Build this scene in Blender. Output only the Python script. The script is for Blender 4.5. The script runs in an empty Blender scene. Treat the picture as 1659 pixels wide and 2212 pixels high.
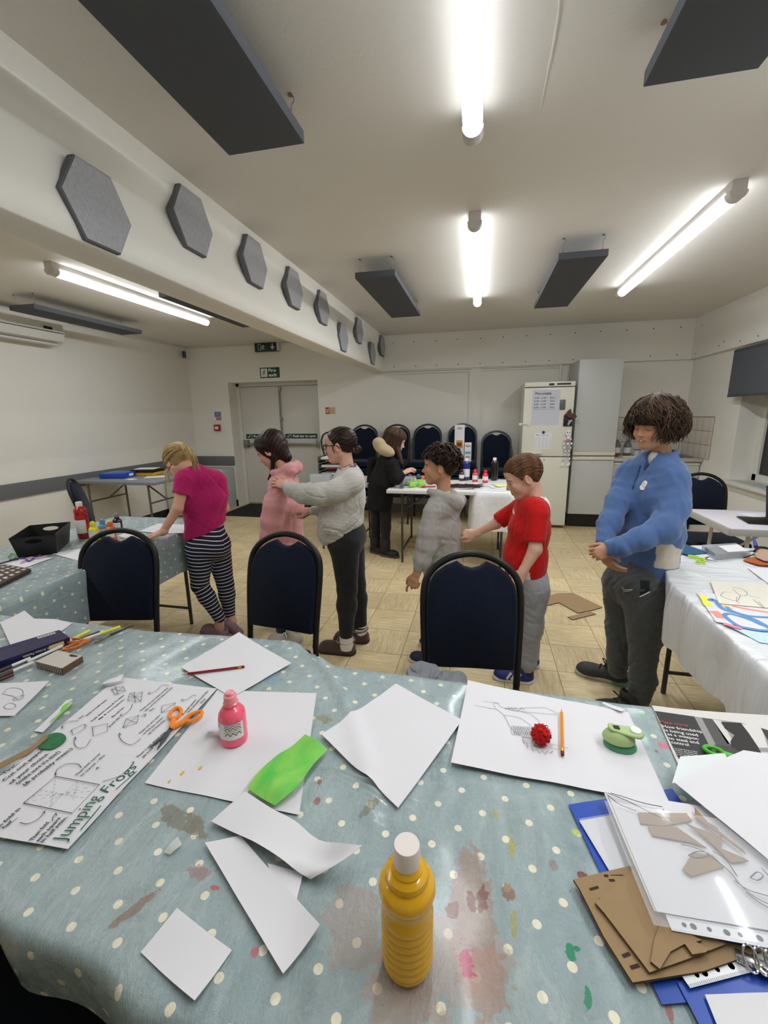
import bpy, bmesh, math, random
import numpy as np
from mathutils import Vector, Matrix
PI = math.pi
rnd = random.Random(7)
COL = bpy.context.scene.collection
SC = bpy.context.scene
# ---------------------------------------------------------------- camera geometry (pixels of the 1659x2212 frame)
CAM_H = 1.43
FPX = 930.0
def _axes(yaw, pitch, roll):
    f = np.array([math.sin(yaw)*math.cos(pitch), math.cos(yaw)*math.cos(pitch), math.sin(pitch)])
    r0 = np.array([math.cos(yaw), -math.sin(yaw), 0.0]); u0 = np.cross(r0, f)
    return r0*math.cos(roll)+u0*math.sin(roll), -r0*math.sin(roll)+u0*math.cos(roll), f
CR, CU, CF = _axes(-0.220287, -0.220461, -0.015961)
def at(px, py, x=None, y=None, z=None):
    d = CF + CR*(px-829.5)/FPX - CU*(py-1106)/FPX
    c = np.array([0, 0, CAM_H])
    if x is not None: t = (x-c[0])/d[0]
    elif y is not None: t = (y-c[1])/d[1]
    else: t = (z-c[2])/d[2]
    p = c+d*t
    return Vector((float(p[0]), float(p[1]), float(p[2])))
def V(*a): return Vector(a)
# ---------------------------------------------------------------- object helpers
def put(o, parent=None, label=None, cat=None, group=None, kind=None):
    COL.objects.link(o)
    if parent is not None: o.parent = parent
    return tag(o, label, cat, group, kind)
def tag(o, label=None, cat=None, group=None, kind=None):
    if label: o['label'] = label
    if cat: o['category'] = cat
    if group: o['group'] = group
    if kind: o['kind'] = kind
    return o
def thing(name, label, cat, loc=(0, 0, 0), rz=0, group=None):
    o = bpy.data.objects.new(name, None)
    o.empty_display_size = .05
    o.location = loc; o.rotation_euler = (0, 0, rz)
    return put(o, None, label, cat, group)
def copy_tree(o, parent=None):
    c = o.copy(); COL.objects.link(c)
    if parent is not None: c.parent = parent
    for ch in list(o.children): copy_tree(ch, c)
    return c
class MB:
    """collects shapes; build() links them as one mesh object"""
    def __init__(s): s.bm = bmesh.new()
    def add(s, verts, faces, smooth=False, mi=0):
        vs = [s.bm.verts.new(v) for v in verts]
        out = []
        for f in faces:
            try:
                fc = s.bm.faces.new([vs[i] for i in f]); fc.smooth = smooth; fc.material_index = mi; out.append(fc)
            except ValueError: pass
        return vs, out
    def box(s, c, d, rz=0, bev=0, mi=0, M=None):
        b = bmesh.new(); bmesh.ops.create_cube(b, size=1)
        for v in b.verts: v.co = Vector((v.co.x*d[0], v.co.y*d[1], v.co.z*d[2]))
        if bev > 0: bmesh.ops.bevel(b, geom=b.edges[:], offset=bev, segments=2, profile=.6, affect='EDGES')
        T = Matrix.Translation(c) @ (M.to_4x4() if M is not None else Matrix.Rotation(rz, 4, 'Z'))
        b.verts.index_update()
        vs = [T @ v.co for v in b.verts]; fs = [[v.index for v in f.verts] for f in b.faces]
        b.free(); s.add(vs, fs, bev > 0, mi); return s
    def bb(s, x0, x1, y0, y1, z0, z1, bev=0, mi=0):
        return s.box(((x0+x1)/2, (y0+y1)/2, (z0+z1)/2), (abs(x1-x0), abs(y1-y0), abs(z1-z0)), 0, bev, mi)
    def tube(s, pts, r, n=8, mi=0, cap=True, flat=None, closed=False):
        pts = [Vector(p) for p in pts]; m = len(pts)
        rs = r if isinstance(r, (list, tuple)) else [r]*m
        rings = []; up = None
        for i, p in enumerate(pts):
            if closed: t = pts[(i+1) % m]-pts[i-1]
            else: t = pts[min(i+1, m-1)]-pts[max(i-1, 0)]
            t.normalize()
            if up is None:
                up = Vector((0, 0, 1)) if abs(t.z) < .9 else Vector((1, 0, 0))
            a = up - t*up.dot(t)
            if a.length < 1e-5: a = t.orthogonal()
            a.normalize(); b = t.cross(a); up = a
            fx, fy = flat if flat else (1, 1)
            rings.append([p + a*(math.cos(2*PI*k/n)*rs[i]*fx) + b*(math.sin(2*PI*k/n)*rs[i]*fy) for k in range(n)])
        vs = [v for rg in rings for v in rg]; fs = []
        for i in range(m if closed else m-1):
            j = (i+1) % m
            for k in range(n):
                k2 = (k+1) % n; fs.append((i*n+k, i*n+k2, j*n+k2, j*n+k))
        if cap and not closed:
            fs.append(tuple(range(n-1, -1, -1))); fs.append(tuple((m-1)*n+k for k in range(n)))
        s.add(vs, fs, True, mi); return s
    def lathe(s, prof, c=(0, 0, 0), n=32, mi=0, M=None):
        vs = []; fs = []; c = Vector(c)
        for r, z in prof:
            for k in range(n):
                v = Vector((r*math.cos(2*PI*k/n), r*math.sin(2*PI*k/n), z))
                if M is not None: v = M @ v
                vs.append(c+v)
        for i in range(len(prof)-1):
            for k in range(n):
                k2 = (k+1) % n; fs.append((i*n+k, i*n+k2, (i+1)*n+k2, (i+1)*n+k))
        if prof[0][0] > 1e-6: fs.append(tuple(range(n-1, -1, -1)))
        if prof[-1][0] > 1e-6: fs.append(tuple((len(prof)-1)*n+k for k in range(n)))
        s.add(vs, fs, True, mi); return s
    def prism(s, poly, vec, mi=0, smooth=False):
        poly = [Vector(p) for p in poly]; vec = Vector(vec); n = len(poly)
        vs = poly+[p+vec for p in poly]
        fs = [tuple(range(n-1, -1, -1)), tuple(range(n, 2*n))]+[(i, (i+1) % n, n+(i+1) % n, n+i) for i in range(n)]
        s.add(vs, fs, smooth, mi); return s
    def sphere(s, c, r, seg=16, mi=0, sc=(1, 1, 1), M=None):
        prof = [(max(1e-5, r*math.sin(PI*i/seg)), -r*math.cos(PI*i/seg)) for i in range(seg+1)]
        S = Matrix.Diagonal(sc)
        s.lathe(prof, c, seg*2, mi, (M @ S) if M is not None else S); return s
    def build(s, name, mat, parent=None, label=None, cat=None, group=None, kind=None, org=None, autosmooth=35):
        me = bpy.data.meshes.new(name)
        bmesh.ops.remove_doubles(s.bm, verts=s.bm.verts[:], dist=1e-6)
        bmesh.ops.recalc_face_normals(s.bm, faces=s.bm.faces[:])
        if org is not None: bmesh.ops.translate(s.bm, verts=s.bm.verts[:], vec=-Vector(org))
        s.bm.to_mesh(me); s.bm.free()
        for m in (mat if isinstance(mat, (list, tuple)) else [mat]): me.materials.append(m)
        if autosmooth:
            try: me.set_sharp_from_angle(angle=math.radians(autosmooth))
            except Exception: pass
        o = bpy.data.objects.new(name, me)
        if org is not None: o.location = org
        return put(o, parent, label, cat, group, kind)
# ---------------------------------------------------------------- materials
MATS = {}
def new_mat(name):
    m = bpy.data.materials.new(name); m.use_nodes = True
    return m, m.node_tree, m.node_tree.nodes['Principled BSDF']
def lin(c):
    return tuple(((v/12.92) if v <= .04045 else ((v+.055)/1.055)**2.4) for v in c)
def rgb(r, g, b): return lin((r/255, g/255, b/255))
def nd(nt, t, **k):
    n = nt.nodes.new(t)
    for a, b in k.items():
        if a[0] == '_': n.inputs[int(a[1:])].default_value = b
        else: setattr(n, a, b)
    return n
def mat(name, col, rough=.6, metal=0, noise=0, nscale=20, bump=0, bscale=60, coat=0, spec=.5, trans=0, alpha=1, emis=None, estr=0, sheen=0, sub=0, ior=1.45, stretch=None):
    if name in MATS: return MATS[name]
    m, nt, b = new_mat(name)
    L = nt.links.new
    b.inputs['Base Color'].default_value = (*col, 1)
    b.inputs['Roughness'].default_value = rough; b.inputs['Metallic'].default_value = metal
    b.inputs['Coat Weight'].default_value = coat; b.inputs['Specular IOR Level'].default_value = spec
    b.inputs['Transmission Weight'].default_value = trans; b.inputs['Alpha'].default_value = alpha
    b.inputs['Sheen Weight'].default_value = sheen; b.inputs['IOR'].default_value = ior
    if sub: b.inputs['Subsurface Weight'].default_value = sub; b.inputs['Subsurface Scale'].default_value = .01
    if emis: b.inputs['Emission Color'].default_value = (*emis, 1); b.inputs['Emission Strength'].default_value = estr
    if noise or bump:
        tc = nd(nt, 'ShaderNodeTexCoord')
        mp = nd(nt, 'ShaderNodeMapping'); L(tc.outputs['Object'], mp.inputs[0])
        if stretch: mp.inputs['Scale'].default_value = stretch
        if noise:
            n = nd(nt, 'ShaderNodeTexNoise'); n.inputs['Scale'].default_value = nscale; n.inputs['Detail'].default_value = 5
            L(mp.outputs[0], n.inputs['Vector'])
            mx = nd(nt, 'ShaderNodeMix', data_type='RGBA')
            mx.inputs[6].default_value = (*[c*(1-noise) for c in col], 1)
            mx.inputs[7].default_value = (*[min(1, c*(1+noise)) for c in col], 1)
            L(n.outputs[0], mx.inputs[0]); L(mx.outputs[2], b.inputs['Base Color'])
        if bump:
            n2 = nd(nt, 'ShaderNodeTexNoise'); n2.inputs['Scale'].default_value = bscale; n2.inputs['Detail'].default_value = 4
            L(mp.outputs[0], n2.inputs['Vector'])
            bp = nd(nt, 'ShaderNodeBump'); bp.inputs['Strength'].default_value = bump; bp.inputs['Distance'].default_value = .01
            L(n2.outputs[0], bp.inputs['Height']); L(bp.outputs[0], b.inputs['Normal'])
    MATS[name] = m
    return m
def attr_mat(name, rough=.6, sheen=0, sub=0, bump=0, bscale=300, spec=.5, mott=.06):
    """material whose colour comes from the mesh's own colour attribute 'Col'"""
    if name in MATS: return MATS[name]
    m, nt, b = new_mat(name); L = nt.links.new
    a = nd(nt, 'ShaderNodeAttribute', attribute_name='Col')
    tc = nd(nt, 'ShaderNodeTexCoord')
    n = nd(nt, 'ShaderNodeTexNoise'); n.inputs['Scale'].default_value = bscale*.3; n.inputs['Detail'].default_value = 4
    L(tc.outputs['Object'], n.inputs['Vector'])
    mr = nd(nt, 'ShaderNodeMapRange'); mr.inputs[3].default_value = 1-mott; mr.inputs[4].default_value = 1+mott
    L(n.outputs[0], mr.inputs[0])
    mx = nd(nt, 'ShaderNodeVectorMath', operation='SCALE')
    L(a.outputs['Color'], mx.inputs[0]); L(mr.outputs[0], mx.inputs['Scale'])
    L(mx.outputs[0], b.inputs['Base Color'])
    b.inputs['Roughness'].default_value = rough; b.inputs['Sheen Weight'].default_value = sheen
    b.inputs['Specular IOR Level'].default_value = spec
    if sub:
        b.inputs['Subsurface Weight'].default_value = sub; b.inputs['Subsurface Scale'].default_value = .008
        b.inputs['Subsurface Radius'].default_value = (1, .35, .2)
    if bump:
        n2 = nd(nt, 'ShaderNodeTexNoise'); n2.inputs['Scale'].default_value = bscale; n2.inputs['Detail'].default_value = 3
        L(tc.outputs['Object'], n2.inputs['Vector'])
        bp = nd(nt, 'ShaderNodeBump'); bp.inputs['Strength'].default_value = bump; bp.inputs['Distance'].default_value = .003
        L(n2.outputs[0], bp.inputs['Height']); L(bp.outputs[0], b.inputs['Normal'])
    MATS[name] = m
    return m
# ---------------------------------------------------------------- writing
def text_mesh(body, size=1.0, bold=0.0, shear=0.0, extr=0.0, space=1.0):
    cu = bpy.data.curves.new('txt', 'FONT'); cu.body = body; cu.size = size
    cu.offset = bold; cu.shear = shear; cu.extrude = extr; cu.resolution_u = 3; cu.space_character = space
    o = bpy.data.objects.new('txt', cu); COL.objects.link(o)
    dg = bpy.context.evaluated_depsgraph_get(); dg.update()
    me = bpy.data.meshes.new_from_object(o.evaluated_get(dg))
    COL.objects.unlink(o); bpy.data.objects.remove(o)
    vs = [v.co.copy() for v in me.vertices]; fs = [tuple(p.vertices) for p in me.polygons]
    bpy.data.meshes.remove(me); bpy.data.curves.remove(cu)
    return vs, fs
def write_line(mb, body, p0, p1, up, h, lift=Vector((0, 0, .0004)), bold=.01, shear=0., mi=0, wob=0.):
    """sets a line of text from p0 to p1 (3D), letter height h along 'up'"""
    vs, fs = text_mesh(body, 1.0, bold, shear)
    if not vs: return
    x0 = min(v.x for v in vs); x1 = max(v.x for v in vs)
    p0 = Vector(p0); ax = (Vector(p1)-p0)
    up = Vector(up).normalized()*h/.7
    out = []
    for v in vs:
        t = (v.x-x0)/(x1-x0)
        out.append(p0 + ax*t + up*(v.y+wob*math.sin(t*9+len(body))) + lift)
    mb.add(out, fs, False, mi)
def stroke(mb, pts, w, nrm=Vector((0, 0, 1)), lift=.0004, mi=0, closed=False):
    """a drawn line: flat ribbon of width w along pts"""
    pts = [Vector(p) for p in pts]
    if closed: pts = pts+[pts[0]]
    L_, R_ = [], []
    for i, p in enumerate(pts):
        t = pts[min(i+1, len(pts)-1)]-pts[max(i-1, 0)]
        s_ = t.cross(nrm)
        if s_.length < 1e-9: s_ = Vector((1, 0, 0))
        s_.normalize(); L_.append(p+s_*w/2+nrm*lift); R_.append(p-s_*w/2+nrm*lift)
    n = len(pts)
    mb.add(L_+R_, [(i, i+1, n+i+1, n+i) for i in range(n-1)], False, mi)
# ---------------------------------------------------------------- implicit surfaces (bodies, clothes, hair)
def A3(v): return np.array([v[0], v[1], v[2]], dtype=np.float32)
class Sdf:
    def __init__(s): s.p = []; s.post = []
    def _add(s, op, k, fn, c, r): s.p.append((op, k, fn, A3(c), float(r))); return s
    def cone(s, a, b, ra, rb, k=.02, op='u', side=None, wf=1.0):
        a = A3(a); b = A3(b); ab = b-a; L2 = float(ab@ab)+1e-9
        if side is not None:
            sd = A3(side); sd = sd/np.linalg.norm(sd)
        def fn(P):
            o = P-a; t = np.clip(o@ab/L2, 0, 1); o = o-t[:, None]*ab
            if side is not None:
                q = o@sd; o = o+((1/wf-1)*q)[:, None]*sd
            return np.sqrt((o*o).sum(1)) - (ra+(rb-ra)*t)
        return s._add(op, k, fn, (a+b)/2, math.sqrt(L2)/2+max(ra, rb)*max(1, wf))
    def ell(s, c, r, k=.02, op='u', M=None):
        c = A3(c); rr = A3(r); R_ = np.array(M, dtype=np.float32) if M is not None else None
        def fn(P):
            q = P-c
            if R_ is not None: q = q@R_
            u = q/rr; k0 = np.sqrt((u*u).sum(1))+1e-9; w = u/rr; k1 = np.sqrt((w*w).sum(1))+1e-9
            return k0*(k0-1)/k1
        return s._add(op, k, fn, c, float(max(r)))
    def plane(s, c, n, op='i', k=.004):
        c = A3(c); n = A3(n); n = n/np.linalg.norm(n)
        return s._add(op, k, lambda P: (P-c)@n, c, 1e9)
    def field(s, fn, c, r, k=.01, op='u'): return s._add(op, k, fn, c, r)
    def sub(s, T, k=.02, op='u'):
        lo, hi = T.bounds(); c = (lo+hi)/2
        return s._add(op, k, lambda P: T.ev(P, False), c, float(np.linalg.norm(hi-lo)/2))
    def ev(s, P, cull=True):
        d = np.full(len(P), 1.0, dtype=np.float32)
        if cull: lo = P.min(0); hi = P.max(0)
        for op, k, fn, c, r in s.p:
            if cull and r < 1e8:
                q = np.clip(c, lo, hi)-c
                if math.sqrt(float(q@q)) > r+k*1.5+.03: continue
            e = fn(P).astype(np.float32)
            if op == 'u':
                h = np.clip(.5+.5*(e-d)/k, 0, 1); d = e+(d-e)*h-k*h*(1-h)
            elif op == 's':
                e = -e; h = np.clip(.5-.5*(e-d)/k, 0, 1); d = e+(d-e)*h+k*h*(1-h)
            else:
                h = np.clip(.5-.5*(e-d)/k, 0, 1); d = e+(d-e)*h+k*h*(1-h)
        for f in s.post: d = f(P, d)
        return d
    def bounds(s):
        lo = np.array([1e9]*3); hi = -lo
        for op, k, fn, c, r in s.p:
            if op == 'u': lo = np.minimum(lo, c-r-.02); hi = np.maximum(hi, c+r+.02)
        return lo, hi
    def mesh(s, h, B=8, marg=1.0):
        lo, hi = s.bounds()
        nb = np.ceil((hi-lo)/(B*h)).astype(int)+1
        g = np.stack(np.meshgrid(*[np.arange(n) for n in nb], indexing='ij'), -1).reshape(-1, 3)
        cen = (lo+(g+.5)*B*h).astype(np.float32)
        d = np.concatenate([s.ev(cen[i:i+4096], False) for i in range(0, len(cen), 4096)])
        g = g[np.abs(d) < B*h*(.87+.55*marg)]
        N = 4096
        off = np.stack(np.meshgrid(*[np.arange(B+1)]*3, indexing='ij'), -1).reshape(-1, 3)
        keys = []; pos = []; quads = []
        CO = np.array([(a, b, c) for a in (0, 1) for b in (0, 1) for c in (0, 1)])
        ED = [(i, j) for i in range(8) for j in range(i+1, 8) if np.abs(CO[i]-CO[j]).sum() == 1]
        for i0 in range(0, len(g), 64):
            gb = g[i0:i0+64]
            idx = gb[:, None, :]*B+off[None]
            P = (lo+idx.reshape(-1, 3)*h).astype(np.float32)
            v = s.ev(P).reshape(len(gb), B+1, B+1, B+1)
            neg = v < 0
            cs = np.stack([neg[:, a:B+a, b:B+b, c:B+c] for a, b, c in CO], -1)
            cr = cs.any(-1) & ~cs.all(-1)
            bi, ci, cj, ck = np.nonzero(cr)
            if len(bi) == 0: continue
            gi = gb[bi]*B+np.stack([ci, cj, ck], 1)
            cv = np.stack([v[bi, ci+a, cj+b, ck+c] for a, b, c in CO], 1)
            acc = np.zeros((len(bi), 3)); cnt = np.zeros(len(bi))
            for a, b in ED:
                x, y = cv[:, a], cv[:, b]; m = (x < 0) != (y < 0)
                t = np.where(m, x/np.where(np.abs(x-y) < 1e-12, 1, x-y), 0)
                acc += m[:, None]*(CO[a]+(CO[b]-CO[a])*t[:, None]); cnt += m
            keys.append(gi[:, 0]+gi[:, 1]*N+gi[:, 2]*N*N); pos.append(lo+(gi+acc/cnt[:, None])*h)
            for ax in range(3):
                o1 = np.zeros(3, int); o1[ax] = 1
                s0 = neg[:, :B, :B, :B]; s1 = neg[:, o1[0]:B+o1[0], o1[1]:B+o1[1], o1[2]:B+o1[2]]
                e = s0 != s1
                bi, ci, cj, ck = np.nonzero(e)
                if len(bi) == 0: continue
                gi = gb[bi]*B+np.stack([ci, cj, ck], 1); key = gi[:, 0]+gi[:, 1]*N+gi[:, 2]*N*N
                st = [1, N, N*N]; b1, b2 = st[(ax+1) % 3], st[(ax+2) % 3]
                q = np.stack([key, key-b1, key-b1-b2, key-b2], 1)
                fl = ~s0[bi, ci, cj, ck]
                q[fl] = q[fl][:, ::-1]
                quads.append(q)
        keys = np.concatenate(keys); pos = np.concatenate(pos); quads = np.concatenate(quads)
        o = np.argsort(keys); keys = keys[o]; pos = pos[o]
        ix = np.searchsorted(keys, quads); ix = np.clip(ix, 0, len(keys)-1)
        ok = (keys[ix] == quads).all(1)
        return pos, ix[ok]
def np_mesh(name, parts, mats, parent=None, colors=None, smooth=True, attrs=None, **tg):
    """one mesh object out of (verts, quads[, material index]) pieces"""
    vs = []; fs = []; mi = []; n = 0
    for p in parts:
        v, f = p[0], p[1]
        vs.append(v); fs.append(np.asarray(f)+n); mi += [p[2] if len(p) > 2 else 0]*len(f); n += len(v)
    vs = np.concatenate(vs); fs = np.concatenate(fs)
    me = bpy.data.meshes.new(name)
    me.vertices.add(len(vs)); me.vertices.foreach_set('co', vs.astype(np.float32).ravel())
    k = fs.shape[1]
    me.loops.add(fs.size); me.loops.foreach_set('vertex_index', fs.astype(np.int32).ravel())
    me.polygons.add(len(fs)); me.polygons.foreach_set('loop_start', (np.arange(len(fs))*k).astype(np.int32))
    me.polygons.foreach_set('loop_total', np.full(len(fs), k, np.int32))
    me.update(calc_edges=True); me.validate()
    me.polygons.foreach_set('use_smooth', np.full(len(me.polygons), smooth))
    if len(me.polygons) == len(mi): me.polygons.foreach_set('material_index', np.array(mi, np.int32))
    if colors is not None:
        a = me.color_attributes.new('Col', 'FLOAT_COLOR', 'POINT')
        c = np.ones((len(vs), 4), np.float32); c[:, :3] = colors; a.data.foreach_set('color', c.ravel())
    for nm, val in (attrs or {}).items():
        a = me.attributes.new(nm, 'FLOAT', 'POINT'); a.data.foreach_set('value', np.asarray(val, np.float32))
    for m in (mats if isinstance(mats, (list, tuple)) else [mats]): me.materials.append(m)
    o = bpy.data.objects.new(name, me)
    return put(o, parent, **tg)
def wav(P, freq, seed, n=5, ridge=False):
    """smooth pseudo noise in -1..1 out of warped sines"""
    g = np.random.RandomState(seed); s_ = 0
    W = P + .25/freq*np.sin(P[:, [1, 2, 0]]*freq*1.3+g.rand(3)*6).astype(np.float32)
    for i in range(n):
        d = g.randn(3); d /= np.linalg.norm(d)
        f = freq*(.7+.9*g.rand())
        w = np.sin(W@d.astype(np.float32)*f+g.rand()*6.28)
        s_ = s_ + ((1-2*np.abs(w)) if ridge else w)
    return (s_/n*1.3).astype(np.float32)
def rings(n): return [2*PI*i/n for i in range(n)]
# ================================================================ camera, world, render look
cam = bpy.data.cameras.new('camera'); co = bpy.data.objects.new('camera', cam); COL.objects.link(co)
cam.sensor_fit = 'VERTICAL'; cam.sensor_height = 36; cam.lens = FPX*36/2212; cam.clip_start = .02
Mc = Matrix(((CR[0], CU[0], -CF[0], 0), (CR[1], CU[1], -CF[1], 0), (CR[2], CU[2], -CF[2], CAM_H), (0, 0, 0, 1)))
co.matrix_world = Mc; SC.camera = co
w = bpy.data.worlds.new('world'); SC.world = w; w.use_nodes = True
w.node_tree.nodes['Background'].inputs[0].default_value = (.01, .012, .02, 1)
w.node_tree.nodes['Background'].inputs[1].default_value = .3
SC.view_settings.view_transform = 'Standard'; SC.view_settings.look = 'None'
SC.view_settings.gamma = 1; SC.view_settings.use_curve_mapping = False
SC.view_settings.exposure = 0.70
SC.cycles.use_denoising = True
SC.cycles.max_bounces = 8; SC.cycles.diffuse_bounces = 5; SC.cycles.transparent_max_bounces = 8
SC.cycles.sample_clamp_indirect = 6
# ================================================================ setting
XL, XR, YB, YF, ZC = -4.56, 2.55, 6.32, -1.6, 2.52
def wallmat(name, col, var=.03, bump=.12, bs=180):
    return mat(name, col, rough=.75, noise=var, nscale=3, bump=bump, bscale=bs, spec=.3)
WALL = wallmat('wall_paint', rgb(226, 224, 216))
CEIL = wallmat('ceiling_paint', rgb(224, 221, 215), .03, .08, 90)
BEAM = wallmat('beam_paint', rgb(234, 232, 224))
TRIM = mat('white_gloss', rgb(214, 211, 203), rough=.35)
GREYB = mat('dado_grey', rgb(104, 106, 108), rough=.5, noise=.05, nscale=8)
SKIRT = mat('skirting_black', rgb(22, 22, 24), rough=.4)
def floor_material():
    m, nt, b = new_mat('vinyl_tiles'); L = nt.links.new
    tc = nd(nt, 'ShaderNodeTexCoord'); T = .3
    mp = nd(nt, 'ShaderNodeMapping'); L(tc.outputs['Object'], mp.inputs[0])
    mp.inputs['Location'].default_value = (-(.47 % T)/T+20, -(2.34 % T)/T+20, 0); mp.inputs['Scale'].default_value = (1/T, 1/T, 1/T)
    fl = nd(nt, 'ShaderNodeVectorMath', operation='FLOOR'); L(mp.outputs[0], fl.inputs[0])
    fr = nd(nt, 'ShaderNodeVectorMath', operation='FRACTION'); L(mp.outputs[0], fr.inputs[0])
    ck = nd(nt, 'ShaderNodeTexChecker'); ck.inputs['Scale'].default_value = 1
    half = nd(nt, 'ShaderNodeVectorMath', operation='ADD'); L(fl.outputs[0], half.inputs[0]); half.inputs[1].default_value = (.5, .5, .5)
    L(half.outputs[0], ck.inputs['Vector'])
    wn = nd(nt, 'ShaderNodeTexWhiteNoise'); L(fl.outputs[0], wn.inputs['Vector'])
    outs = []
    for sc in ((9, 1.0, 1), (1.0, 9, 1)):
        m2 = nd(nt, 'ShaderNodeMapping'); m2.inputs['Scale'].default_value = sc
        ad = nd(nt, 'ShaderNodeVectorMath', operation='ADD'); L(mp.outputs[0], ad.inputs[0]); L(wn.outputs['Color'], ad.inputs[1])
        L(ad.outputs[0], m2.inputs[0])
        n = nd(nt, 'ShaderNodeTexNoise'); n.inputs['Scale'].default_value = 2.4; n.inputs['Detail'].default_value = 6; n.inputs['Roughness'].default_value = .65
        n.inputs['Distortion'].default_value = .5
        L(m2.outputs[0], n.inputs['Vector']); outs.append(n.outputs[0])
    mx = nd(nt, 'ShaderNodeMix', data_type='FLOAT'); L(ck.outputs['Fac'], mx.inputs[0]); L(outs[0], mx.inputs[2]); L(outs[1], mx.inputs[3])
    cr = nd(nt, 'ShaderNodeValToRGB'); e = cr.color_ramp.elements
    e[0].position = .3; e[0].color = (*rgb(192, 168, 122), 1); e[1].position = .72; e[1].color = (*rgb(232, 215, 174), 1)
    L(mx.outputs[0], cr.inputs[0])
    sp = nd(nt, 'ShaderNodeSeparateXYZ'); L(fr.outputs[0], sp.inputs[0])
    def edge(o):
        a = nd(nt, 'ShaderNodeMath', operation='SUBTRACT'); L(o, a.inputs[0]); a.inputs[1].default_value = .5
        c = nd(nt, 'ShaderNodeMath', operation='ABSOLUTE'); L(a.outputs[0], c.inputs[0])
        g = nd(nt, 'ShaderNodeMath', operation='GREATER_THAN'); L(c.outputs[0], g.inputs[0]); g.inputs[1].default_value = .5-.0055
        return g.outputs[0]
    mm = nd(nt, 'ShaderNodeMath', operation='MAXIMUM'); L(edge(sp.outputs[0]), mm.inputs[0]); L(edge(sp.outputs[1]), mm.inputs[1])
    tv = nd(nt, 'ShaderNodeMapRange'); L(wn.outputs['Value'], tv.inputs[0]); tv.inputs[3].default_value = .9; tv.inputs[4].default_value = 1.06
    sv = nd(nt, 'ShaderNodeVectorMath', operation='SCALE'); L(cr.outputs[0], sv.inputs[0]); L(tv.outputs[0], sv.inputs['Scale'])
    m3 = nd(nt, 'ShaderNodeMix', data_type='RGBA'); L(mm.outputs[0], m3.inputs[0]); L(sv.outputs[0], m3.inputs[6])
    m3.inputs[7].default_value = (*rgb(112, 92, 62), 1)
    # scuffs
    n3 = nd(nt, 'ShaderNodeTexNoise'); n3.inputs['Scale'].default_value = 2.3; n3.inputs['Detail'].default_value = 8; L(tc.outputs['Object'], n3.inputs['Vector'])
    r3 = nd(nt, 'ShaderNodeMapRange'); L(n3.outputs[0], r3.inputs[0]); r3.inputs[1].default_value = .3; r3.inputs[2].default_value = .7; r3.inputs[3].default_value = .88; r3.inputs[4].default_value = 1.06
    s3 = nd(nt, 'ShaderNodeVectorMath', operation='SCALE'); L(m3.outputs[2], s3.inputs[0]); L(r3.outputs[0], s3.inputs['Scale'])
    L(s3.outputs[0], b.inputs['Base Color'])
    b.inputs['Roughness'].default_value = .42; b.inputs['Specular IOR Level'].default_value = .4
    return m
MB().bb(XL-.3, XR+.3, YF-.2, 6.9, -.12, 0).build('floor', floor_material(), kind='structure')
mb = MB(); mb.bb(XL-.3, XR+.3, YF-.2, 6.9, ZC, ZC+.1)
cr_ = [at(1212, -60, z=ZC-.0005), at(1206, 30, z=ZC-.0005), at(1196, 90, z=ZC-.0005), at(1184, 150, z=ZC-.0005), at(1172, 210, z=ZC-.0005), at(1165, 250, z=ZC-.0005)]
mb.tube(cr_, [.003, .003, .003, .0025, .002, .001], 6, 1)
mb.build('ceiling', [CEIL, TRIM], kind='structure')
MB().bb(XL-.15, XL, YF, 6.9, 0, ZC).build('wall_left', WALL, kind='structure')
MB().bb(XL, XR, YF-.15, YF, 0, ZC).build('wall_front_bounce', WALL, kind='structure')  # unseen wall behind the camera, added to bounce light
# back wall with the door opening; boarded band above the picture rail with screw holes
DX0, DX1, DZ = -3.885, -2.40, 1.965
mb = MB()
mb.bb(XL, DX0, YB, YB+.3, 0, ZC); mb.bb(DX1, XR+.3, YB, YB+.3, 0, ZC); mb.bb(DX0, DX1, YB, YB+.3, DZ, ZC)
mb.bb(DX0, DX1, YB+.3, YB+.36, 0, ZC)
mb.build('wall_back', WALL, kind='structure')
mb = MB(); mb.bb(-1.37, XR, YB-.05, YB, 2.05, ZC)
hx = [at(q[0], q[1], y=YB-.05) for q in [(850, 741), (894, 738), (941, 736), (988, 733), (1038, 731), (1087, 728), (1138, 725), (1189, 722), (1243, 719), (1297, 716), (1354, 713), (1412, 710), (1471, 707),
     (852, 792), (898, 791), (943, 789), (990, 787), (1037, 785), (1086, 783), (1135, 781), (1186, 779), (1238, 777), (1405, 769), (1463, 767)]]
for p in hx: mb.lathe([(.001, .0), (.007, .0), (.007, .002), (.001, .002)], (p.x, YB-.0505, p.z), 10, 1, Matrix.Rotation(PI/2, 3, 'X'))
mb.build('trim_1', [WALL, SKIRT], kind='structure')
# boarded panels and battens under the band
mb = MB()
mb.bb(-1.37, 1.02, YB-.025, YB, 2.035, 2.05); mb.bb(-.155, -.03, YB-.018, YB, 0, 2.035)
mb.bb(-.175, -.155, YB-.028, YB, 0, 2.03); mb.bb(-.03, -.012, YB-.028, YB, 0, 2.03); mb.bb(.99, 1.01, YB-.028, YB, 0, 2.035); mb.bb(-1.37, -.175, YB-.028, YB, 2.0, 2.02)
mb.bb(-.012, .99, YB-.022, YB, 2.005, 2.02)
mb.build('trim_2', WALL, kind='structure')
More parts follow.
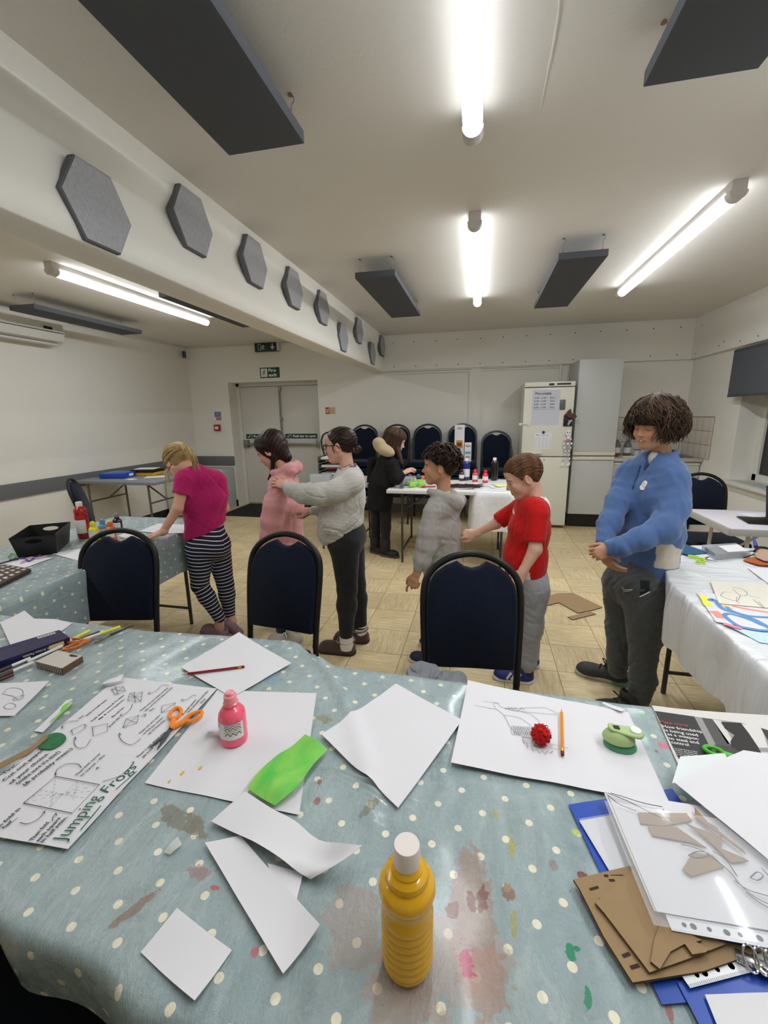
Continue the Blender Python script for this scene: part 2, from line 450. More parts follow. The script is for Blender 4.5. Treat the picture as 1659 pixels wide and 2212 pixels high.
# right wall with the window opening
WY0, WY1, WZ0, WZ1 = 3.2, 5.14, .72, 2.0
mb = MB()
mb.bb(XR, XR+.35, WY1, 6.9, 0, ZC); mb.bb(XR, XR+.35, YF, WY0, 0, ZC); mb.bb(XR, XR+.35, WY0, WY1, 0, WZ0); mb.bb(XR, XR+.35, WY0, WY1, WZ1, ZC)
mb.build('wall_right', WALL, kind='structure')
mb = MB(); mb.bb(XR-.05, XR, YF, YB-.05, 2.05, ZC)
for q in [(1503, 765), (1553, 747), (1564, 738), (1599, 739), (1638, 727), (1517, 703)]:
    p = at(q[0], q[1], x=XR-.05); mb.lathe([(.001, .0), (.007, .0), (.007, .002), (.001, .002)], (XR-.0505, p.y, min(max(p.z, 2.1), 2.45)), 10, 1, Matrix.Rotation(-PI/2, 3, 'Y'))
mb.build('trim_3', [WALL, SKIRT], kind='structure')
mb = MB()
fx = XR+.2
mb.bb(fx, fx+.06, WY1-.07, WY1, WZ0, WZ1, .004); mb.bb(fx, fx+.06, WY0, WY0+.07, WZ0, WZ1, .004)
mb.bb(fx, fx+.06, WY0, WY1, WZ0, WZ0+.07, .004); mb.bb(fx, fx+.06, WY0, WY1, WZ1-.07, WZ1, .004); mb.bb(fx, fx+.06, 4.15, 4.21, WZ0, WZ1, .004)
wf = mb.build('window_1', TRIM, kind='structure')
MB().bb(fx+.025, fx+.035, WY0+.06, WY1-.06, WZ0+.06, WZ1-.06).build('window_pane', mat('night_glass', rgb(18, 19, 20), rough=.06, spec=.6), wf)
MB().bb(XR-.06, fx, WY0-.04, WY1+.04, WZ0-.035, WZ0, .006).build('trim_4', mat('sill_white', rgb(216, 214, 208), rough=.3, noise=.05, nscale=5), kind='structure')
MB().bb(XR+.33, XR+.35, WY0-.1, WY1+.1, .5, 2.2).build('wall_outside', SKIRT, kind='structure')
# dado rails, skirting
mb = MB(); mb.bb(XL, XL+.018, YF, YB, .675, .825, .004); mb.build('trim_5', GREYB, kind='structure')
mb = MB(); mb.bb(XL+.018, DX0, YB-.018, YB, .675, .825, .004); mb.build('trim_6', GREYB, kind='structure')
MB().bb(XL, XL+.012, YF, YB, 0, .11).build('baseboard_left', SKIRT, kind='structure')
mb = MB(); mb.bb(XL+.012, DX0, YB-.012, YB, 0, .11); mb.bb(DX1, -1.37, YB-.012, YB, 0, .11)
mb.build('baseboard_back', SKIRT, kind='structure')
mb = MB(); mb.bb(-1.37, .5, YB-.012, YB, 0, .1); mb.bb(-1.37, .5, YB-.02, YB, .1, .115)
mb.build('baseboard_right', wallmat('skirt_grey', rgb(150, 146, 138)), kind='structure')
# pipe-thin cable along the ceiling of the left bay
mb = MB(); mb.tube([(XL+.01, 4.3, 2.49), (XL+.01, YB-.01, 2.5), (-1.6, YB-.01, 2.5)], .007, 6); mb.build('trim_7', TRIM, kind='structure')
# ceiling beam: front face folds back below a crease, flat underside
prof = [(-1.375, ZC), (-1.372, 2.40), (-1.392, 2.315), (-1.388, 2.27), (-1.368, 2.20), (-1.362, 2.08), (-1.366, 2.035), (-1.372, 2.03), (-1.545, 2.03), (-1.55, 2.035), (-1.55, ZC)]
mb = MB(); n = 40; vs = []
for i in range(n+1):
    y = YF+(YB-YF)*i/n
    vs += [Vector((p[0]+.003*math.sin(y*2.1+p[1]*5), y, p[1])) for p in prof]
k = len(prof)
mb.add(vs, [(i*k+j, i*k+(j+1) % k, (i+1)*k+(j+1) % k, (i+1)*k+j) for i in range(n) for j in range(k)], True)
mb.build('trim_8', BEAM, kind='structure', autosmooth=50)
# ---- door
DOORM = mat('door_white', rgb(206, 204, 196), rough=.4, noise=.02, nscale=4)
yd = YB+.26
mb = MB(); mb.bb(DX0, DX0+.05, yd-.03, yd+.04, 0, DZ, .004); mb.bb(DX1-.05, DX1, yd-.03, yd+.04, 0, DZ, .004); mb.bb(DX0, DX1, yd-.03, yd+.04, DZ-.05, DZ, .004)
mb.build('trim_9', TRIM, kind='structure')
STEEL = mat('satin_steel', rgb(140, 138, 132), rough=.35, metal=.8)
SIGNG = mat('sign_green', rgb(18, 66, 48), rough=.4); WHITE = mat('plain_white', rgb(232, 232, 230), rough=.5)
xm = (DX0+DX1)/2-.02
def door_leaf(i, x0, x1):
    d = MB().bb(x0, x1, yd, yd+.045, .012, DZ-.055, .003).build('door_%d' % i, DOORM, kind='structure')
    b = MB(); b.bb(x0+.05, x1-.03, yd-.085, yd-.055, .985, 1.02, .006)
    for xx in (x0+.05, x1-.07): b.bb(xx-.02, xx+.05, yd-.09, yd, .95, 1.07, .008)
    b.build('push_bar', STEEL, d)
    s_ = MB(); c = (x0+x1)/2; s_.bb(c-.29, c+.26, yd-.004, yd, 1.09, 1.165)
    sg = s_.build('push_sign', SIGNG, d)
    s_ = MB(); Y_ = yd-.0045
    write_line(s_, 'Push bar to open', (c-.155, Y_, 1.113), (c+.235, Y_, 1.113), (0, 0, 1), .033, V(0, -.0004, 0), .03)
    s_.bb(c-.19, c-.186, Y_-.001, Y_, 1.095, 1.16)
    stroke(s_, [(c-.26, Y_, 1.13), (c-.245, Y_, 1.108), (c-.21, Y_, 1.152)], .009, V(0, -1, 0), .0004)
    s_.build('sign_text', WHITE, sg)
    return d
door_leaf(1, DX0+.05, xm-.004); dl = door_leaf(2, xm+.004, DX1-.05)
b = MB(); b.tube([(xm+.03, yd-.03, 1.05), (xm+.03, yd-.03, DZ-.09)], .009, 8)
for z in (1.08, 1.4, DZ-.1): b.box((xm+.03, yd-.02, z), (.035, .04, .06), 0, .005)
b.build('latch_rod', STEEL, dl)
mb = MB(); mb.bb(-3.78, -2.45, 5.62, 6.5, 0, .012, .004)
mb.build('door_mat', mat('mat_black', rgb(28, 28, 30), rough=.95, noise=.3, nscale=200, bump=.5, bscale=300), label='black door mat on the floor in front of the fire exit doors', cat='door mat')
# ---- hexagon felt panels on the beam
FELT = mat('grey_felt', rgb(166, 167, 171), rough=.95, noise=.25, nscale=70, bump=.3, bscale=200)
FELTE = mat('grey_felt_edge', rgb(104, 106, 110), rough=.95)
hexs = [(1.47, 2.165), (2.03, 2.33), (2.61, 2.335), (3.18, 2.335), (3.78, 2.335), (4.33, 2.185), (4.93, 2.35), (5.53, 2.19), (6.1, 2.36)]
hl = ['nearest and largest of the beam hexagons, sitting low on the beam', 'second hexagon from the camera, just under the ceiling edge', 'third hexagon from the camera along the beam', 'fourth hexagon from the camera along the beam', 'fifth hexagon from the camera along the beam', 'low hexagon right after the row of four high ones', 'small high hexagon near the far end of the beam', 'small low hexagon near the far end of the beam', 'farthest hexagon, touching the back wall corner']
def hexm(cy, cz):
    pts = [Vector((-1.362, cy+.15*math.cos(a), cz+.128*math.sin(a)/.866)) for a in [k*PI/3 for k in range(6)]]
    mb = MB(); ins = [Vector((-1.344, p.y+(cy-p.y)*.04, p.z+(cz-p.z)*.04)) for p in pts]; back = [Vector((-1.375, p.y, p.z)) for p in pts]
    mid = [Vector((-1.349, p.y, p.z)) for p in pts]
    mb.add(back+mid+ins, [(i, (i+1) % 6, 6+(i+1) % 6, 6+i) for i in range(6)]+[(6+i, 6+(i+1) % 6, 12+(i+1) % 6, 12+i) for i in range(6)]+[(5, 4, 3, 2, 1, 0)], False, 1)
    mb.add(ins, [(0, 1, 2, 3, 4, 5)], False, 0)
    return mb
for (cy, cz), l in zip(hexs, hl):
    hexm(cy, cz).build('acoustic_hexagon', [FELT, FELTE], label='grey felt hexagon, '+l, cat='acoustic panel', group='felt hexagons on the beam', org=(-1.36, cy, cz))
# ---- hanging acoustic boards
BOARD = mat('board_charcoal', rgb(80, 83, 89), rough=.9, noise=.1, nscale=300); BOARD_LIT = mat('board_lit_sides', rgb(128, 134, 144), rough=.85, noise=.08, nscale=200)  # paler sides and tops: light striking the boards painted into their colour
WIRE = mat('wire', rgb(150, 128, 100), rough=.4, metal=.7)
def board(x0, x1, y0, y1, label):
    cx, cy, z = (x0+x1)/2, (y0+y1)/2, 2.385
    t = thing('hanging_acoustic_board', label, 'acoustic board', (cx, cy, z), 0, 'charcoal boards hung from the ceiling')
    m_ = MB(); hx_, hy = (x1-x0)/2, (y1-y0)/2
    b = bmesh.new()
    m_.box((0, 0, .02), (hx_*2, hy*2, .04), 0, .003)
    for f in m_.bm.faces: f.material_index = 0 if f.normal.z < -.5 else (1 if abs(f.normal.x) > .5 or f.normal.z > .5 else 0)
    b.free()
    m_.build('board', [BOARD, BOARD_LIT], t)
    for sx in (-1, 1):
        for sy in (-1, 1):
            w_ = MB(); X, Y = sx*(hx_-.03), sy*(hy-.035)
            top = ZC-z
            w_.tube([(X, Y, .04), (X, Y, top-.045), (X+.004, Y, top-.03), (X+.012, Y, top-.025), (X+.012, Y, top-.012), (X, Y, top)], .0016, 6)
            w_.tube([(X-.006, Y, .045), (X, Y, .062), (X+.007, Y, .045)], .0014, 5); w_.lathe([(.001, 0), (.009, 0), (.006, .006), (.001, .006)], (X, Y, top-.006), 8)
            w_.build('hanging_wire', WIRE, t)
board(-.95, -.65, .42, 1.695, 'large charcoal hanging board nearest the camera at upper left, beside the near light')
board(.445, .745, .42, 1.685, 'charcoal hanging board cut off at the upper right corner')
board(-.91, -.62, 3.24, 4.56, 'charcoal hanging board left of the far middle light')
board(.45, .745, 3.215, 4.56, 'charcoal hanging board right of the far middle light')
board(-4.09, -3.82, 3.29, 4.54, 'charcoal hanging board beside the air conditioner in the left bay')
board(-2.56, -2.27, 3.28, 4.55, 'charcoal hanging board right behind the beam, only its edge strip showing')
# ---- tube lights
TUBE = mat('tube_glow', (1, 1, 1), emis=(.94, .97, 1), estr=46); TUBES = mat('tube_glow_side', (1, 1, 1), emis=(.95, .97, 1), estr=8)
TUBE2 = mat('tube_glow_dimmed', (1, 1, 1), emis=(.94, .97, 1), estr=26); TUBES2 = mat('tube_glow_dimmed_side', (1, 1, 1), emis=(.95, .97, 1), estr=4)  # overhead tube set weaker to balance near and far brightness
HOUS = mat('fitting_white', rgb(206, 202, 198), rough=.4)
def tube_light(x, y0, y1, label):
    t = thing('tube_light', label, 'ceiling light', (x, (y0+y1)/2, ZC), 0, 'fluorescent batten lights on the ceiling'); h = (y1-y0)/2
    m_ = MB(); m_.bb(-.034, .034, -h, h, -.05, 0, .004)
    for s_ in (-1, 1):
        pr = [(.04*math.cos(a), -.048+.040*math.sin(a)) for a in [PI+PI*k/10 for k in range(11)]]
        m_.prism([(u, s_*h, v) for u, v in pr], (0, -s_*.055, 0), smooth=False)
    m_.build('fitting_body', HOUS, t)
    g = MB(); N_ = 14
    pr = [(.036*math.cos(a), -.048+.038*math.sin(a)) for a in [PI+PI*k/N_ for k in range(N_+1)]]
    vs = [(u, s_*(h-.055), v) for s_ in (-1, 1) for u, v in pr]
    g.add(vs, [(k_, k_+1, N_+2+k_, N_+1+k_) for k_ in range(N_)]+[(N_, 0, N_+1, 2*N_+1)], True)
    for f in g.bm.faces:
        c = f.calc_center_median()
        if len(f.verts) == 4 and abs(c.x) > .022: f.material_index = 1
    g.build('diffuser', [TUBE2, TUBES2] if y0 < 1 and abs(x) < .5 else [TUBE, TUBES], t)
tube_light(-.065, .08, 1.95, 'glowing tube light directly overhead, cut off by the top of the photo')
tube_light(-.07, 2.72, 4.6, 'glowing tube light between the two far hanging boards')
tube_light(1.19, 2.70, 4.58, 'glowing tube light slanting on the right side of the ceiling')
tube_light(-3.0, 2.74, 4.62, 'glowing tube light in the left bay behind the beam')
tube_light(1.19, .08, 1.95, 'tube light at near right of the ceiling, out of the frame')
tube_light(-3.0, .08, 1.95, 'tube light at the near end of the left bay, out of the frame')
# ---- wall equipment, left bay
t = thing('air_conditioner', 'white wall air conditioner at the far left under the ceiling', 'air conditioner', (XL, 3.55, 2.22))
mb = MB(); pr = [(0, 0), (.10, .0), (.17, .03), (.19, .10), (.18, .24), (.0, .25)]
mb.prism([(u, -.5, v) for u, v in pr], (0, 1.0, 0)); mb.build('body', TRIM, t)
MB().bb(.176, .193, -.5, .49, .105, .112).build('seam', SKIRT, t); MB().bb(.183, .193, .28, .37, .13, .155).build('display', SKIRT, t)
MB().bb(.06, .15, -.45, .45, -.012, .004).build('outlet_flap', HOUS, t)
mb = MB(); p = at(403, 763, y=6.2)
mb.box((XL+.05, 6.2, p.z+.01), (.03, .03, .03)); mb.box((XL+.06, 6.18, p.z-.02), (.055, .05, .1), .6, .012)
mb.build('motion_sensor', mat('dark_blue_plastic', rgb(40, 44, 66), rough=.4), label='small dark motion sensor high in the left back corner', cat='sensor')
def sign(name, label, cat, x, z, w_, h, m_, y=YB, th=.006, parentless=True):
    return MB().bb(-w_/2, w_/2, -th, 0, -h/2, h/2).build(name, m_, label=label, cat=cat)
def running_man(mb, x, z, s, Y_):
    L_ = V(0, -.0003, 0); n_ = V(0, -1, 0); q = lambda a, b: (x+a*s, Y_, z+b*s)
    mb.lathe([(.001, 0), (.09*s, 0)], (x+.05*s, Y_-.0004, z+.38*s), 10, 0, Matrix.Rotation(PI/2, 3, 'X'))
    for pts, w_ in (([q(.02, .25), q(-.05, -.02)], .14), ([q(-.05, 0), q(.12, -.15), q(.1, -.4)], .09), ([q(-.08, 0), q(-.15, -.25), q(-.35, -.3)], .09), ([q(0, .22), q(.2, .1), q(.3, .18)], .06), ([q(0, .22), q(-.2, .15), q(-.25, -.02)], .06)):
        stroke(mb, pts, w_*s, n_, .0004)
p = at(583, 805, y=YB)
t = thing('fire_exit_sign', 'green FIRE EXIT sign with running figure on the wall above the doors', 'sign', (p.x, YB, p.z))
MB().bb(-.16, .16, -.006, 0, -.075, .075).build('sign_plate', SIGNG, t)
mb = MB(); mb.bb(-.145, -.04, -.0066, -.006, -.06, .06)
mb.build('pictogram_field', WHITE, t)
mb = MB(); running_man(mb, -.092, 0, .1, -.0068); mb.build('pictogram', SIGNG, t)
mb = MB(); write_line(mb, 'Fire', (-.02, -.0064, .012), (.105, -.0064, .012), (0, 0, 1), .045, V(0, -.0004, 0), .03); write_line(mb, 'exit', (-.02, -.0064, -.055), (.115, -.0064, -.055), (0, 0, 1), .045, V(0, -.0004, 0), .03)
mb.build('lettering', WHITE, t)
p = at(577, 750, y=YB-.03)
t = thing('exit_light_box', 'dark green emergency exit light box with arrow hanging under the ceiling', 'exit light', (p.x, YB-.03, p.z))
mb = MB(); mb.bb(-.19, .19, -.03, .03, -.065, .06, .006); mb.build('box', mat('exit_green', rgb(22, 52, 44), rough=.3), t)
mb = MB(); running_man(mb, -.05, 0, .1, -.0312)
stroke(mb, [(.1, -.031, .045), (.1, -.031, -.03)], .014, V(0, -1, 0), .0006); stroke(mb, [(.07, -.031, .005), (.1, -.031, -.035), (.13, -.031, .005)], .012, V(0, -1, 0), .0006)
stroke(mb, [(-.13, -.031, .04), (-.13, -.031, -.04), (-.09, -.031, -.04), (-.09, -.031, .04), (-.13, -.031, .04)], .006, V(0, -1, 0), .0006)
mb.build('pictogram', WHITE, t)
mb = MB(); mb.bb(.17, .2, -.035, .035, -.06, .066, .004); mb.bb(-.2, .2, -.02, .03, .06, .07); mb.build('side_cap', TRIM, t)
p = at(471, 897, y=YB)
t = thing('fire_action_notice', 'small blue, white and red notice on the wall left of the doors', 'notice', (p.x, YB, p.z))
MB().bb(-.06, .06, -.004, 0, -.08, .08).build('sheet', WHITE, t)
MB().bb(-.055, .055, -.005, -.004, -.03, .055).build('blue_block', mat('sign_blue', rgb(46, 72, 140)), t)
MB().bb(-.035, .055, -.005, -.004, -.076, -.038).build('red_block', mat('sign_red', rgb(170, 44, 50)), t)
mb = MB()
for k in range(5): mb.bb(-.045, .045, -.0056, -.005, -.022+k*.016, -.018+k*.016)
mb.bb(-.03, .05, -.0056, -.005, -.06, -.054); mb.build('text_lines', WHITE, t)
p = at(471, 924, y=YB)
t = thing('fire_alarm_call_point', 'red fire alarm call point on the wall left of the doors', 'alarm', (p.x, YB, p.z))
MB().bb(-.05, .05, -.04, 0, -.05, .05, .006).build('housing', mat('alarm_red', rgb(160, 30, 32), rough=.35), t)
MB().bb(-.03, .03, -.042, -.04, -.022, .02).build('break_glass', WHITE, t)
p = at(714, 887, y=YB)
t = thing('extinguisher_notice', 'small red and cream notice above the fire extinguisher', 'notice', (p.x, YB, p.z))
MB().bb(-.08, .08, -.004, 0, -.052, .052).build('sheet', mat('cream', rgb(206, 196, 150)), t)
MB().bb(-.075, -.01, -.005, -.004, -.048, .048).build('red_block', mat('sign_red', rgb(170, 44, 50)), t)
mb = MB(); mb.bb(-.06, -.045, -.0056, -.005, -.03, .02); mb.bb(-.03, -.02, -.0056, -.005, -.03, .035)
mb.build('icon', WHITE, t)
mb = MB()
for k in range(6): mb.bb(.0, .012, -.0052, -.004, -.04+k*.014, -.034+k*.014); mb.bb(.02, .065, -.0052, -.004, -.04+k*.014, -.036+k*.014)
mb.build('text_lines', mat('sign_red', rgb(170, 44, 50)), t)
# fire extinguisher
p = at(716, 960, y=YB-.12)
t = thing('fire_extinguisher', 'red fire extinguisher with black hose on the wall right of the doors', 'fire extinguisher', (p.x-.01, YB-.12, .62))
EXR = mat('extinguisher_red', rgb(176, 30, 30), rough=.25, coat=.4)
MB().lathe([(.0, 0), (.07, 0), (.078, .01), (.08, .03), (.08, .44), (.07, .49), (.045, .525), (.022, .54), (.02, .55), (0, .55)], n=28).build('cylinder', EXR, t)
MB().lathe([(0, .55), (.018, .55), (.018, .58), (0, .58)], n=14).build('valve', mat('brass', rgb(200, 170, 90), rough=.35, metal=.8), t)
mb = MB(); mb.tube([(-.03, 0, .585), (.02, 0, .6), (.13, 0, .625)], .008, 8); mb.tube([(.02, 0, .575), (.09, 0, .57), (.13, 0, .55)], .006, 8); mb.build('handle', EXR, t)
MB().tube([(-.02, 0, .57), (-.06, -.01, .575), (-.11, -.02, .54), (-.14, -.02, .46), (-.135, -.02, .36), (-.11, -.02, .28), (-.1, -.02, .18)], .012, 8).build('hose', SKIRT, t)
MB().bb(-.03, .03, .07, .12, .3, .42).build('wall_bracket', EXR, t)
# ================================================================ chairs
NAVY = None
def navy_fabric():
    m, nt, b = new_mat('navy_weave'); L = nt.links.new
    tc = nd(nt, 'ShaderNodeTexCoord'); mp = nd(nt, 'ShaderNodeMapping'); L(tc.outputs['Object'], mp.inputs[0])
    mp.inputs['Rotation'].default_value = (0, 0, 0); mp.inputs['Scale'].default_value = (1, 1, 1)
    sp = nd(nt, 'ShaderNodeSeparateXYZ'); L(mp.outputs[0], sp.inputs[0])
    def comb(a, b_, op): 
        n = nd(nt, 'ShaderNodeMath', operation=op); L(a, n.inputs[0])
        if isinstance(b_, (int, float)): n.inputs[1].default_value = b_
        else: L(b_, n.inputs[1])
        return n.outputs[0]
    u = comb(comb(sp.outputs[0], sp.outputs[2], 'ADD'), 2*PI/.0125, 'MULTIPLY')
    v = comb(comb(sp.outputs[0], sp.outputs[2], 'SUBTRACT'), 2*PI/.0125, 'MULTIPLY')
    d = comb(comb(u, 0, 'SINE'), comb(v, 0, 'SINE'), 'MULTIPLY')
    g = comb(d, .62, 'GREATER_THAN')
    n = nd(nt, 'ShaderNodeTexNoise'); n.inputs['Scale'].default_value = 5; L(tc.outputs['Object'], n.inputs['Vector'])
    mx = nd(nt, 'ShaderNodeMix', data_type='RGBA'); L(g, mx.inputs[0])
    mx.inputs[6].default_value = (*rgb(9, 17, 34), 1); mx.inputs[7].default_value = (*rgb(17, 31, 58), 1)
    L(mx.outputs[2], b.inputs['Base Color']); b.inputs['Roughness'].default_value = .9; b.inputs['Sheen Weight'].default_value = .08
    b.inputs['Specular IOR Level'].default_value = .2
    n2 = nd(nt, 'ShaderNodeTexNoise'); n2.inputs['Scale'].default_value = 500; L(tc.outputs['Object'], n2.inputs['Vector'])
    h = comb(d, n2.outputs[0], 'ADD')
    bp = nd(nt, 'ShaderNodeBump'); bp.inputs['Strength'].default_value = .2; bp.inputs['Distance'].default_value = .001; L(h, bp.inputs['Height']); L(bp.outputs[0], b.inputs['Normal'])
    return m
NAVY = navy_fabric()
CHF = mat('chair_frame_black', rgb(27, 25, 24), rough=.45, noise=.2, nscale=60, spec=.4)
CHS = mat('chair_frame_silver', rgb(60, 62, 64), rough=.35, metal=.6)
def smooth_poly(pts, n=6):
    """closed Catmull-Rom through pts"""
    out = []; m = len(pts)
    for i in range(m):
        p0, p1, p2, p3 = [Vector(pts[(i+k-1) % m]) for k in range(4)]
        for j in range(n):
            t = j/n
            out.append(.5*((2*p1)+(-p0+p2)*t+(2*p0-5*p1+4*p2-p3)*t*t+(-p0+3*p1-3*p2+p3)*t**3))
    return out
def smooth_line(pts, n=6):
    out = []; m = len(pts); P = [Vector(p) for p in pts]; P = [P[0]*2-P[1]]+P+[P[-1]*2-P[-2]]
    for i in range(1, m):
        p0, p1, p2, p3 = P[i-1:i+3]
        for j in range(n):
            t = j/n
            out.append(.5*((2*p1)+(-p0+p2)*t+(2*p0-5*p1+4*p2-p3)*t*t+(-p0+3*p1-3*p2+p3)*t**3))
    out.append(P[m]); return out
def chair_back_y(z): return -.2-.10*((z-.46)/.45)+.010*math.sin((z-.46)/.45*PI)
def make_chair(name, label, group=None, frame=None):
    frame = frame or CHF
    t = thing(name, label, 'chair', group=group)
    # backrest pad
    half = [(0, .468), (.09, .466), (.166, .466), (.171, .55), (.174, .65), (.173, .735), (.164, .785), (.141, .822), (.102, .85), (.058, .868)]
    dip = [(.03, .850), (0, .843)]
    R_ = half+dip
    outl = R_+[(-x, z) for x, z in R_[::-1][1:-1]]
    mb = MB()
    k = len(outl)
    def ring(dy, ins):
        cx, cz = 0, .66
        return [Vector((x*(1-ins*.06), chair_back_y(z)+dy, cz+(z-cz)*(1-ins*.045))) for x, z in outl]
    rg = [ring(-.006, 0), ring(-.016, .35), ring(-.021, 1)]; bk = [ring(.006, 0), ring(.02, .4), ring(.027, 1.2)]
    allr = bk[::-1]+rg; vs = [v for r in allr for v in r]
    fs = [(i*k+j, i*k+(j+1) % k, (i+1)*k+(j+1) % k, (i+1)*k+j) for i in range(len(allr)-1) for j in range(k)]
    fs.append(tuple(range(k))[::-1]); fs.append(tuple((len(allr)-1)*k+j for j in range(k)))
    mb.add(vs, fs, True); mb.build('backrest', NAVY, t, autosmooth=60)
    # frame: one bent flat tube going over the back
    fr = [(.176, .40), (.179, .50), (.1835, .60), (.186, .68), (.185, .75), (.175, .80), (.147, .84), (.102, .872), (.058, .889), (0, .897)]
    full = [(x, z) for x, z in fr]+[(-x, z) for x, z in fr[::-1][1:]]
    pts = smooth_line([(x, chair_back_y(z), z) for x, z in full], 4)
    mb = MB(); mb.tube(pts, .0135, 10, flat=(1, 1)); mb.build('back_frame', frame, t)
    for s_ in (-1, 1):
        mb = MB(); mb.tube([(s_*.176, chair_back_y(.405), .405), (s_*.176, -.20, .2), (s_*.180, -.255, .0)], .0125, 10); mb.build('leg', frame, t)
        mb = MB(); mb.tube(smooth_line([(s_*.18, -.195, .345), (s_*.19, .0, .352), (s_*.19, .15, .356), (s_*.19, .205, .336), (s_*.19, .222, .30), (s_*.195, .238, 0)], 4), .0125, 10); mb.build('leg', frame, t)
    mb = MB(); mb.box((0, .04, .398), (.385, .36, .06), 0, .027); mb.box((0, .04, .372), (.37, .34, .03), 0, .008)
    mb.build('seat', NAVY, t)
    mb = MB(); mb.tube([(-.185, .1, .352), (.185, .1, .352)], .01, 8); mb.tube([(-.18, -.17, .348), (.18, -.17, .348)], .01, 8); mb.build('seat_frame', frame, t)
    return t
ch = make_chair('banquet_chair', 'navy padded chair with black frame in the centre, a grey jumper on its seat', 'navy banquet chairs')
def place_chair(x, y, rz, label, group='navy banquet chairs', z=0.0, src=None):
    c = copy_tree(src or ch); c.location = (x, y, z); c.rotation_euler = (0, 0, rz); c['label'] = label
    if group: c['group'] = group
    return c
ch.location = (-.009+.02, 1.548-.2, 0); ch.rotation_euler = (0, 0, PI+.1)
place_chair(-.878-.024, 1.699-.198, PI-.119, 'navy padded chair with black frame in front of the girl in the pink hoodie')
place_chair(-1.709+.043, 1.632-.195, PI+.217, 'navy padded chair with black frame at left, between the two polka dot tables')
place_chair(1.87, 3.90, PI, 'navy padded chair behind the small white folding table at the right')
place_chair(-3.48, 3.42, -.95, 'navy padded chair turned sideways beside the grey folding table at the left wall')
place_chair(-.70, .27, .1, 'chair put in to fill the dark area under the near left tablecloth corner')  # added chair, a dark filler for the black area below the cloth
SCH = make_chair('stacked_chair', 'navy chair at the top of the stack behind the girl with glasses', 'stacked navy chairs along the back wall', CHS)
names = ['leftmost stack by the extinguisher', 'second stack, behind the black coat', 'middle stack above the curly hair', 'stack with the tall white card', 'lower stack beside the fridge']
lev = ['top', 'second from the top', 'third from the top', 'fourth from the top', 'bottom']
xs = [-1.62, -1.17, -.72, -.235, .205]; first = True
for i, x in enumerate(xs):
    n = 5 if i < 4 else 4
    for k in range(n):
        z = .1*(n-1-k)
        lb = 'navy stacked chair, %s of the %s' % (lev[k] if k < n-1 else 'bottom', names[i])
        yy = 5.82-.012*k; rz = PI+[.05, -.04, 0, .03, -.02][i]
        if first: SCH.location = (x, yy, z); SCH.rotation_euler = (0, 0, rz); SCH['label'] = lb; first = False
        else: place_chair(x, yy, rz, lb, 'stacked navy chairs along the back wall', z, SCH)
# ================================================================ tables
TZ = .74
TLEG = mat('table_leg_grey', rgb(70, 70, 70), rough=.4, metal=.5)
def folding_table(label, x0, x1, y0, y1, z, topm, legm, rz=0, cat='table', name='folding_table', r=.012, thick=.035):
    cx, cy = (x0+x1)/2, (y0+y1)/2; hx_, hy = (x1-x0)/2, (y1-y0)/2
    t = thing(name, label, cat, (cx, cy, 0), rz)
    MB().box((0, 0, z-thick/2), (hx_*2, hy*2, thick), 0, .008).build('tabletop', topm, t)
    along_x = hx_ > hy
    for s_ in (-1, 1):
        for q in (-1, 1):
            lx = s_*(hx_-.14) if along_x else q*(hx_-.07); ly = q*(hy-.07) if along_x else s_*(hy-.14)
            m_ = MB(); m_.tube([(lx, ly, z-thick), (lx, ly, 0)], r, 10); m_.build('leg', legm, t)
        m_ = MB()
        if along_x:
            MB().tube([(s_*(hx_-.14), -hy+.07, .12), (s_*(hx_-.14), hy-.07, .12)], r*.8, 8).build('foot_rail', legm, t); m_.tube([(s_*(hx_-.14), 0, z-.25), (s_*(hx_-.45), 0, z-thick)], r*.8, 8); m_.tube([(s_*(hx_-.14), -hy+.07, z-.25), (s_*(hx_-.14), hy-.07, z-.25)], r*.8, 8)
        else:
            MB().tube([(-hx_+.07, s_*(hy-.14), .12), (hx_-.07, s_*(hy-.14), .12)], r*.8, 8).build('foot_rail', legm, t); m_.tube([(0, s_*(hy-.14), z-.25), (0, s_*(hy-.45), z-thick)], r*.8, 8); m_.tube([(-hx_+.07, s_*(hy-.14), z-.25), (hx_-.07, s_*(hy-.14), z-.25)], r*.8, 8)
        m_.build('brace', legm, t)
    return t
GTOP = mat('table_grey_top', rgb(128, 130, 134), rough=.5, noise=.05, nscale=30); WTOP = mat('table_white_top', rgb(222, 222, 220), rough=.45)
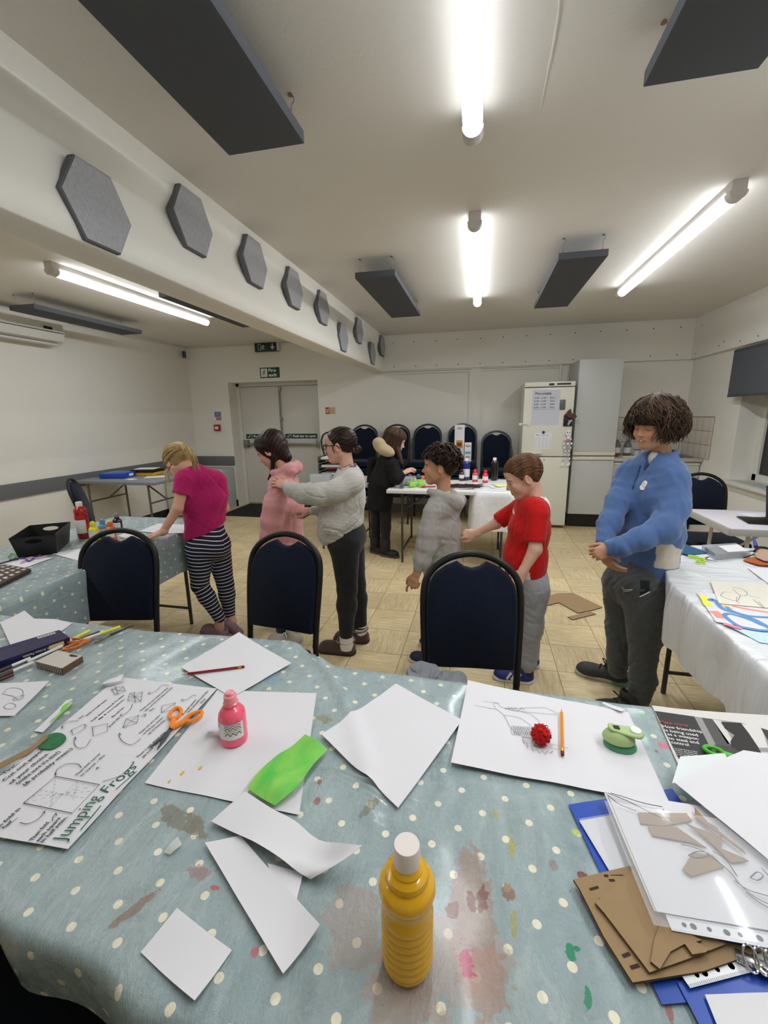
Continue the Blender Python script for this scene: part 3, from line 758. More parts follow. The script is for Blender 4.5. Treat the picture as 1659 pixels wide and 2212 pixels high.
# near work tables, wholly under the polka dot oilcloth
folding_table('work table under the big stained polka dot oilcloth, right half', -.30, 1.35, .34, .99, TZ-.008, GTOP, TLEG, name='work_table')
folding_table('work table under the big stained polka dot oilcloth, left half', -1.95, -.46, .42, 1.10, TZ-.008, GTOP, TLEG, name='work_table')
def pts_in(x, y): return 0
def oilcloth(name='polka_oilcloth_paint', ox=-.013, oy=.688, rot=-47, sp=.0555, r=.0062, stains=True):
    m, nt, b = new_mat(name); L = nt.links.new
    tc = nd(nt, 'ShaderNodeTexCoord')
    at_ = nd(nt, 'ShaderNodeAttribute', attribute_name='uvx'); at2 = nd(nt, 'ShaderNodeAttribute', attribute_name='uvy')
    cb = nd(nt, 'ShaderNodeCombineXYZ'); L(at_.outputs['Fac'], cb.inputs[0]); L(at2.outputs['Fac'], cb.inputs[1])
    off = nd(nt, 'ShaderNodeVectorMath', operation='SUBTRACT'); L(cb.outputs[0], off.inputs[0]); off.inputs[1].default_value = (ox, oy, 0)
    ro = nd(nt, 'ShaderNodeVectorRotate', rotation_type='Z_AXIS'); ro.inputs['Angle'].default_value = math.radians(-rot); L(off.outputs[0], ro.inputs['Vector'])
    sc = nd(nt, 'ShaderNodeVectorMath', operation='SCALE'); sc.inputs['Scale'].default_value = 1/sp; L(ro.outputs[0], sc.inputs[0])
    ad = nd(nt, 'ShaderNodeVectorMath', operation='ADD'); ad.inputs[1].default_value = (.5, .5, 0); L(sc.outputs[0], ad.inputs[0])
    fr = nd(nt, 'ShaderNodeVectorMath', operation='FRACTION'); L(ad.outputs[0], fr.inputs[0])
    su = nd(nt, 'ShaderNodeVectorMath', operation='SUBTRACT'); su.inputs[1].default_value = (.5, .5, 0); L(fr.outputs[0], su.inputs[0])
    ln = nd(nt, 'ShaderNodeVectorMath', operation='LENGTH'); L(su.outputs[0], ln.inputs[0])
    lt = nd(nt, 'ShaderNodeMapRange'); lt.inputs[1].default_value = (r+.0003)/sp; lt.inputs[2].default_value = (r-.0003)/sp; L(ln.outputs['Value'], lt.inputs[0])
    def noise(s_, d=6, rough=.6, dist=0, vec=None, scl=None):
        n = nd(nt, 'ShaderNodeTexNoise'); n.inputs['Scale'].default_value = s_; n.inputs['Detail'].default_value = d; n.inputs['Roughness'].default_value = rough; n.inputs['Distortion'].default_value = dist
        if scl:
            mp = nd(nt, 'ShaderNodeMapping'); mp.inputs['Scale'].default_value = scl; L(cb.outputs[0], mp.inputs[0]); L(mp.outputs[0], n.inputs['Vector'])
        else: L(cb.outputs[0], n.inputs['Vector'])
        return n.outputs[0]
    def rmp(v, a, b_, c=0, d=1):
        q = nd(nt, 'ShaderNodeMapRange'); q.inputs[1].default_value = a; q.inputs[2].default_value = b_; q.inputs[3].default_value = c; q.inputs[4].default_value = d; L(v, q.inputs[0]); return q.outputs[0]
    def mix(f, a, b_):
        q = nd(nt, 'ShaderNodeMix', data_type='RGBA'); L(f, q.inputs[0])
        for i, c in ((6, a), (7, b_)):
            if isinstance(c, tuple): q.inputs[i].default_value = (*c, 1)
            else: L(c, q.inputs[i])
        return q.outputs[2]
    base = mix(rmp(noise(4, 4), .35, .65), rgb(143, 162, 165), rgb(161, 178, 179))
    c = mix(lt.outputs[0], base, rgb(238, 232, 208))
    def blob(cx, cy, rx, ry, ang=0, wob=.35, ns=30):
        wob *= 1.9; ns *= .8
        s1 = nd(nt, 'ShaderNodeVectorMath', operation='SUBTRACT'); L(cb.outputs[0], s1.inputs[0]); s1.inputs[1].default_value = (cx, cy, 0)
        r1 = nd(nt, 'ShaderNodeVectorRotate', rotation_type='Z_AXIS'); r1.inputs['Angle'].default_value = -ang; L(s1.outputs[0], r1.inputs['Vector'])
        d1 = nd(nt, 'ShaderNodeVectorMath', operation='DIVIDE'); d1.inputs[1].default_value = (rx, ry, 1); L(r1.outputs[0], d1.inputs[0])
        l1 = nd(nt, 'ShaderNodeVectorMath', operation='LENGTH'); L(d1.outputs[0], l1.inputs[0])
        a1 = nd(nt, 'ShaderNodeMath', operation='MULTIPLY_ADD'); L(noise(ns, 5, .7), a1.inputs[0]); a1.inputs[1].default_value = wob*4; L(l1.outputs['Value'], a1.inputs[2])
        return rmp(a1.outputs[0], 1+wob*2+.02, 1+wob*2-.12)
    def mul(a, b_):
        q = nd(nt, 'ShaderNodeMath', operation='MULTIPLY'); L(a, q.inputs[0])
        if isinstance(b_, (int, float)): q.inputs[1].default_value = b_
        else: L(b_, q.inputs[1])
        return q.outputs[0]
    if stains:
        # whitish scrubbed film, brown washed patch, small paint marks
        c = mix(mul(rmp(noise(16, 8, .75, 1.5, scl=(1, .5, 1)), .50, .72), .5), c, rgb(196, 206, 204))
        c = mix(mul(rmp(noise(9, 8, .8, .8), .55, .68), .3), c, rgb(108, 112, 108))
        P_ = lambda a, b_: at(a, b_, z=TZ)
        def pb(px, py, rx, ry, col, k=.8, ang=0, wob=.3, ns=60):
            nonlocal c
            p = P_(px, py); c = mix(mul(blob(p.x, p.y, rx, ry, ang, wob, ns), k), c, col)
        pb(1020, 1960, .03, .085, rgb(160, 136, 122), .75, .1, .3, 25); pb(960, 2080, .085, .05, rgb(176, 158, 152), .6, .3, .3, 22); pb(760, 2000, .04, .06, rgb(166, 146, 136), .55, .3, .3, 22); pb(1050, 2120, .03, .04, rgb(170, 132, 112), .6)
        pb(1018, 1950, .006, .014, rgb(112, 62, 54), .9, .2, .4, 90); pb(1042, 1945, .008, .018, rgb(120, 70, 60), .9, -.2, .5, 90); pb(978, 1970, .009, .012, rgb(132, 90, 82), .8); pb(1100, 1930, .01, .012, rgb(132, 92, 72), .8)
        pb(1008, 2080, .010, .017, rgb(190, 70, 110), .9, .3, .6, 120); pb(1232, 2060, .006, .012, rgb(26, 140, 96), .95); pb(1246, 2052, .005, .004, rgb(26, 140, 96), .95); pb(1270, 2160, .005, .012, rgb(26, 140, 96), .9, -.2)
        pb(1105, 1830, .005, .018, rgb(168, 168, 60), .8, .1, .5, 110); pb(1110, 2000, .004, .02, rgb(168, 160, 70), .75, -.1, .4, 110); pb(1070, 1760, .007, .012, rgb(170, 164, 90), .6, 0, .5, 110)
        pb(1255, 1890, .008, .006, rgb(130, 66, 54), .9); pb(1195, 1870, .007, .01, rgb(140, 128, 118), .8); pb(1243, 1798, .006, .006, rgb(190, 214, 90), .9, 0, .05)
        pb(375, 1765, .035, .018, rgb(118, 112, 92), .7, -.4); pb(420, 1785, .03, .014, rgb(122, 110, 86), .75, -.6); pb(290, 1965, .030, .008, rgb(140, 116, 98), .8, 1.0); pb(430, 1885, .02, .010, rgb(160, 110, 108), .6, 0, .6, 90); pb(465, 1920, .008, .004, rgb(180, 80, 90), .85)
        pb(690, 1390, .05, .03, rgb(96, 104, 100), .75, .5); pb(700, 1555, .02, .012, rgb(140, 134, 96), .7, -.3); pb(800, 1750, .03, .008, rgb(126, 126, 92), .7, 1.1, .2); pb(850, 1850, .03, .004, rgb(160, 90, 80), .5, 1.2)
        pb(690, 1690, .006, .006, rgb(150, 88, 78), .8); pb(685, 1730, .006, .010, rgb(150, 88, 78), .8); pb(1380, 1590, .02, .03, rgb(150, 190, 184), .6); pb(1435, 1612, .01, .01, rgb(214, 110, 140), .8, 0, .6, 120); pb(1418, 1624, .004, .006, rgb(140, 100, 96), .9); pb(1385, 1545, .012, .012, rgb(120, 180, 150), .6)
        pb(870, 2160, .05, .03, rgb(174, 152, 138), .55); pb(1440, 2150, .004, .03, rgb(150, 82, 72), .8, -.2); pb(550, 2060, .006, .006, rgb(190, 96, 110), .8); pb(400, 1440, .03, .02, rgb(150, 190, 140), .5); pb(590, 1470, .02, .02, rgb(120, 160, 190), .5)
    else:
        c = mix(mul(rmp(noise(7, 8, .75), .55, .75), .55), c, rgb(88, 98, 100))
    L(c, b.inputs['Base Color'])
    L(rmp(noise(20, 6, .7), .3, .7, .16, .38), b.inputs['Roughness'])
    b.inputs['Coat Weight'].default_value = .25; b.inputs['Coat Roughness'].default_value = .12
    n2 = noise(26, 7, .75, .6, scl=(1, .35, 1)); n3 = noise(150, 3)
    hh = nd(nt, 'ShaderNodeMath', operation='MULTIPLY_ADD'); L(n3, hh.inputs[0]); hh.inputs[1].default_value = .08; L(n2, hh.inputs[2])
    bp = nd(nt, 'ShaderNodeBump'); bp.inputs['Strength'].default_value = .6; bp.inputs['Distance'].default_value = .014; L(hh.outputs[0], bp.inputs['Height']); L(bp.outputs[0], b.inputs['Normal'])
    return m
def draped(name, outline, z, drop, matl, label, cat='tablecloth', step=.02, ridge=None, flare=.03, wav_amp=.008, res=None, dropf=None):
    """cloth: a flat top filling 'outline' (convex-ish polygon, xy) and a skirt hanging 'drop' down with folds"""
    n0 = len(outline); per = []
    for i in range(n0):
        a = Vector(outline[i]); b = Vector(outline[(i+1) % n0]); m = max(1, int((b-a).length/step))
        for j in range(m): per.append(a+(b-a)*j/m)
    n = len(per); per = [(per[i-2]+per[i-1]*2+per[i]*3+per[(i+1) % n]*2+per[(i+2) % n])/9 for i in range(n)]
    arc = [0]
    for i in range(n): arc.append(arc[-1]+(per[(i+1) % n]-per[i]).length)
    cx = sum(p.x for p in per)/n; cy = sum(p.y for p in per)/n
    def hz(x, y): return z+(ridge(x, y) if ridge else 0)
    rows = []; M_ = 26
    # concentric rings from the centre line outwards keep the mesh regular
    for k in range(M_+1):
        t = k/M_
        row = []
        for p in per:
            x = cx+(p.x-cx)*t; y = cy+(p.y-cy)*t
            row.append(((x, y, hz(x, y)), (x, y)))
        rows.append(row)
    D = 14
    for k in range(1, D+1):
        row = []
        for i, p in enumerate(per):
            a = per[(i+1) % n]-per[i-1]; nrm = Vector((a.y, -a.x)).normalized()
            if nrm.dot(Vector((p.x-cx, p.y-cy))) < 0: nrm = -nrm
            s_ = arc[i]; dp = (dropf(p.x, p.y) if dropf else drop)
            q = k/D; dz = dp*q
            f = min(1, q*2)
            w_ = wav_amp*f*(math.sin(s_*11)+.6*math.sin(s_*23+1.3)+.35*math.sin(s_*41))
            out = .012*(1-math.exp(-q*8))+flare*q+w_+.004
            zz = hz(p.x, p.y)-dz+.006*math.exp(-q*10)*0
            if k == 1: out = .008; zz = hz(p.x, p.y)-.006; 
            row.append(((p.x+nrm.x*out, p.y+nrm.y*out, zz), (p.x+nrm.x*dz, p.y+nrm.y*dz)))
        rows.append(row)
    vs = np.array([v[0] for r in rows for v in r]); uv = np.array([v[1] for r in rows for v in r])
    fs = [(i*n+j, i*n+(j+1) % n, (i+1)*n+(j+1) % n, (i+1)*n+j) for i in range(len(rows)-1) for j in range(n)]
    fs = [f[::-1] for f in fs]
    o = np_mesh(name, [(vs, fs)], matl, attrs={'uvx': uv[:, 0], 'uvy': uv[:, 1]}, label=label, cat=cat)
    return o
def seg_d(x, y, a, b):
    vx, vy = b[0]-a[0], b[1]-a[1]; t = max(0, min(1, ((x-a[0])*vx+(y-a[1])*vy)/(vx*vx+vy*vy))); return math.hypot(x-a[0]-vx*t, y-a[1]-vy*t), t
RG = [[at(q[0], q[1], z=TZ) for q in ((690, 1425), (735, 1490), (765, 1575), (800, 1690), (790, 1760))], [at(q[0], q[1], z=TZ) for q in ((30, 2010), (200, 2060), (260, 2100))]]
def ridge1(x, y):
    h = 0.0
    for a, b in zip(RG[0][:-1], RG[0][1:]):
        d, t = seg_d(x, y, a, b); h = max(h, .011*math.exp(-(d/.016)**2))
    h += .0012*math.sin(x*37+y*11)*math.sin(y*29-x*7)+.0015*math.sin(x*13)*math.sin(y*17+1)
    return h
OIL = oilcloth()
c1, c2, c3 = at(640, 1385, z=TZ), at(690, 1425, z=TZ), at(712, 1442, z=TZ)
big = [(-1.97, 1.115), (-1.0, 1.115), (c1.x, c1.y), (c2.x-.03, c2.y+.01), (c3.x, 1.035), (.4, 1.012), (1.37, .985), (1.37, .30), (.2, .30), (-.20, .305), (-.345, .303), (-.395, .305), (-.425, .325), (-.475, .335), (-.62, .338), (-.72, .365), (-.9, .39), (-1.97, .40)]
draped('polka_dot_tablecloth', big, TZ+.001, .2, OIL, 'big stained pale blue polka dot oilcloth covering the near work tables', ridge=ridge1, step=.016, flare=-.012, dropf=lambda x, y: .105 if y < .5 else .2)
# left table with its own polka dot cloth
folding_table('table under the polka dot cloth in the left bay, where the girl in magenta leans', -2.62, -1.9, 1.25, 2.6, .72-.008, GTOP, TLEG, name='work_table')
OIL2 = oilcloth('polka_cloth_paint_left', -2.0, 1.5, 40, .062, .0066, False)
lt_ = [(-2.66, 1.22), (-2.66, 2.66), (-2.05, 2.66), (-1.865, 2.6), (-1.865, 1.9), (-1.865, 1.22)]
draped('polka_dot_tablecloth', lt_, .721, .25, OIL2, 'pale blue polka dot cloth on the left table, darker and cleaner than the near one', ridge=lambda x, y: .0015*math.sin(x*13)*math.sin(y*17+1), wav_amp=.007, flare=.02)
# right table with white plastic sheet
folding_table('table under the white plastic sheet at the right edge', .9, 2.1, 1.06, 2.38, TZ-.008, GTOP, TLEG, name='work_table')
def plastic(name):
    m, nt, b = new_mat(name); L = nt.links.new
    tc = nd(nt, 'ShaderNodeTexCoord')
    mp = nd(nt, 'ShaderNodeMapping'); mp.inputs['Scale'].default_value = (1, 2.2, .5); mp.inputs['Rotation'].default_value = (0, 0, .5); L(tc.outputs['Object'], mp.inputs[0])
    n = nd(nt, 'ShaderNodeTexNoise'); n.inputs['Scale'].default_value = 9; n.inputs['Detail'].default_value = 4; n.inputs['Distortion'].default_value = .8; L(mp.outputs[0], n.inputs['Vector'])
    bp = nd(nt, 'ShaderNodeBump'); bp.inputs['Strength'].default_value = .5; bp.inputs['Distance'].default_value = .03; L(n.outputs[0], bp.inputs['Height']); L(bp.outputs[0], b.inputs['Normal'])
    b.inputs['Base Color'].default_value = (*rgb(226, 228, 230), 1); b.inputs['Roughness'].default_value = .32
    b.inputs['Transmission Weight'].default_value = 0
    return m
PLAS = plastic('white_plastic_sheet')
rt = [(.785, 1.02), (.785, 1.5), (.79, 1.9), (.87, 2.17), (.97, 2.36), (1.09, 2.46), (2.13, 2.45), (2.13, 1.02)]
draped('plastic_tablecloth', rt, TZ+.001, .25, PLAS, 'white plastic sheet over the right table beside the tall boy', wav_amp=.013, flare=-.01, ridge=lambda x, y: .0025*math.sin(x*23+y*9)*math.sin(y*31-x*12)+.0015*math.sin(y*60+x*20))
# back craft table: bare white left end, plastic over the right end
folding_table('long white folding craft table in front of the stacked chairs', -.86, .36, 3.95, 4.68, TZ, WTOP, TLEG, name='craft_table', r=.011)
bt = [(-.05, 4.73), (-.06, 4.2), (-.03, 3.96), (.1, 3.92), (.3, 3.91), (.39, 3.93), (.4, 4.0), (.4, 4.73)]
draped('plastic_tablecloth', bt, TZ+.004, .36, PLAS, 'white plastic sheet hanging over the right end of the back craft table', wav_amp=.016, flare=.02, ridge=lambda x, y: .003*abs(math.sin(x*17+y*9)))
# grey folding table at left wall
folding_table('grey folding table against the left wall with folders on it', -4.5, -3.42, 3.95, 4.62, .765, GTOP, mat('leg_steel', rgb(110, 108, 102), rough=.4, metal=.6), name='grey_table')
# small white camping table at right
t = folding_table('small white folding table with the tablet at the right', 1.56, 2.45, 3.03, 3.62, .70, mat('pale_lilac_top', rgb(212, 208, 216), rough=.35), mat('alu', rgb(190, 190, 186), rough=.4, metal=.3), name='camping_table', thick=.02)
mb = MB()
for y in (-.3, .3): mb.bb(-.45, .45, y-.008, y+.008, .655, .70, .003)
for x in (-.45, .45): mb.bb(x-.008, x+.008, -.3, .3, .655, .70, .003)
mb.build('edge_rail', mat('alu', (0, 0, 0)), t)
# ================================================================ kitchen
FRI = mat('fridge_white', rgb(216, 214, 200), rough=.35); CAB = mat('cabinet_white', rgb(188, 190, 188), rough=.4, noise=.03, nscale=4)
t = thing('fridge_freezer', 'white fridge freezer with papers, magnets and a paper skeleton on its door', 'fridge', (.785, 5.95, 0))
MB().bb(-.285, .285, -.27, .27, .02, 1.79, .006).build('body', FRI, t)
MB().bb(-.285, .285, -.335, -.275, .91, 1.725, .01).build('door', FRI, t)
MB().bb(-.285, .285, -.335, -.275, .045, .9, .01).build('door', FRI, t)
mb = MB(); mb.bb(-.285, .285, -.33, -.27, 1.735, 1.79, .006); pf = mb.build('control_panel', FRI, t)
mb = MB(); mb.bb(-.01, .05, -.333, -.329, 1.748, 1.772); mb.bb(.08, .235, -.333, -.329, 1.752, 1.772); mb.build('dials', SKIRT, pf)
MB().box((-.16, -.36, .955), (.22, .05, .03), 0, .012).build('handle', FRI, t)
mb = MB(); mb.bb(-.02, 0, -.337, -.334, .865, .872); mb.build('badge', SKIRT, t)
mb = MB(); mb.bb(-.33, -.29, -.34, -.3, 1.285, 1.315, .004); mb.bb(-.24, -.2, -.345, -.33, 1.275, 1.325, .006); mb.tube([(-.3, -.345, 1.3), (-.22, -.345, 1.3)], .004, 6); mb.build('child_lock', TRIM, t)
FY = 5.95-.335
def on_fridge(px, py): return at(px, py, y=FY)
PAPER = mat('paper_white', rgb(226, 226, 232), rough=.7); PGREY = mat('paper_grey', rgb(196, 198, 208), rough=.7); PEN = mat('pen_ink', rgb(30, 28, 34), rough=.6)
p0, p1 = on_fridge(1151, 843), on_fridge(1206, 918)
t = thing('timetable_poster', 'grey paper timetable headed Pro-create on the upper fridge door', 'poster', ((p0.x+p1.x)/2, FY, (p0.z+p1.z)/2)); w2, h2 = abs(p1.x-p0.x)/2, abs(p1.z-p0.z)/2
MB().bb(-w2, w2, -.0015, -.0003, -h2, h2).build('sheet', PGREY, t)
mb = MB(); up = (0, 0, 1); LF = V(0, -.0005, 0)
write_line(mb, 'Pro-create', (-w2*.8, -.0016, h2*.74), (w2*.35, -.0016, h2*.74), up, .03, LF, .02)
for k, (a, b_) in enumerate([('5.00 - 5.30', 'Emo'), ('5.30 - 6.00', 'Zoe'), ('6.00 - 6.30', 'Seb'), ('6.30 - 7.00', 'Chloe')]):
    zz = h2*(.52-.18*k); write_line(mb, a, (-w2*.85, -.0016, zz), (w2*.0, -.0016, zz), up, .016, LF, .02); write_line(mb, b_, (w2*.28, -.0016, zz), (w2*.62, -.0016, zz), up, .016, LF, .02)
mb.bb(-w2*.9, w2*.7, -.002, -.0015, -h2*.10, -h2*.09); mb.build('writing', PEN, t)
p = on_fridge(1215, 874); t = MB().box((0, 0, 0), (.062, .02, .115), 0, .01).build('grey_clip_magnet', mat('clip_grey', rgb(92, 94, 96), rough=.4), label='grey magnetic clip on the upper right of the fridge door', cat='magnet', org=None); t.location = (p.x, FY-.01, p.z)
p = on_fridge(1227, 902)
t = thing('fridge_ornament', 'brown and black paper craft creature clipped to the right edge of the fridge door', 'ornament', (p.x, FY-.004, p.z))
MB().bb(-.05, .05, -.012, 0, -.1, .03, .002).build('black_base', SKIRT, t)
MB().prism([(-.045, -.012, .03), (.0, -.012, .09), (.02, -.012, .1), (.03, -.012, .05), (.08, -.012, .03), (.095, -.012, .01), (.06, -.012, -.01), (.0, -.012, .0)], (0, -.02, 0)).build('brown_body', mat('brown_card', rgb(84, 46, 36)), t)
mb = MB(); mb.bb(.005, .015, -.016, -.012, -.09, -.03); mb.box((.02, -.015, -.055), (.02, .004, .07), 0, 0, 0, Matrix.Rotation(.6, 3, 'Y')); mb.lathe([(.001, 0), (.006, 0)], (-.02, -.0335, .02), 8, 0, Matrix.Rotation(PI/2, 3, 'X')); mb.build('pale_marks', mat('mark_grey', rgb(170, 170, 170)), t)
p0, p1 = on_fridge(1154, 935), on_fridge(1191, 970)
t = thing('calendar_sheet', 'white calendar grid sheet on the lower part of the upper fridge door', 'paper', ((p0.x+p1.x)/2, FY, (p0.z+p1.z)/2))
MB().bb(-.095, .095, -.0015, -.0003, -.095, .095).build('sheet', PAPER, t)
mb = MB()
for k in range(8): mb.bb(-.085, .085, -.002, -.0015, -.08+k*.018, -.0785+k*.018)
for k in range(5): mb.bb(-.085+k*.0425, -.0835+k*.0425, -.002, -.0015, -.08, .046)
write_line(mb, 'My calendar', (-.08, -.0016, .066), (.07, -.0016, .066), up, .014, LF, .01); mb.build('grid_lines', mat('grid_grey', rgb(120, 120, 124)), t)
p = on_fridge(1174, 934); o = MB().lathe([(0, .012), (.014, .012), (.018, 0)], n=16, M=Matrix.Rotation(PI/2, 3, 'X')).build('blue_magnet', mat('magnet_blue', rgb(36, 56, 140), rough=.3), label='round blue magnet holding the calendar sheet', cat='magnet'); o.location = (p.x, FY-.001, p.z)
# paper chain skeleton
p = on_fridge(1227, 935); t = thing('paper_skeleton', 'white paper chain skeleton hanging at the right of the fridge door', 'paper decoration', (p.x, FY-.03, p.z))
mb = MB(); mb.lathe([(0, .004), (.03, .004), (.034, 0), (0, 0)], (0, 0, 0), 20, 0, Matrix.Rotation(PI/2, 3, 'X')); mb.box((0, 0, -.028), (.042, .004, .02), 0, .001); hd = mb.build('skull', PAPER, t)
mb = MB()
for x in (-.013, .015): mb.lathe([(0, .001), (.007, .001), (.007, 0)], (x, -.0045, .006), 10, 0, Matrix.Rotation(PI/2, 3, 'X'))
mb.bb(-.002, .004, -.006, -.004, -.01, -.004); stroke(mb, [(-.014, -.0045, -.02), (0, -.0045, -.028), (.016, -.0045, -.02)], .0025, V(0, -1, 0), .0005); mb.build('drawn_face', PEN, hd)
def link(mb, c, r, w_, ax): 
    c = Vector(c); pts = []
    for a in rings(14): pts.append(c+(Vector((math.cos(a)*r, 0, math.sin(a)*r)) if ax else Vector((0, math.cos(a)*r, math.sin(a)*r))))
    n_ = len(pts); wd = Vector((0, 1, 0)) if ax else Vector((1, 0, 0))
    vs = [q+wd*w_/2 for q in pts]+[q-wd*w_/2 for q in pts]
    mb.add(vs, [(i, (i+1) % n_, n_+(i+1) % n_, n_+i) for i in range(n_)], True)
mb = MB()
for k in range(4): link(mb, (0, 0, -.06-k*.034), .018, .028, k % 2)
mb.build('spine_chain', PAPER, t)
for s_ in (-1, 1):
    mb = MB()
    for k in range(6): link(mb, (s_*(.03+.013*math.sin(k*.7)), 0, -.075-k*.026), .014, .016, k % 2)
    mb.build('arm_chain', PAPER, t)
    mb = MB()
    for k in range(7): link(mb, (s_*(.018+.006*k*.5), 0, -.19-k*.024), .013, .015, (k+1) % 2)
    mb.prism([(s_*.035-.008, -.001, -.35), (s_*.035+.008, -.001, -.35), (s_*.035+.008, -.001, -.385), (s_*.035-.03, -.001, -.40), (s_*.035-.03, -.001, -.385)], (0, .002, 0)); mb.build('leg_chain', PAPER, t)
mb = MB(); mb.sphere((0, -.02, -.085), .018, 8, sc=(1, .5, 1)); mb.build('pink_heart', mat('pale_pink', rgb(196, 120, 150)), t)
# tall unit
t = thing('tall_cabinet', 'tall pale two door larder cabinet right of the fridge', 'cabinet', (1.355, 6.0, 0))
MB().bb(-.24, .24, -.26, .27, .17, 2.04, .003).build('body', CAB, t)
MB().bb(-.24, .24, -.23, .27, 0, .17).build('plinth', SKIRT, t)
HND = mat('handle_cream', rgb(212, 208, 194), rough=.35)
d1 = MB().bb(-.238, .238, -.282, -.262, .955, 2.035, .002).build('door', CAB, t); MB().bb(-.238, .238, -.296, -.282, .915, .955, .003).build('handle', HND, t)
d2 = MB().bb(-.238, .238, -.282, -.262, .175, .855, .002).build('door', CAB, t); MB().bb(-.238, .238, -.296, -.262, .86, .90, .003).build('handle', HND, t)
t = thing('sink_cabinet', 'white base cabinet under the kitchen worktop at the right', 'cabinet', (2.07, 6.02, 0))
MB().bb(-.47, .47, -.24, .28, .12, .84).build('body', CAB, t); MB().bb(-.47, .47, -.2, .28, 0, .12).build('plinth', SKIRT, t)
for x0, x1 in ((-.465, -.005), (.005, .465)):
    d = MB().bb(x0, x1, -.262, -.242, .14, .62, .002).build('door', CAB, t); MB().bb(x0, x1, -.275, -.262, .60, .625, .003).build('door_rail', HND, d)
    d = MB().bb(x0, x1, -.262, -.242, .65, .83, .002).build('drawer', CAB, t); MB().bb(x0, x1, -.275, -.262, .80, .825, .003).build('drawer_rail', HND, d)
t = thing('worktop', 'pale grey kitchen worktop with a steel sink at the right', 'worktop', (2.07, 6.02, .84))
MB().bb(-.475, .475, -.3, .29, 0, .04, .006).build('slab', mat('worktop_grey', rgb(176, 172, 166), rough=.4, noise=.08, nscale=120), t)
mb = MB(); mb.bb(.0, .42, -.22, .2, .04, .048, .004); mb.build('sink_rim', STEEL, t); mb = MB(); mb.bb(.04, .38, -.18, .16, .045, .05); mb.build('sink_bowl', mat('bowl_dark', rgb(110, 110, 108), rough=.3, metal=.7), t)
mb = MB(); mb.tube(smooth_line([(.2, .24, .04), (.2, .24, .2), (.2, .2, .25), (.2, .1, .24), (.2, .08, .2)]), .009, 8); mb.build('tap', STEEL, t)
# splashback tiles
TILE = mat('tile_cream', rgb(208, 202, 190), rough=.25); GROUT = mat('tile_grout', rgb(110, 98, 84), rough=.8)
mb = MB(); mb.bb(1.6, XR, YB-.004, YB, .88, 1.36, 0, 1)
for i in range(7):
    for j in range(3):
        x0 = 1.6+i*.152-(.02 if j % 2 else 0); x0_, x1_ = max(1.602, x0+.0025), min(XR-.003, x0+.1495)
        if x1_ > x0_: mb.bb(x0_, x1_, YB-.012, YB-.003, .882+j*.158, .882+j*.158+.1545, .0015)
mb.build('trim_10', [TILE, GROUT], kind='structure')
mb = MB(); mb.bb(XR-.004, XR, 5.6, YB-.012, .88, 1.36, 0, 1)
for i in range(5):
    for j in range(3): 
        y1_ = YB-.014-i*.152; y0_ = max(5.603, y1_-.148)
        if y1_ > y0_: mb.bb(XR-.012, XR-.003, y0_, y1_, .882+j*.158, .882+j*.158+.1545, .0015)
mb.build('trim_11', [TILE, GROUT], kind='structure')
# roller blind
p0, p1 = at(1586, 762, x=2.45), at(1575, 858, x=2.45)
t = thing('roller_blind', 'charcoal roller blind over the top of the window at the right', 'blind', (2.45, p0.y-.9, p1.z))
MB().bb(-.002, .002, -.9, .9, .02, p0.z-p1.z-.0).build('fabric', mat('blind_grey', rgb(78, 82, 88), rough=.7, noise=.04, nscale=30), t)
MB().bb(-.006, .006, -.9, .9, 0, .022, .003).build('bottom_bar', mat('blind_bar', rgb(66, 70, 76)), t); mb = MB(); mb.tube([(.02, -.9, p0.z-p1.z+.01), (.02, .9, p0.z-p1.z+.01)], .022, 12); mb.build('roller', mat('blind_bar', (0, 0, 0)), t)
MB().bb(.01, .09, -.92, -.88, .38, .47).build('bracket', TRIM, t)
# ================================================================ people
def nrmz(v): v = Vector(v); v.normalize(); return v
class Head:
    """head frame: x forward, y to the person's left, z up; s scales a 0.21 m tall head"""
    def __init__(h, c, yaw, pitch=0, roll=0, s=1.0):
        h.c = Vector(c); h.s = s
        R_ = Matrix.Rotation(yaw, 3, 'Z') @ Matrix.Rotation(-pitch, 3, 'Y') @ Matrix.Rotation(roll, 3, 'X')
        h.R = R_; h.Rn = np.array(R_, dtype=np.float32)
    def p(h, x, y, z): return h.c + h.R @ Vector((x, y, z))*h.s
    def loc(h, P): return ((P-A3(h.c))@h.Rn)/h.s
    def e(h, S, c, r, k=.02, op='u', rot=None):
        M = h.R if rot is None else h.R @ rot
        S.ell(h.p(*c), [v*h.s for v in r], k*h.s, op, M)
    def k(h, S, a, b, ra, rb, k=.02, op='u'): S.cone(h.p(*a), h.p(*b), ra*h.s, rb*h.s, k*h.s, op)
def skull_d(L):
    def el(c, r):
        u = (L-np.array(c, np.float32))/np.array(r, np.float32); k0 = np.sqrt((u*u).sum(1))+1e-9; w_ = u/np.array(r, np.float32)
        return k0*(k0-1)/np.sqrt((w_*w_).sum(1)+1e-12)
    a = el((-.014, 0, .030), (.090, .071, .078)); b = el((.012, 0, -.025), (.066, .054, .07)); k = .03
    h = np.clip(.5+.5*(b-a)/k, 0, 1); return b+(a-b)*h-k*h*(1-h)
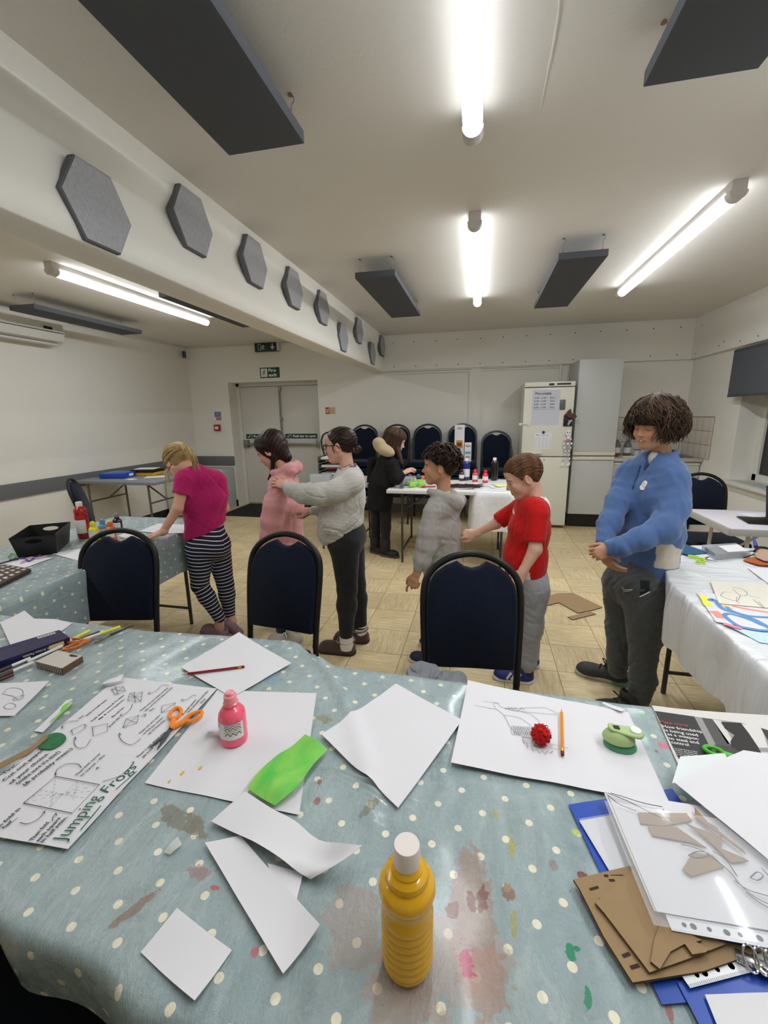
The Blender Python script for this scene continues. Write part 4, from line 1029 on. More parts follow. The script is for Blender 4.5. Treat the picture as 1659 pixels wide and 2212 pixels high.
def head_sdf(S, h, neck_to, neck_r=.041, mouth=0.0, closed=False, girl=False, nose=1.0):
    h.e(S, (-.014, 0, .030), (.090, .071, .078)); h.e(S, (.012, 0, -.025), (.066, .054, .07), .03)
    h.e(S, (.030, 0, -.052), (.046, .041, .044), .025)
    h.e(S, (.056, 0, -.090), (.018, .018, .014), .022)
    for s_ in (-1, 1):
        h.k(S, (-.012, s_*.050, -.045), (.046, s_*.016, -.088), .013, .013, .025)
        h.e(S, (.046, s_*.031, -.036), (.024, .021, .022), .022)
        h.e(S, (.062, s_*.030, -.018), (.012, .018, .010), .015)
    h.k(S, (.067, .034, .012), (.067, -.034, .012), .011, .011, .018)
    h.e(S, (.062, 0, .045), (.024, .045, .03), .02)
    for s_ in (-1, 1): h.e(S, (.088, s_*.031, -.006), (.015, .017, .011), .014, 's')
    for s_ in (-1, 1): h.e(S, (.064, s_*.030, -.006), (.0135, .0145, .0115), .004)
    h.k(S, (.073, 0, .008), (.086*nose, 0, -.018), .007, .0075, .012); h.e(S, (.091*nose, 0, -.030), (.0105, .0095, .0085), .010)
    for s_ in (-1, 1): h.e(S, (.083, s_*.0095, -.034), (.009, .006, .006), .006)
    h.e(S, (.066, 0, -.058), (.016, .025, .014), .012)
    h.e(S, (.077, 0, -.0555), (.007, .019-mouth*.0, .0042), .004); h.e(S, (.075, 0, -.0655), (.0075, .0165, .0052), .004)
    h.k(S, (.086, .019, -.0602+mouth), (.086, 0, -.0605), .0018, .0022, .003, 's'); h.k(S, (.086, -.019, -.0602+mouth), (.086, 0, -.0605), .0018, .0022, .003, 's')
    for s_ in (-1, 1):
        rt_ = Matrix.Rotation(s_*.35, 3, 'Z') @ Matrix.Rotation(.18, 3, 'Y')
        h.e(S, (-.012, s_*.073, -.008), (.018, .0065, .030), .006, 'u', rt_); h.e(S, (-.006, s_*.081, -.004), (.0095, .006, .018), .004, 's', rt_)
        h.e(S, (-.004, s_*.0735, -.006), (.004, .004, .006), .004)
    a = h.p(-.030, 0, -.040); nt_ = Vector(neck_to)
    S.cone(a, nt_, neck_r*h.s, neck_r*h.s*1.08, .022)
def skin_color(P, h, tone, brow, lips=(176, 100, 96), closed=False, iris=(50, 34, 26), fringe=False):
    tone = np.array(rgb(*tone)); C = np.tile(tone, (len(P), 1)).astype(np.float32)
    L = h.loc(P); x, y, z = L[:, 0], L[:, 1], L[:, 2]; ay = np.abs(y); near = (np.abs(L).max(1) < .13)
    def blend(m, col):
        C[:] = C+(np.array(rgb(*col))-C)*np.clip(m, 0, 1)[:, None]
    g = lambda cx, cy, cz, r: np.exp(-(((x-cx)**2+(ay-cy)**2+(z-cz)**2)/r**2))*near
    red = (min(255, 205), 118, 104)
    blend(.40*g(.058, .036, -.034, .022), red); blend(.35*g(.095, 0, -.03, .014), red); blend(.35*g(-.01, .078, -.008, .022), red)
    m = ((np.abs(z+.0605) < .0095-ay*.33) & (x > .062) & (ay < .021)) & near
    blend(m*.8, lips); blend(((np.abs(z+.0602) < .0012) & (x > .06) & (ay < .019) & near)*.8, (90, 44, 42))
    bz = .0125+.004*np.sin((ay-.012)/.034*PI)
    blend(((np.abs(z-bz) < .0036) & (ay > .012) & (ay < .048) & (x > .045) & near)*.85, brow)
    ex = (ay-.030)/.0125; 
    if closed: blend(((np.abs(z+.010-.003*ex*ex*1.0) < .0016) & (np.abs(ex) < 1.05) & (x > .05) & near)*.9, (50, 34, 28))
    else:
        op = (np.abs(ex) < 1)*((z+.006) < .0050*(1-ex**2))*((z+.006) > -.0042*(1-ex**2))*(x > .05)*near
        blend(op*1., (216, 210, 204)); ir = np.sqrt((ay-.031)**2+(z+.006)**2) < .0052
        blend(op*ir*1., iris)
        blend(((np.abs(z+.006-.0052*(1-ex**2)) < .0015) & (np.abs(ex) < 1.05) & (x > .045) & near)*.85, (46, 32, 28))
    return C
def hand(S, wr, d, back, thumb, s=.8, curl=(20, 25, 15), curls=None, spread=.10, tcurl=.5, palm_bend=0):
    """wr wrist, d direction of the fingers, back = normal on the back of the hand, thumb = +1/-1 side along back x d"""
    d = nrmz(d); back = nrmz(Vector(back)-d*Vector(back).dot(d)); sd = back.cross(d).normalized()*thumb
    W = Vector(wr); q = lambda a, b, c: W+d*(a*s)+sd*(b*s)+back*(c*s)
    M = Matrix((d, sd, back)).transposed()
    S.ell(q(.045, .003, 0), (.050*s, .038*s, .0145*s), .012*s, 'u', M); S.cone(q(-.02, 0, 0), q(.03, 0, 0), .021*s, .02*s, .015*s, side=sd, wf=1.25)
    ln = [(.040, .024, .020), (.045, .028, .021), (.041, .026, .020), (.032, .020, .018)]
    ys = [.028, .0095, -.0095, -.027]
    for i in range(4):
        c_ = (curls[i] if curls else curl); ang = 0; p = q(.080-(.004 if i in (0, 2) else 0)-(.012 if i == 3 else 0), ys[i], .001)
        S.cone(q(.03, ys[i]*.7, 0), p, .0095*s, .0092*s, .008*s)
        fd = (d+sd*(spread*(1.5-i))).normalized(); r = .0088*s*(1 if i < 3 else .88)
        for L_, c1_ in zip(ln[i], c_):
            ang += math.radians(c1_)
            v = fd*math.cos(ang)-back*math.sin(ang); e_ = p+v*L_*s
            S.cone(p, e_, r, r*.93, .0025*s); p = e_; r *= .93
    a = q(.018, .026, -.006); v1 = (d*.75+sd*.62-back*.25*tcurl).normalized(); b = a+v1*.034*s
    v2 = (d*.92+sd*(.35-.3*tcurl)-back*.45*tcurl).normalized(); c = b+v2*.030*s; v3 = (d*.95+sd*(.1-.3*tcurl)-back*.5*tcurl).normalized(); e_ = c+v3*.024*s
    S.cone(a, b, .0125*s, .0105*s, .008*s); S.cone(b, c, .0102*s, .0095*s, .003*s); S.cone(c, e_, .0095*s, .0078*s, .003*s)
def mesh_part(S, h): return S.mesh(h)
SKIN = attr_mat('skin', rough=.5, sub=.12, bump=.08, bscale=700, spec=.35, mott=.05)
HAIRM = {}
def hair_mat(name, dark, light, rough=.42):
    m, nt, b = new_mat(name); L = nt.links.new
    a = nd(nt, 'ShaderNodeAttribute', attribute_name='tone')
    tc = nd(nt, 'ShaderNodeTexCoord'); n = nd(nt, 'ShaderNodeTexNoise'); n.inputs['Scale'].default_value = 160; n.inputs['Detail'].default_value = 4; L(tc.outputs['Object'], n.inputs['Vector'])
    ad = nd(nt, 'ShaderNodeMath', operation='MULTIPLY_ADD'); L(n.outputs[0], ad.inputs[0]); ad.inputs[1].default_value = .6; 
    s2 = nd(nt, 'ShaderNodeMath', operation='SUBTRACT'); L(a.outputs['Fac'], s2.inputs[0]); s2.inputs[1].default_value = .3; L(s2.outputs[0], ad.inputs[2])
    mx = nd(nt, 'ShaderNodeMix', data_type='RGBA'); L(ad.outputs[0], mx.inputs[0]); mx.inputs[6].default_value = (*dark, 1); mx.inputs[7].default_value = (*light, 1); L(mx.outputs[2], b.inputs['Base Color'])
    b.inputs['Roughness'].default_value = rough+.08; b.inputs['Specular IOR Level'].default_value = .22
    bp = nd(nt, 'ShaderNodeBump'); bp.inputs['Strength'].default_value = .3; bp.inputs['Distance'].default_value = .003; L(n.outputs[0], bp.inputs['Height']); L(bp.outputs[0], b.inputs['Normal'])
    return m
def lock_mesh(paths, n=5):
    """paths: list of (points Nx3, radii N, flat) -> verts, quads, per-vertex random tone"""
    vs = []; fs = []; tn = []; o = 0
    for pts, rs in paths:
        pts = np.asarray(pts, float); m = len(pts); t = np.gradient(pts, axis=0); t /= np.linalg.norm(t, axis=1)[:, None]+1e-9
        ref = np.array([.3, .2, .93]); a = np.cross(t, ref); a /= np.linalg.norm(a, axis=1)[:, None]+1e-9; b = np.cross(t, a)
        ang = np.arange(n)*2*PI/n
        ring = pts[:, None]+np.asarray(rs)[:, None, None]*(a[:, None]*np.cos(ang)[None, :, None]*1.4+b[:, None]*np.sin(ang)[None, :, None]*.8)
        vs.append(ring.reshape(-1, 3)); tn += [rnd.random()]*(m*n)
        for i in range(m-1):
            for k in range(n): fs.append((o+i*n+k, o+i*n+(k+1) % n, o+(i+1)*n+(k+1) % n, o+(i+1)*n+k))
        o += m*n
    return np.concatenate(vs), np.array(fs), np.array(tn)
def surf(th, ph, off=0.0):
    """point on the skull in head coordinates; th azimuth (0 front, + left), ph elevation (rad)"""
    return np.array([-.014+(.090+off)*math.cos(ph)*math.cos(th), (.071+off)*math.cos(ph)*math.sin(th), .030+(.078+off)*math.sin(ph)])
def hair_cap(h, thick, zline, amp=.0015, freq=260, seed=1, streak=None, res=.003, extra=None):
    """hair mass: offset skull kept above a hairline zline(x) given as ([x..],[z..]); thick(L)->m"""
    S = Sdf()
    def fn(P):
        L = h.loc(P); d = skull_d(L)-thick(L)
        if streak is not None: d = d-amp*np.sin(streak(L)).astype(np.float32)
        else: d = d-amp*wav(L, freq, seed, 4)
        zl = np.interp(L[:, 0], zline[0], zline[1]); cut = (zl-L[:, 2]+.35*0)*.8
        k = .006; hh = np.clip(.5-.5*(cut-d)/k, 0, 1)
        return (cut+(d-cut)*hh+k*hh*(1-hh))*h.s
    S.field(fn, h.c, .16*h.s, .005)
    if extra: extra(S)
    v, q = S.mesh(res)
    return v, q
def finish_hair(parent, h, pieces, matl, tones=None):
    parts = []; tn = []
    for pc in pieces:
        parts.append((pc[0], pc[1])); tn.append(pc[2] if len(pc) > 2 else np.full(len(pc[0]), .35))
    return np_mesh('hair', parts, matl, parent, attrs={'tone': np.concatenate(tn)})
FAB = {}
def fabric_bump(m, scale=900, s_=.25): pass
def cloth_mesh(name, S, h, matl, parent, colf=None, attrs=None, fold=None):
    if fold: S.post.append(fold)
    v, q = S.mesh(h)
    P = v.astype(np.float32)
    return np_mesh(name, [(v, q)], matl, parent, colors=None if colf is None else colf(P), attrs=None if attrs is None else attrs(P))
def folds(amp, freq, seed, dirs=None, amp2=.0):
    """soft swells with narrow creases between them; dirs stretches space so that creases run along one way"""
    D = np.array(dirs if dirs is not None else (1, 1, 1), np.float32); g = np.random.RandomState(seed)
    V_ = [(g.randn(3), g.rand()*6.28, 3.3*freq*(.7+.7*g.rand())) for _ in range(5)]
    def f(P, d):
        Q = P*D; Q = Q+.30/freq*np.sin(Q[:, [1, 2, 0]]*freq*1.3+seed).astype(np.float32)
        w_ = 0
        for v, ph, fr in V_:
            v = (v/np.linalg.norm(v)).astype(np.float32); s_ = np.sin(Q@v*fr+ph)
            w_ = w_+.28*s_-.75*np.exp(-(s_/.28)**2)*np.clip(np.sin(Q@v[[2, 0, 1]]*fr*.6+ph*2)+.2, 0, 1)
        w_ = w_*amp*.27
        if amp2: w_ = w_+wav(Q, freq*9, seed+5, 3, True)*amp2*.35
        return d-(w_*np.clip(1-np.abs(d)/.03, 0, 1)).astype(np.float32)
    return f
def shoe(parent, heel, toe, w_, hgt, upm, solm, name='shoe', lift=0.0, lace=None, lowcut=False, clog=False, hole_m=None):
    """a shoe lying from heel to toe (ground points)"""
    a = Vector(heel); b = Vector(toe); d = (b-a); L_ = d.length; d.normalize(); up = Vector((0, 0, 1)); up = (up-d*up.dot(d)).normalized(); sd = up.cross(d)
    q = lambda x, y, z: a+d*(x*L_)+sd*(y*w_)+up*z
    S = Sdf(); M = Matrix((d, sd, up)).transposed()
    S.ell(q(.72, 0, hgt*.33), (L_*.27, w_*.5, hgt*.42), .02, 'u', M); S.ell(q(.25, 0, hgt*.45), (L_*.25, w_*.42, hgt*.55), .03, 'u', M); S.cone(q(.15, 0, hgt*.4), q(.8, 0, hgt*.25), w_*.40, w_*.42, .02, side=sd, wf=1.05)
    if not clog: S.cone(q(.22, 0, hgt*.5), q(.3, 0, hgt*1.15), w_*.40, w_*.36, .02)
    S.plane(q(0, 0, .018), -up); S.ell(q(.24, 0, hgt*1.35), (L_*.16, w_*.30, hgt*.5), .006, 's', M)
    if clog: S.ell(q(.2, 0, hgt*.95), (L_*.26, w_*.36, hgt*.45), .006, 's', M)
    v, f = S.mesh(.004); o = np_mesh(name, [(v, f)], upm, parent)
    S = Sdf(); 
    S.cone(q(.14, 0, .012), q(.85, 0, .012), w_*.42, w_*.44, .01, side=sd, wf=1.08); S.plane(q(0, 0, .024), up); S.plane(q(0, 0, 0.0), -up)
    v, f = S.mesh(.004); np_mesh('sole', [(v, f)], solm, o)
    if lace:
        mb = MB()
        for i in range(4):
            t_ = .42+.09*i; zz = hgt*(.98-.13*i)
            mb.tube([q(t_, -.22, zz-.006), q(t_+.02, 0, zz+.006), q(t_+.04, .22, zz-.006)], .003, 6)
        mb.tube(smooth_line([q(.45, 0, hgt), q(.42, .35, hgt*1.15), q(.36, .5, hgt*.9), q(.44, .2, hgt)]), .0028, 6); mb.tube(smooth_line([q(.45, 0, hgt), q(.5, -.35, hgt*1.12), q(.42, -.55, hgt*.85), q(.46, -.2, hgt)]), .0028, 6)
        mb.build('laces', lace, o)
    return o
def cloth(name, col, rough=.85, sheen=.25, noise=.06, ns=200, bump=.25, bs=500): return mat(name, col, rough=rough, sheen=sheen, noise=noise, nscale=ns, bump=bump, bscale=bs, spec=.2)
def person(label, loc, group=None):
    t = thing('person', label, 'person', (loc[0], loc[1], 0), 0, group); t.location = (0, 0, 0)
    return t
def rebase(t, x, y):
    """move the person's Empty under its feet, keeping the built geometry in place"""
    t.location = (x, y, 0)
    for c in t.children: c.matrix_parent_inverse = Matrix.Identity(4); c.location = Vector(c.location)-Vector((x, y, 0))
def body(parent, pieces, h, tone, brow, **k):
    parts = []; cols = []
    for i_, (S, res) in enumerate(pieces):
        if i_ == len(pieces)-1: S.post.append(lambda P, d: d+.024*np.clip((P[:, 2]-.13)/.05, 0, 1))   # what clothes cover keeps clear of them
        v, q = S.mesh(res); parts.append((v, q)); cols.append(skin_color(v.astype(np.float32), h, tone, brow, **k))
    return np_mesh('body', parts, SKIN, parent, colors=np.concatenate(cols))
def sleeve(S, pts, rs, end=None, k=.03, wf=1.0, dirn=None, kk=.03):
    T = Sdf()
    for a, b, ra, rb in zip(pts[:-1], pts[1:], rs[:-1], rs[1:]): T.cone(a, b, ra, rb, k)
    if end is not None: T.plane(end, dirn if dirn is not None else (Vector(pts[-1])-Vector(pts[-2])), 'i', .003)
    S.sub(T, kk); return T
def legs_prims(S, chains, k=.03):
    for ch_ in chains:
        for (a, ra), (b, rb) in zip(ch_[:-1], ch_[1:]): S.cone(a, b, ra, rb, k)
HD = .0026   # fine grid for heads and hands
WHITE_ = rgb(230, 230, 228)
FAIR = (218, 172, 150); TAN = (196, 148, 116)
# ---------------------------------------------------------------- boy in red (faces left, down)
def red_boy():
    Y = 2.28; j = lambda x, y, Y_=Y: at(x, y, y=Y_)
    t = person('boy in a red football shirt and grey joggers, pointing his finger into another boy\'s back', (0, 0))
    h = Head(j(1130, 1031), PI+.10, -.38, 0, .98); nk = j(1161, 1090)
    Sh = Sdf(); head_sdf(Sh, h, nk)
    fs_, fe, fw = j(1118, 1098, 2.40), j(1072, 1131, 2.42), j(1027, 1152, 2.40)
    ns, ne, nw = j(1161, 1116, 2.16), j(1156, 1187, 2.12), j(1128, 1237, 2.09)
    Sa = Sdf(); Sa.cone(fs_, fe, .036, .030, .02); Sa.cone(fe, fw, .030, .0175, .012)
    hand(Sa, fw, (-1, 0, -.10), (0, -.75, .66), 1, .80, curls=[(4, 6, 4), (52, 85, 40), (58, 90, 45), (60, 90, 45)], tcurl=.9, spread=.05)
    Sb = Sdf(); Sb.cone(ns, ne, .036, .031, .02); Sb.cone(ne, nw, .033, .020, .012); hand(Sb, nw, nw-ne, (0, -1, .1), -1, .8, (25, 35, 20))
    St = Sdf(); St.cone(j(1150, 1105), j(1140, 1240), .07, .075, .03, side=(0, 1, 0), wf=1.35); St.cone(nk, j(1150, 1110), .045, .06, .03)
    for (a, b, c) in (((1140, 1250), (1146, 1345), (1138, 1440)),):
        for dy in (-.075, .075): St.cone(j(*a, Y+dy), j(*b, Y+dy), .07, .05, .03); St.cone(j(*b, Y+dy), at(1138, 1440, y=Y+dy), .05, .03, .02)
    body(t, [(Sh, HD), (Sa, HD), (Sb, HD), (St, .008)], h, FAIR, (150, 104, 70))
    # cropped auburn hair
    v, q = hair_cap(h, lambda L: .0075+.007*np.clip((L[:, 2]-.03)/.07, 0, 1)+.004*np.clip(L[:, 0]/.08, 0, 1), ([-.13, -.055, -.03, -.012, .004, .018, .03, .06, .13], [-.052, -.050, -.02, .016, .018, -.004, .02, .055, .060]), .0018, 420, 3, None, .0028)
    finish_hair(t, h, [(v, q, .3+.35*wav(h.loc(v.astype(np.float32))*np.array([.4, 1, 1], np.float32), 300, 8))], hair_mat('hair_auburn', rgb(58, 36, 22), rgb(132, 92, 58), .6))
    # shirt
    RED = attr_mat('shirt_red', rough=.8, sheen=.1, bump=.2, bscale=600, spec=.2)
    S = Sdf(); sd = (0, 1, 0)
    S.cone(j(1152, 1103), j(1143, 1140), .082, .098, .04, side=sd, wf=1.40); S.cone(j(1143, 1140), j(1134, 1200), .098, .104, .04, side=sd, wf=1.36); S.cone(j(1134, 1200), j(1136, 1275), .104, .112, .04, side=sd, wf=1.32)
    S.cone(j(1158, 1098, 2.18), j(1130, 1096, 2.38), .052, .05, .05); S.cone(nk, j(1152, 1108), .048, .07, .03)
    sleeve(S, [ns, ns+(ne-ns)*1.05], [.050, .050], ns+(ne-ns)*.78)
    sleeve(S, [fs_, fs_+(fe-fs_)*1.1], [.050, .045], fs_+(fe-fs_)*.86)
    S.cone(nk+Vector((-.012, 0, .01)), nk+Vector((-.035, 0, .09)), .045, .06, .004, 's')
    S.plane(j(1136, 1247), (.25, 0, -1)); 
    pA, pB = A3(j(1130, 1230)), None
    def col(P):
        C = np.tile(np.array(rgb(196, 22, 20), dtype=np.float32), (len(P), 1))
        q_ = P-A3(nk); w_ = np.array(rgb(236, 230, 228))
        c1_ = np.sqrt((q_**2).sum(1)); m = (P[:, 2] > nk.z-.028-.35*(P[:, 0]-nk.x)) & (c1_ < .085); C[m] = w_
        x0 = j(1136, 1230).x; zz = (j(1136, 1215).z-P[:, 2]); m = (P[:, 1] < 2.26) & (zz > 0) & (P[:, 0] > x0-.045) & (P[:, 0] < x0-.01+zz*.15+.03*0+.012); C[m] = w_
        m = (np.abs(P[:, 0]-j(1108, 1104).x) < .006) & (np.abs(P[:, 2]-j(1108, 1104).z) < .012) & (P[:, 1] < 2.33); C[m] = w_
        return C
    cloth_mesh('football_shirt', S, .0045, RED, t, col, fold=folds(.016, 14, 4, (1.2, .8, .55), .003))
    JOG = cloth('joggers_grey', rgb(150, 151, 154), noise=.16, ns=350)
    S = Sdf(); S.cone(j(1140, 1232), j(1142, 1270), .098, .108, .04, side=sd, wf=1.3)
    for dy, dx in ((-.075, 0), (.085, .01)):
        a, b, c = j(1145+dx*400, 1270, Y+dy), j(1143+dx*400, 1350, Y+dy), j(1139+dx*600, 1432, Y+dy)
        S.cone(a, b, .092, .066, .03); S.cone(b, c, .066, .045, .03); S.cone(c, c+Vector((0, 0, -.035)), .046, .036, .01)
    cloth_mesh('joggers', S, .006, JOG, t, fold=folds(.016, 16, 9, (1, 1, 1.1), .004))
    BL = mat('trainer_blue', rgb(28, 38, 110), rough=.6, noise=.2, nscale=150); SO = mat('sole_white', rgb(214, 212, 214), rough=.5)
    hl, te = at(1150, 1473, z=0), at(1066, 1462, z=0); o = shoe(t, hl, te, .085, .075, BL, SO, 'trainer')
    mb = MB()
    for k in range(3):
        c = hl+(te-hl)*(.38+.12*k); mb.box(c+Vector((0, -.043, .045)), (.012, .004, .045), 0, 0, 0, Matrix.Rotation(.5, 3, 'Y'))
    mb.build('stripes', SO, o)
    c = j(1150, 1440, 2.37); shoe(t, (c.x+.03, 2.37, 0), (c.x-.17, 2.36, 0), .085, .075, BL, SO, 'trainer')
    for dy, x_ in ((-.075, 1139), (.085, 1145)):
        p = j(x_, 1440, Y+dy); MB().tube([p, (p.x+.005, p.y, .05)], .032, 12).build('sock', mat('sock_navy', rgb(24, 30, 60)), t)
    rebase(t, hl.x-.08, Y)
red_boy()
NAVYC = mat('navy_cloth', rgb(26, 30, 46), rough=.9, noise=.1, nscale=200)
BLK = mat('black_jersey', rgb(20, 20, 22), rough=.85, noise=.15, nscale=60, bump=.15, bscale=200, sheen=.1)
def tee_folds(a=.009, f=15, sd=4, D=(1.2, .8, .55)): return folds(a*1.8, f, sd, D, a*.4)
# ---------------------------------------------------------------- boy in the grey hoodie (faces left)
def hoodie_boy():
    Y = 2.40; j = lambda x, y, Y_=Y: at(x, y, y=Y_)
    t = person('boy with dark curly hair in a grey hooded sweatshirt, looking left', (0, 0))
    h = Head(j(949, 1008), PI+.05, .04, 0, .95); nk = j(958, 1066)
    Sh = Sdf(); head_sdf(Sh, h, nk, .038)
    ns, ne, nw = j(935, 1108, 2.27), j(922, 1180, 2.23), j(901, 1238, 2.20)
    Sa = Sdf(); Sa.cone(ne, nw, .03, .019, .012)
    hand(Sa, j(898, 1243, 2.20), (-.32, 0, -1), (-.35, -.9, .1), -1, .82, curls=[(12, 18, 12), (45, 55, 30), (55, 60, 35), (60, 60, 35)], tcurl=.5, spread=.10)
    St = Sdf(); St.cone(j(955, 1085), j(955, 1230), .07, .075, .03, side=(0, 1, 0), wf=1.35); St.cone(nk, j(955, 1090), .045, .06, .03)
    for dy in (-.07, .07): St.cone(j(955, 1235, Y+dy), j(948, 1330, Y+dy), .07, .05, .03); St.cone(j(948, 1330, Y+dy), at(942, 1415, y=Y+dy), .05, .032, .02)
    St.cone(j(945, 1100, 2.52), j(935, 1180, 2.55), .04, .03, .03); St.cone(j(935, 1180, 2.55), j(915, 1225, 2.55), .03, .02, .02); hand(St, j(915, 1225, 2.55), (-.3, 0, -1), (-.3, .9, 0), 1, .8)
    body(t, [(Sh, HD), (Sa, HD), (St, .006)], h, TAN, (44, 30, 24))
    v, q = hair_cap(h, lambda L: .013+.012*np.clip((L[:, 2]-.01)/.08, 0, 1)+.006*np.clip(L[:, 0]/.08, 0, 1), ([-.13, -.075, -.045, -.02, 0, .012, .03, .05, .13], [-.060, -.055, -.03, .018, .022, .012, .028, .045, .05]), .004, 110, 3, None, .0032)
    paths = []
    for _ in range(330):
        th = rnd.uniform(-PI, PI); ph = rnd.uniform(.12, 1.5)
        if abs(th) < 1.1: ph = max(ph, .45)
        elif abs(th) < 1.9: ph = max(ph, .25)
        n = 7; pts = []; da = rnd.uniform(-.8, .8); cr = rnd.uniform(.003, .008); f0 = rnd.uniform(0, 6)
        for i in range(n):
            u = i/(n-1); pts.append(surf(th+da*u*.5, ph-u*.42 if abs(th) > .9 else ph-u*.30, .012+.010*max(0, math.sin(ph))+.012*math.sin(u*PI*.9))+cr*np.array([math.sin(f0+u*5), math.cos(f0+u*6), math.sin(f0*2+u*5)]))
        paths.append(([tuple(h.p(*p)) for p in pts], [.0045*(1-.9*(i/(n-1))**1.5)+.0006 for i in range(n)]))
    lv, lq, lt = lock_mesh(paths)
    finish_hair(t, h, [(v, q, .2+.2*wav(h.loc(v.astype(np.float32)), 120, 8)), (lv, lq, .15+.75*lt)], hair_mat('hair_dark_curls', rgb(22, 16, 13), rgb(64, 44, 34), .45))
    GR = cloth('hoodie_grey', rgb(168, 165, 160), noise=.14, ns=260)
    S = Sdf(); sd = (0, 1, 0)
    S.cone(j(957, 1092), j(955, 1140), .088, .104, .04, side=sd, wf=1.4); S.cone(j(955, 1140), j(953, 1215), .104, .108, .04, side=sd, wf=1.35); S.cone(j(953, 1215), j(953, 1250), .108, .098, .02, side=sd, wf=1.35)
    S.cone(j(950, 1096, 2.29), j(948, 1094, 2.51), .052, .052, .05)
    sleeve(S, [ns, j(926, 1150, 2.245), ne+Vector((-.004, 0, 0)), j(911, 1212, 2.215), nw+Vector((.005, 0, .02))], [.056, .056, .052, .046, .030], nw+Vector((0, 0, .004)))
    sleeve(S, [j(945, 1100, 2.53), j(935, 1180, 2.56), j(918, 1222, 2.55)], [.054, .048, .03])
    # hood: a thick roll round the neck, heavier behind
    for a, b, r1, r2 in (((928, 1062, 2.36), (945, 1068, 2.31), .018, .024), ((945, 1068, 2.31), (968, 1078, 2.29), .024, .032), ((968, 1078, 2.29), (986, 1085, 2.34), .032, .040), ((986, 1085, 2.34), (990, 1082, 2.42), .040, .040), ((990, 1082, 2.42), (972, 1070, 2.50), .040, .032), ((972, 1070, 2.50), (945, 1064, 2.50), .032, .022), ((945, 1064, 2.50), (929, 1062, 2.44), .022, .018), ((929, 1062, 2.44), (928, 1062, 2.36), .018, .018)):
        S.cone(j(*a), j(*b), r1, r2, .018)
    S.cone(j(978, 1066, 2.40), j(984, 1098, 2.38), .028, .036, .03)
    S.cone(nk+Vector((-.004, 0, -.012)), nk+Vector((-.02, 0, .09)), .041, .058, .006, 's')
    cloth_mesh('hooded_sweatshirt', S, .0045, GR, t, fold=tee_folds(.010, 13, 14, (1.1, .9, .7)))
    # drawstring and the printed letters on the back
    mb = MB(); B_ = Vector((1, 0, 0))
    xb = j(995, 1130).x
    def onback(z, w_, txt, hgt, yc):
        write_line(mb, txt, (xb+.012, yc+w_/2, z), (xb+.012, yc-w_/2, z), (0, 0, 1), hgt, B_*.002, .03)
    onback(j(990, 1113).z, .12, 'SHARK', .03, 2.36); onback(j(990, 1182).z, .10, 'CLUB', .03, 2.37); mb.build('back_print', mat('print_dark', rgb(40, 34, 38)), t)
    TEE = mat('tee_yellow', rgb(222, 214, 130), rough=.9); S = Sdf(); S.cone(nk+Vector((.002, 0, -.014)), nk+Vector((-.0, 0, .0)), .044, .043, .004); S.cone(nk+Vector((-.002, 0, -.04)), nk+Vector((-.012, 0, .05)), .0405, .041, .002, 's'); v, q = S.mesh(.004); np_mesh('tee_collar', [(v, q)], TEE, t)
    JG = cloth('joggers_dark', rgb(60, 62, 68)); S = Sdf(); S.cone(j(955, 1225), j(955, 1262), .092, .1, .04, side=sd, wf=1.3)
    for dy in (-.07, .075): S.cone(j(955, 1262, Y+dy), j(948, 1335, Y+dy), .088, .062, .03); S.cone(j(948, 1335, Y+dy), j(942, 1415, Y+dy), .062, .042, .03)
    cloth_mesh('joggers', S, .008, JG, t)
    DB = mat('trainer_navy', rgb(26, 32, 62), rough=.7, noise=.15, nscale=200); SO = mat('sole_white', (0, 0, 0))
    a = at(951, 1436, z=0); b = at(886, 1424, z=0); shoe(t, a, b, .08, .07, DB, SO, 'trainer'); shoe(t, (a.x+.03, 2.48, 0), (a.x-.15, 2.49, 0), .08, .07, DB, SO, 'trainer')
    for dy in (-.07, .075):
        p = j(942, 1412, Y+dy); MB().tube([p, (p.x+.01, p.y, .04)], .032, 12).build('sock', mat('sock_navy', (0, 0, 0)), t)
    rebase(t, a.x, Y)
hoodie_boy()
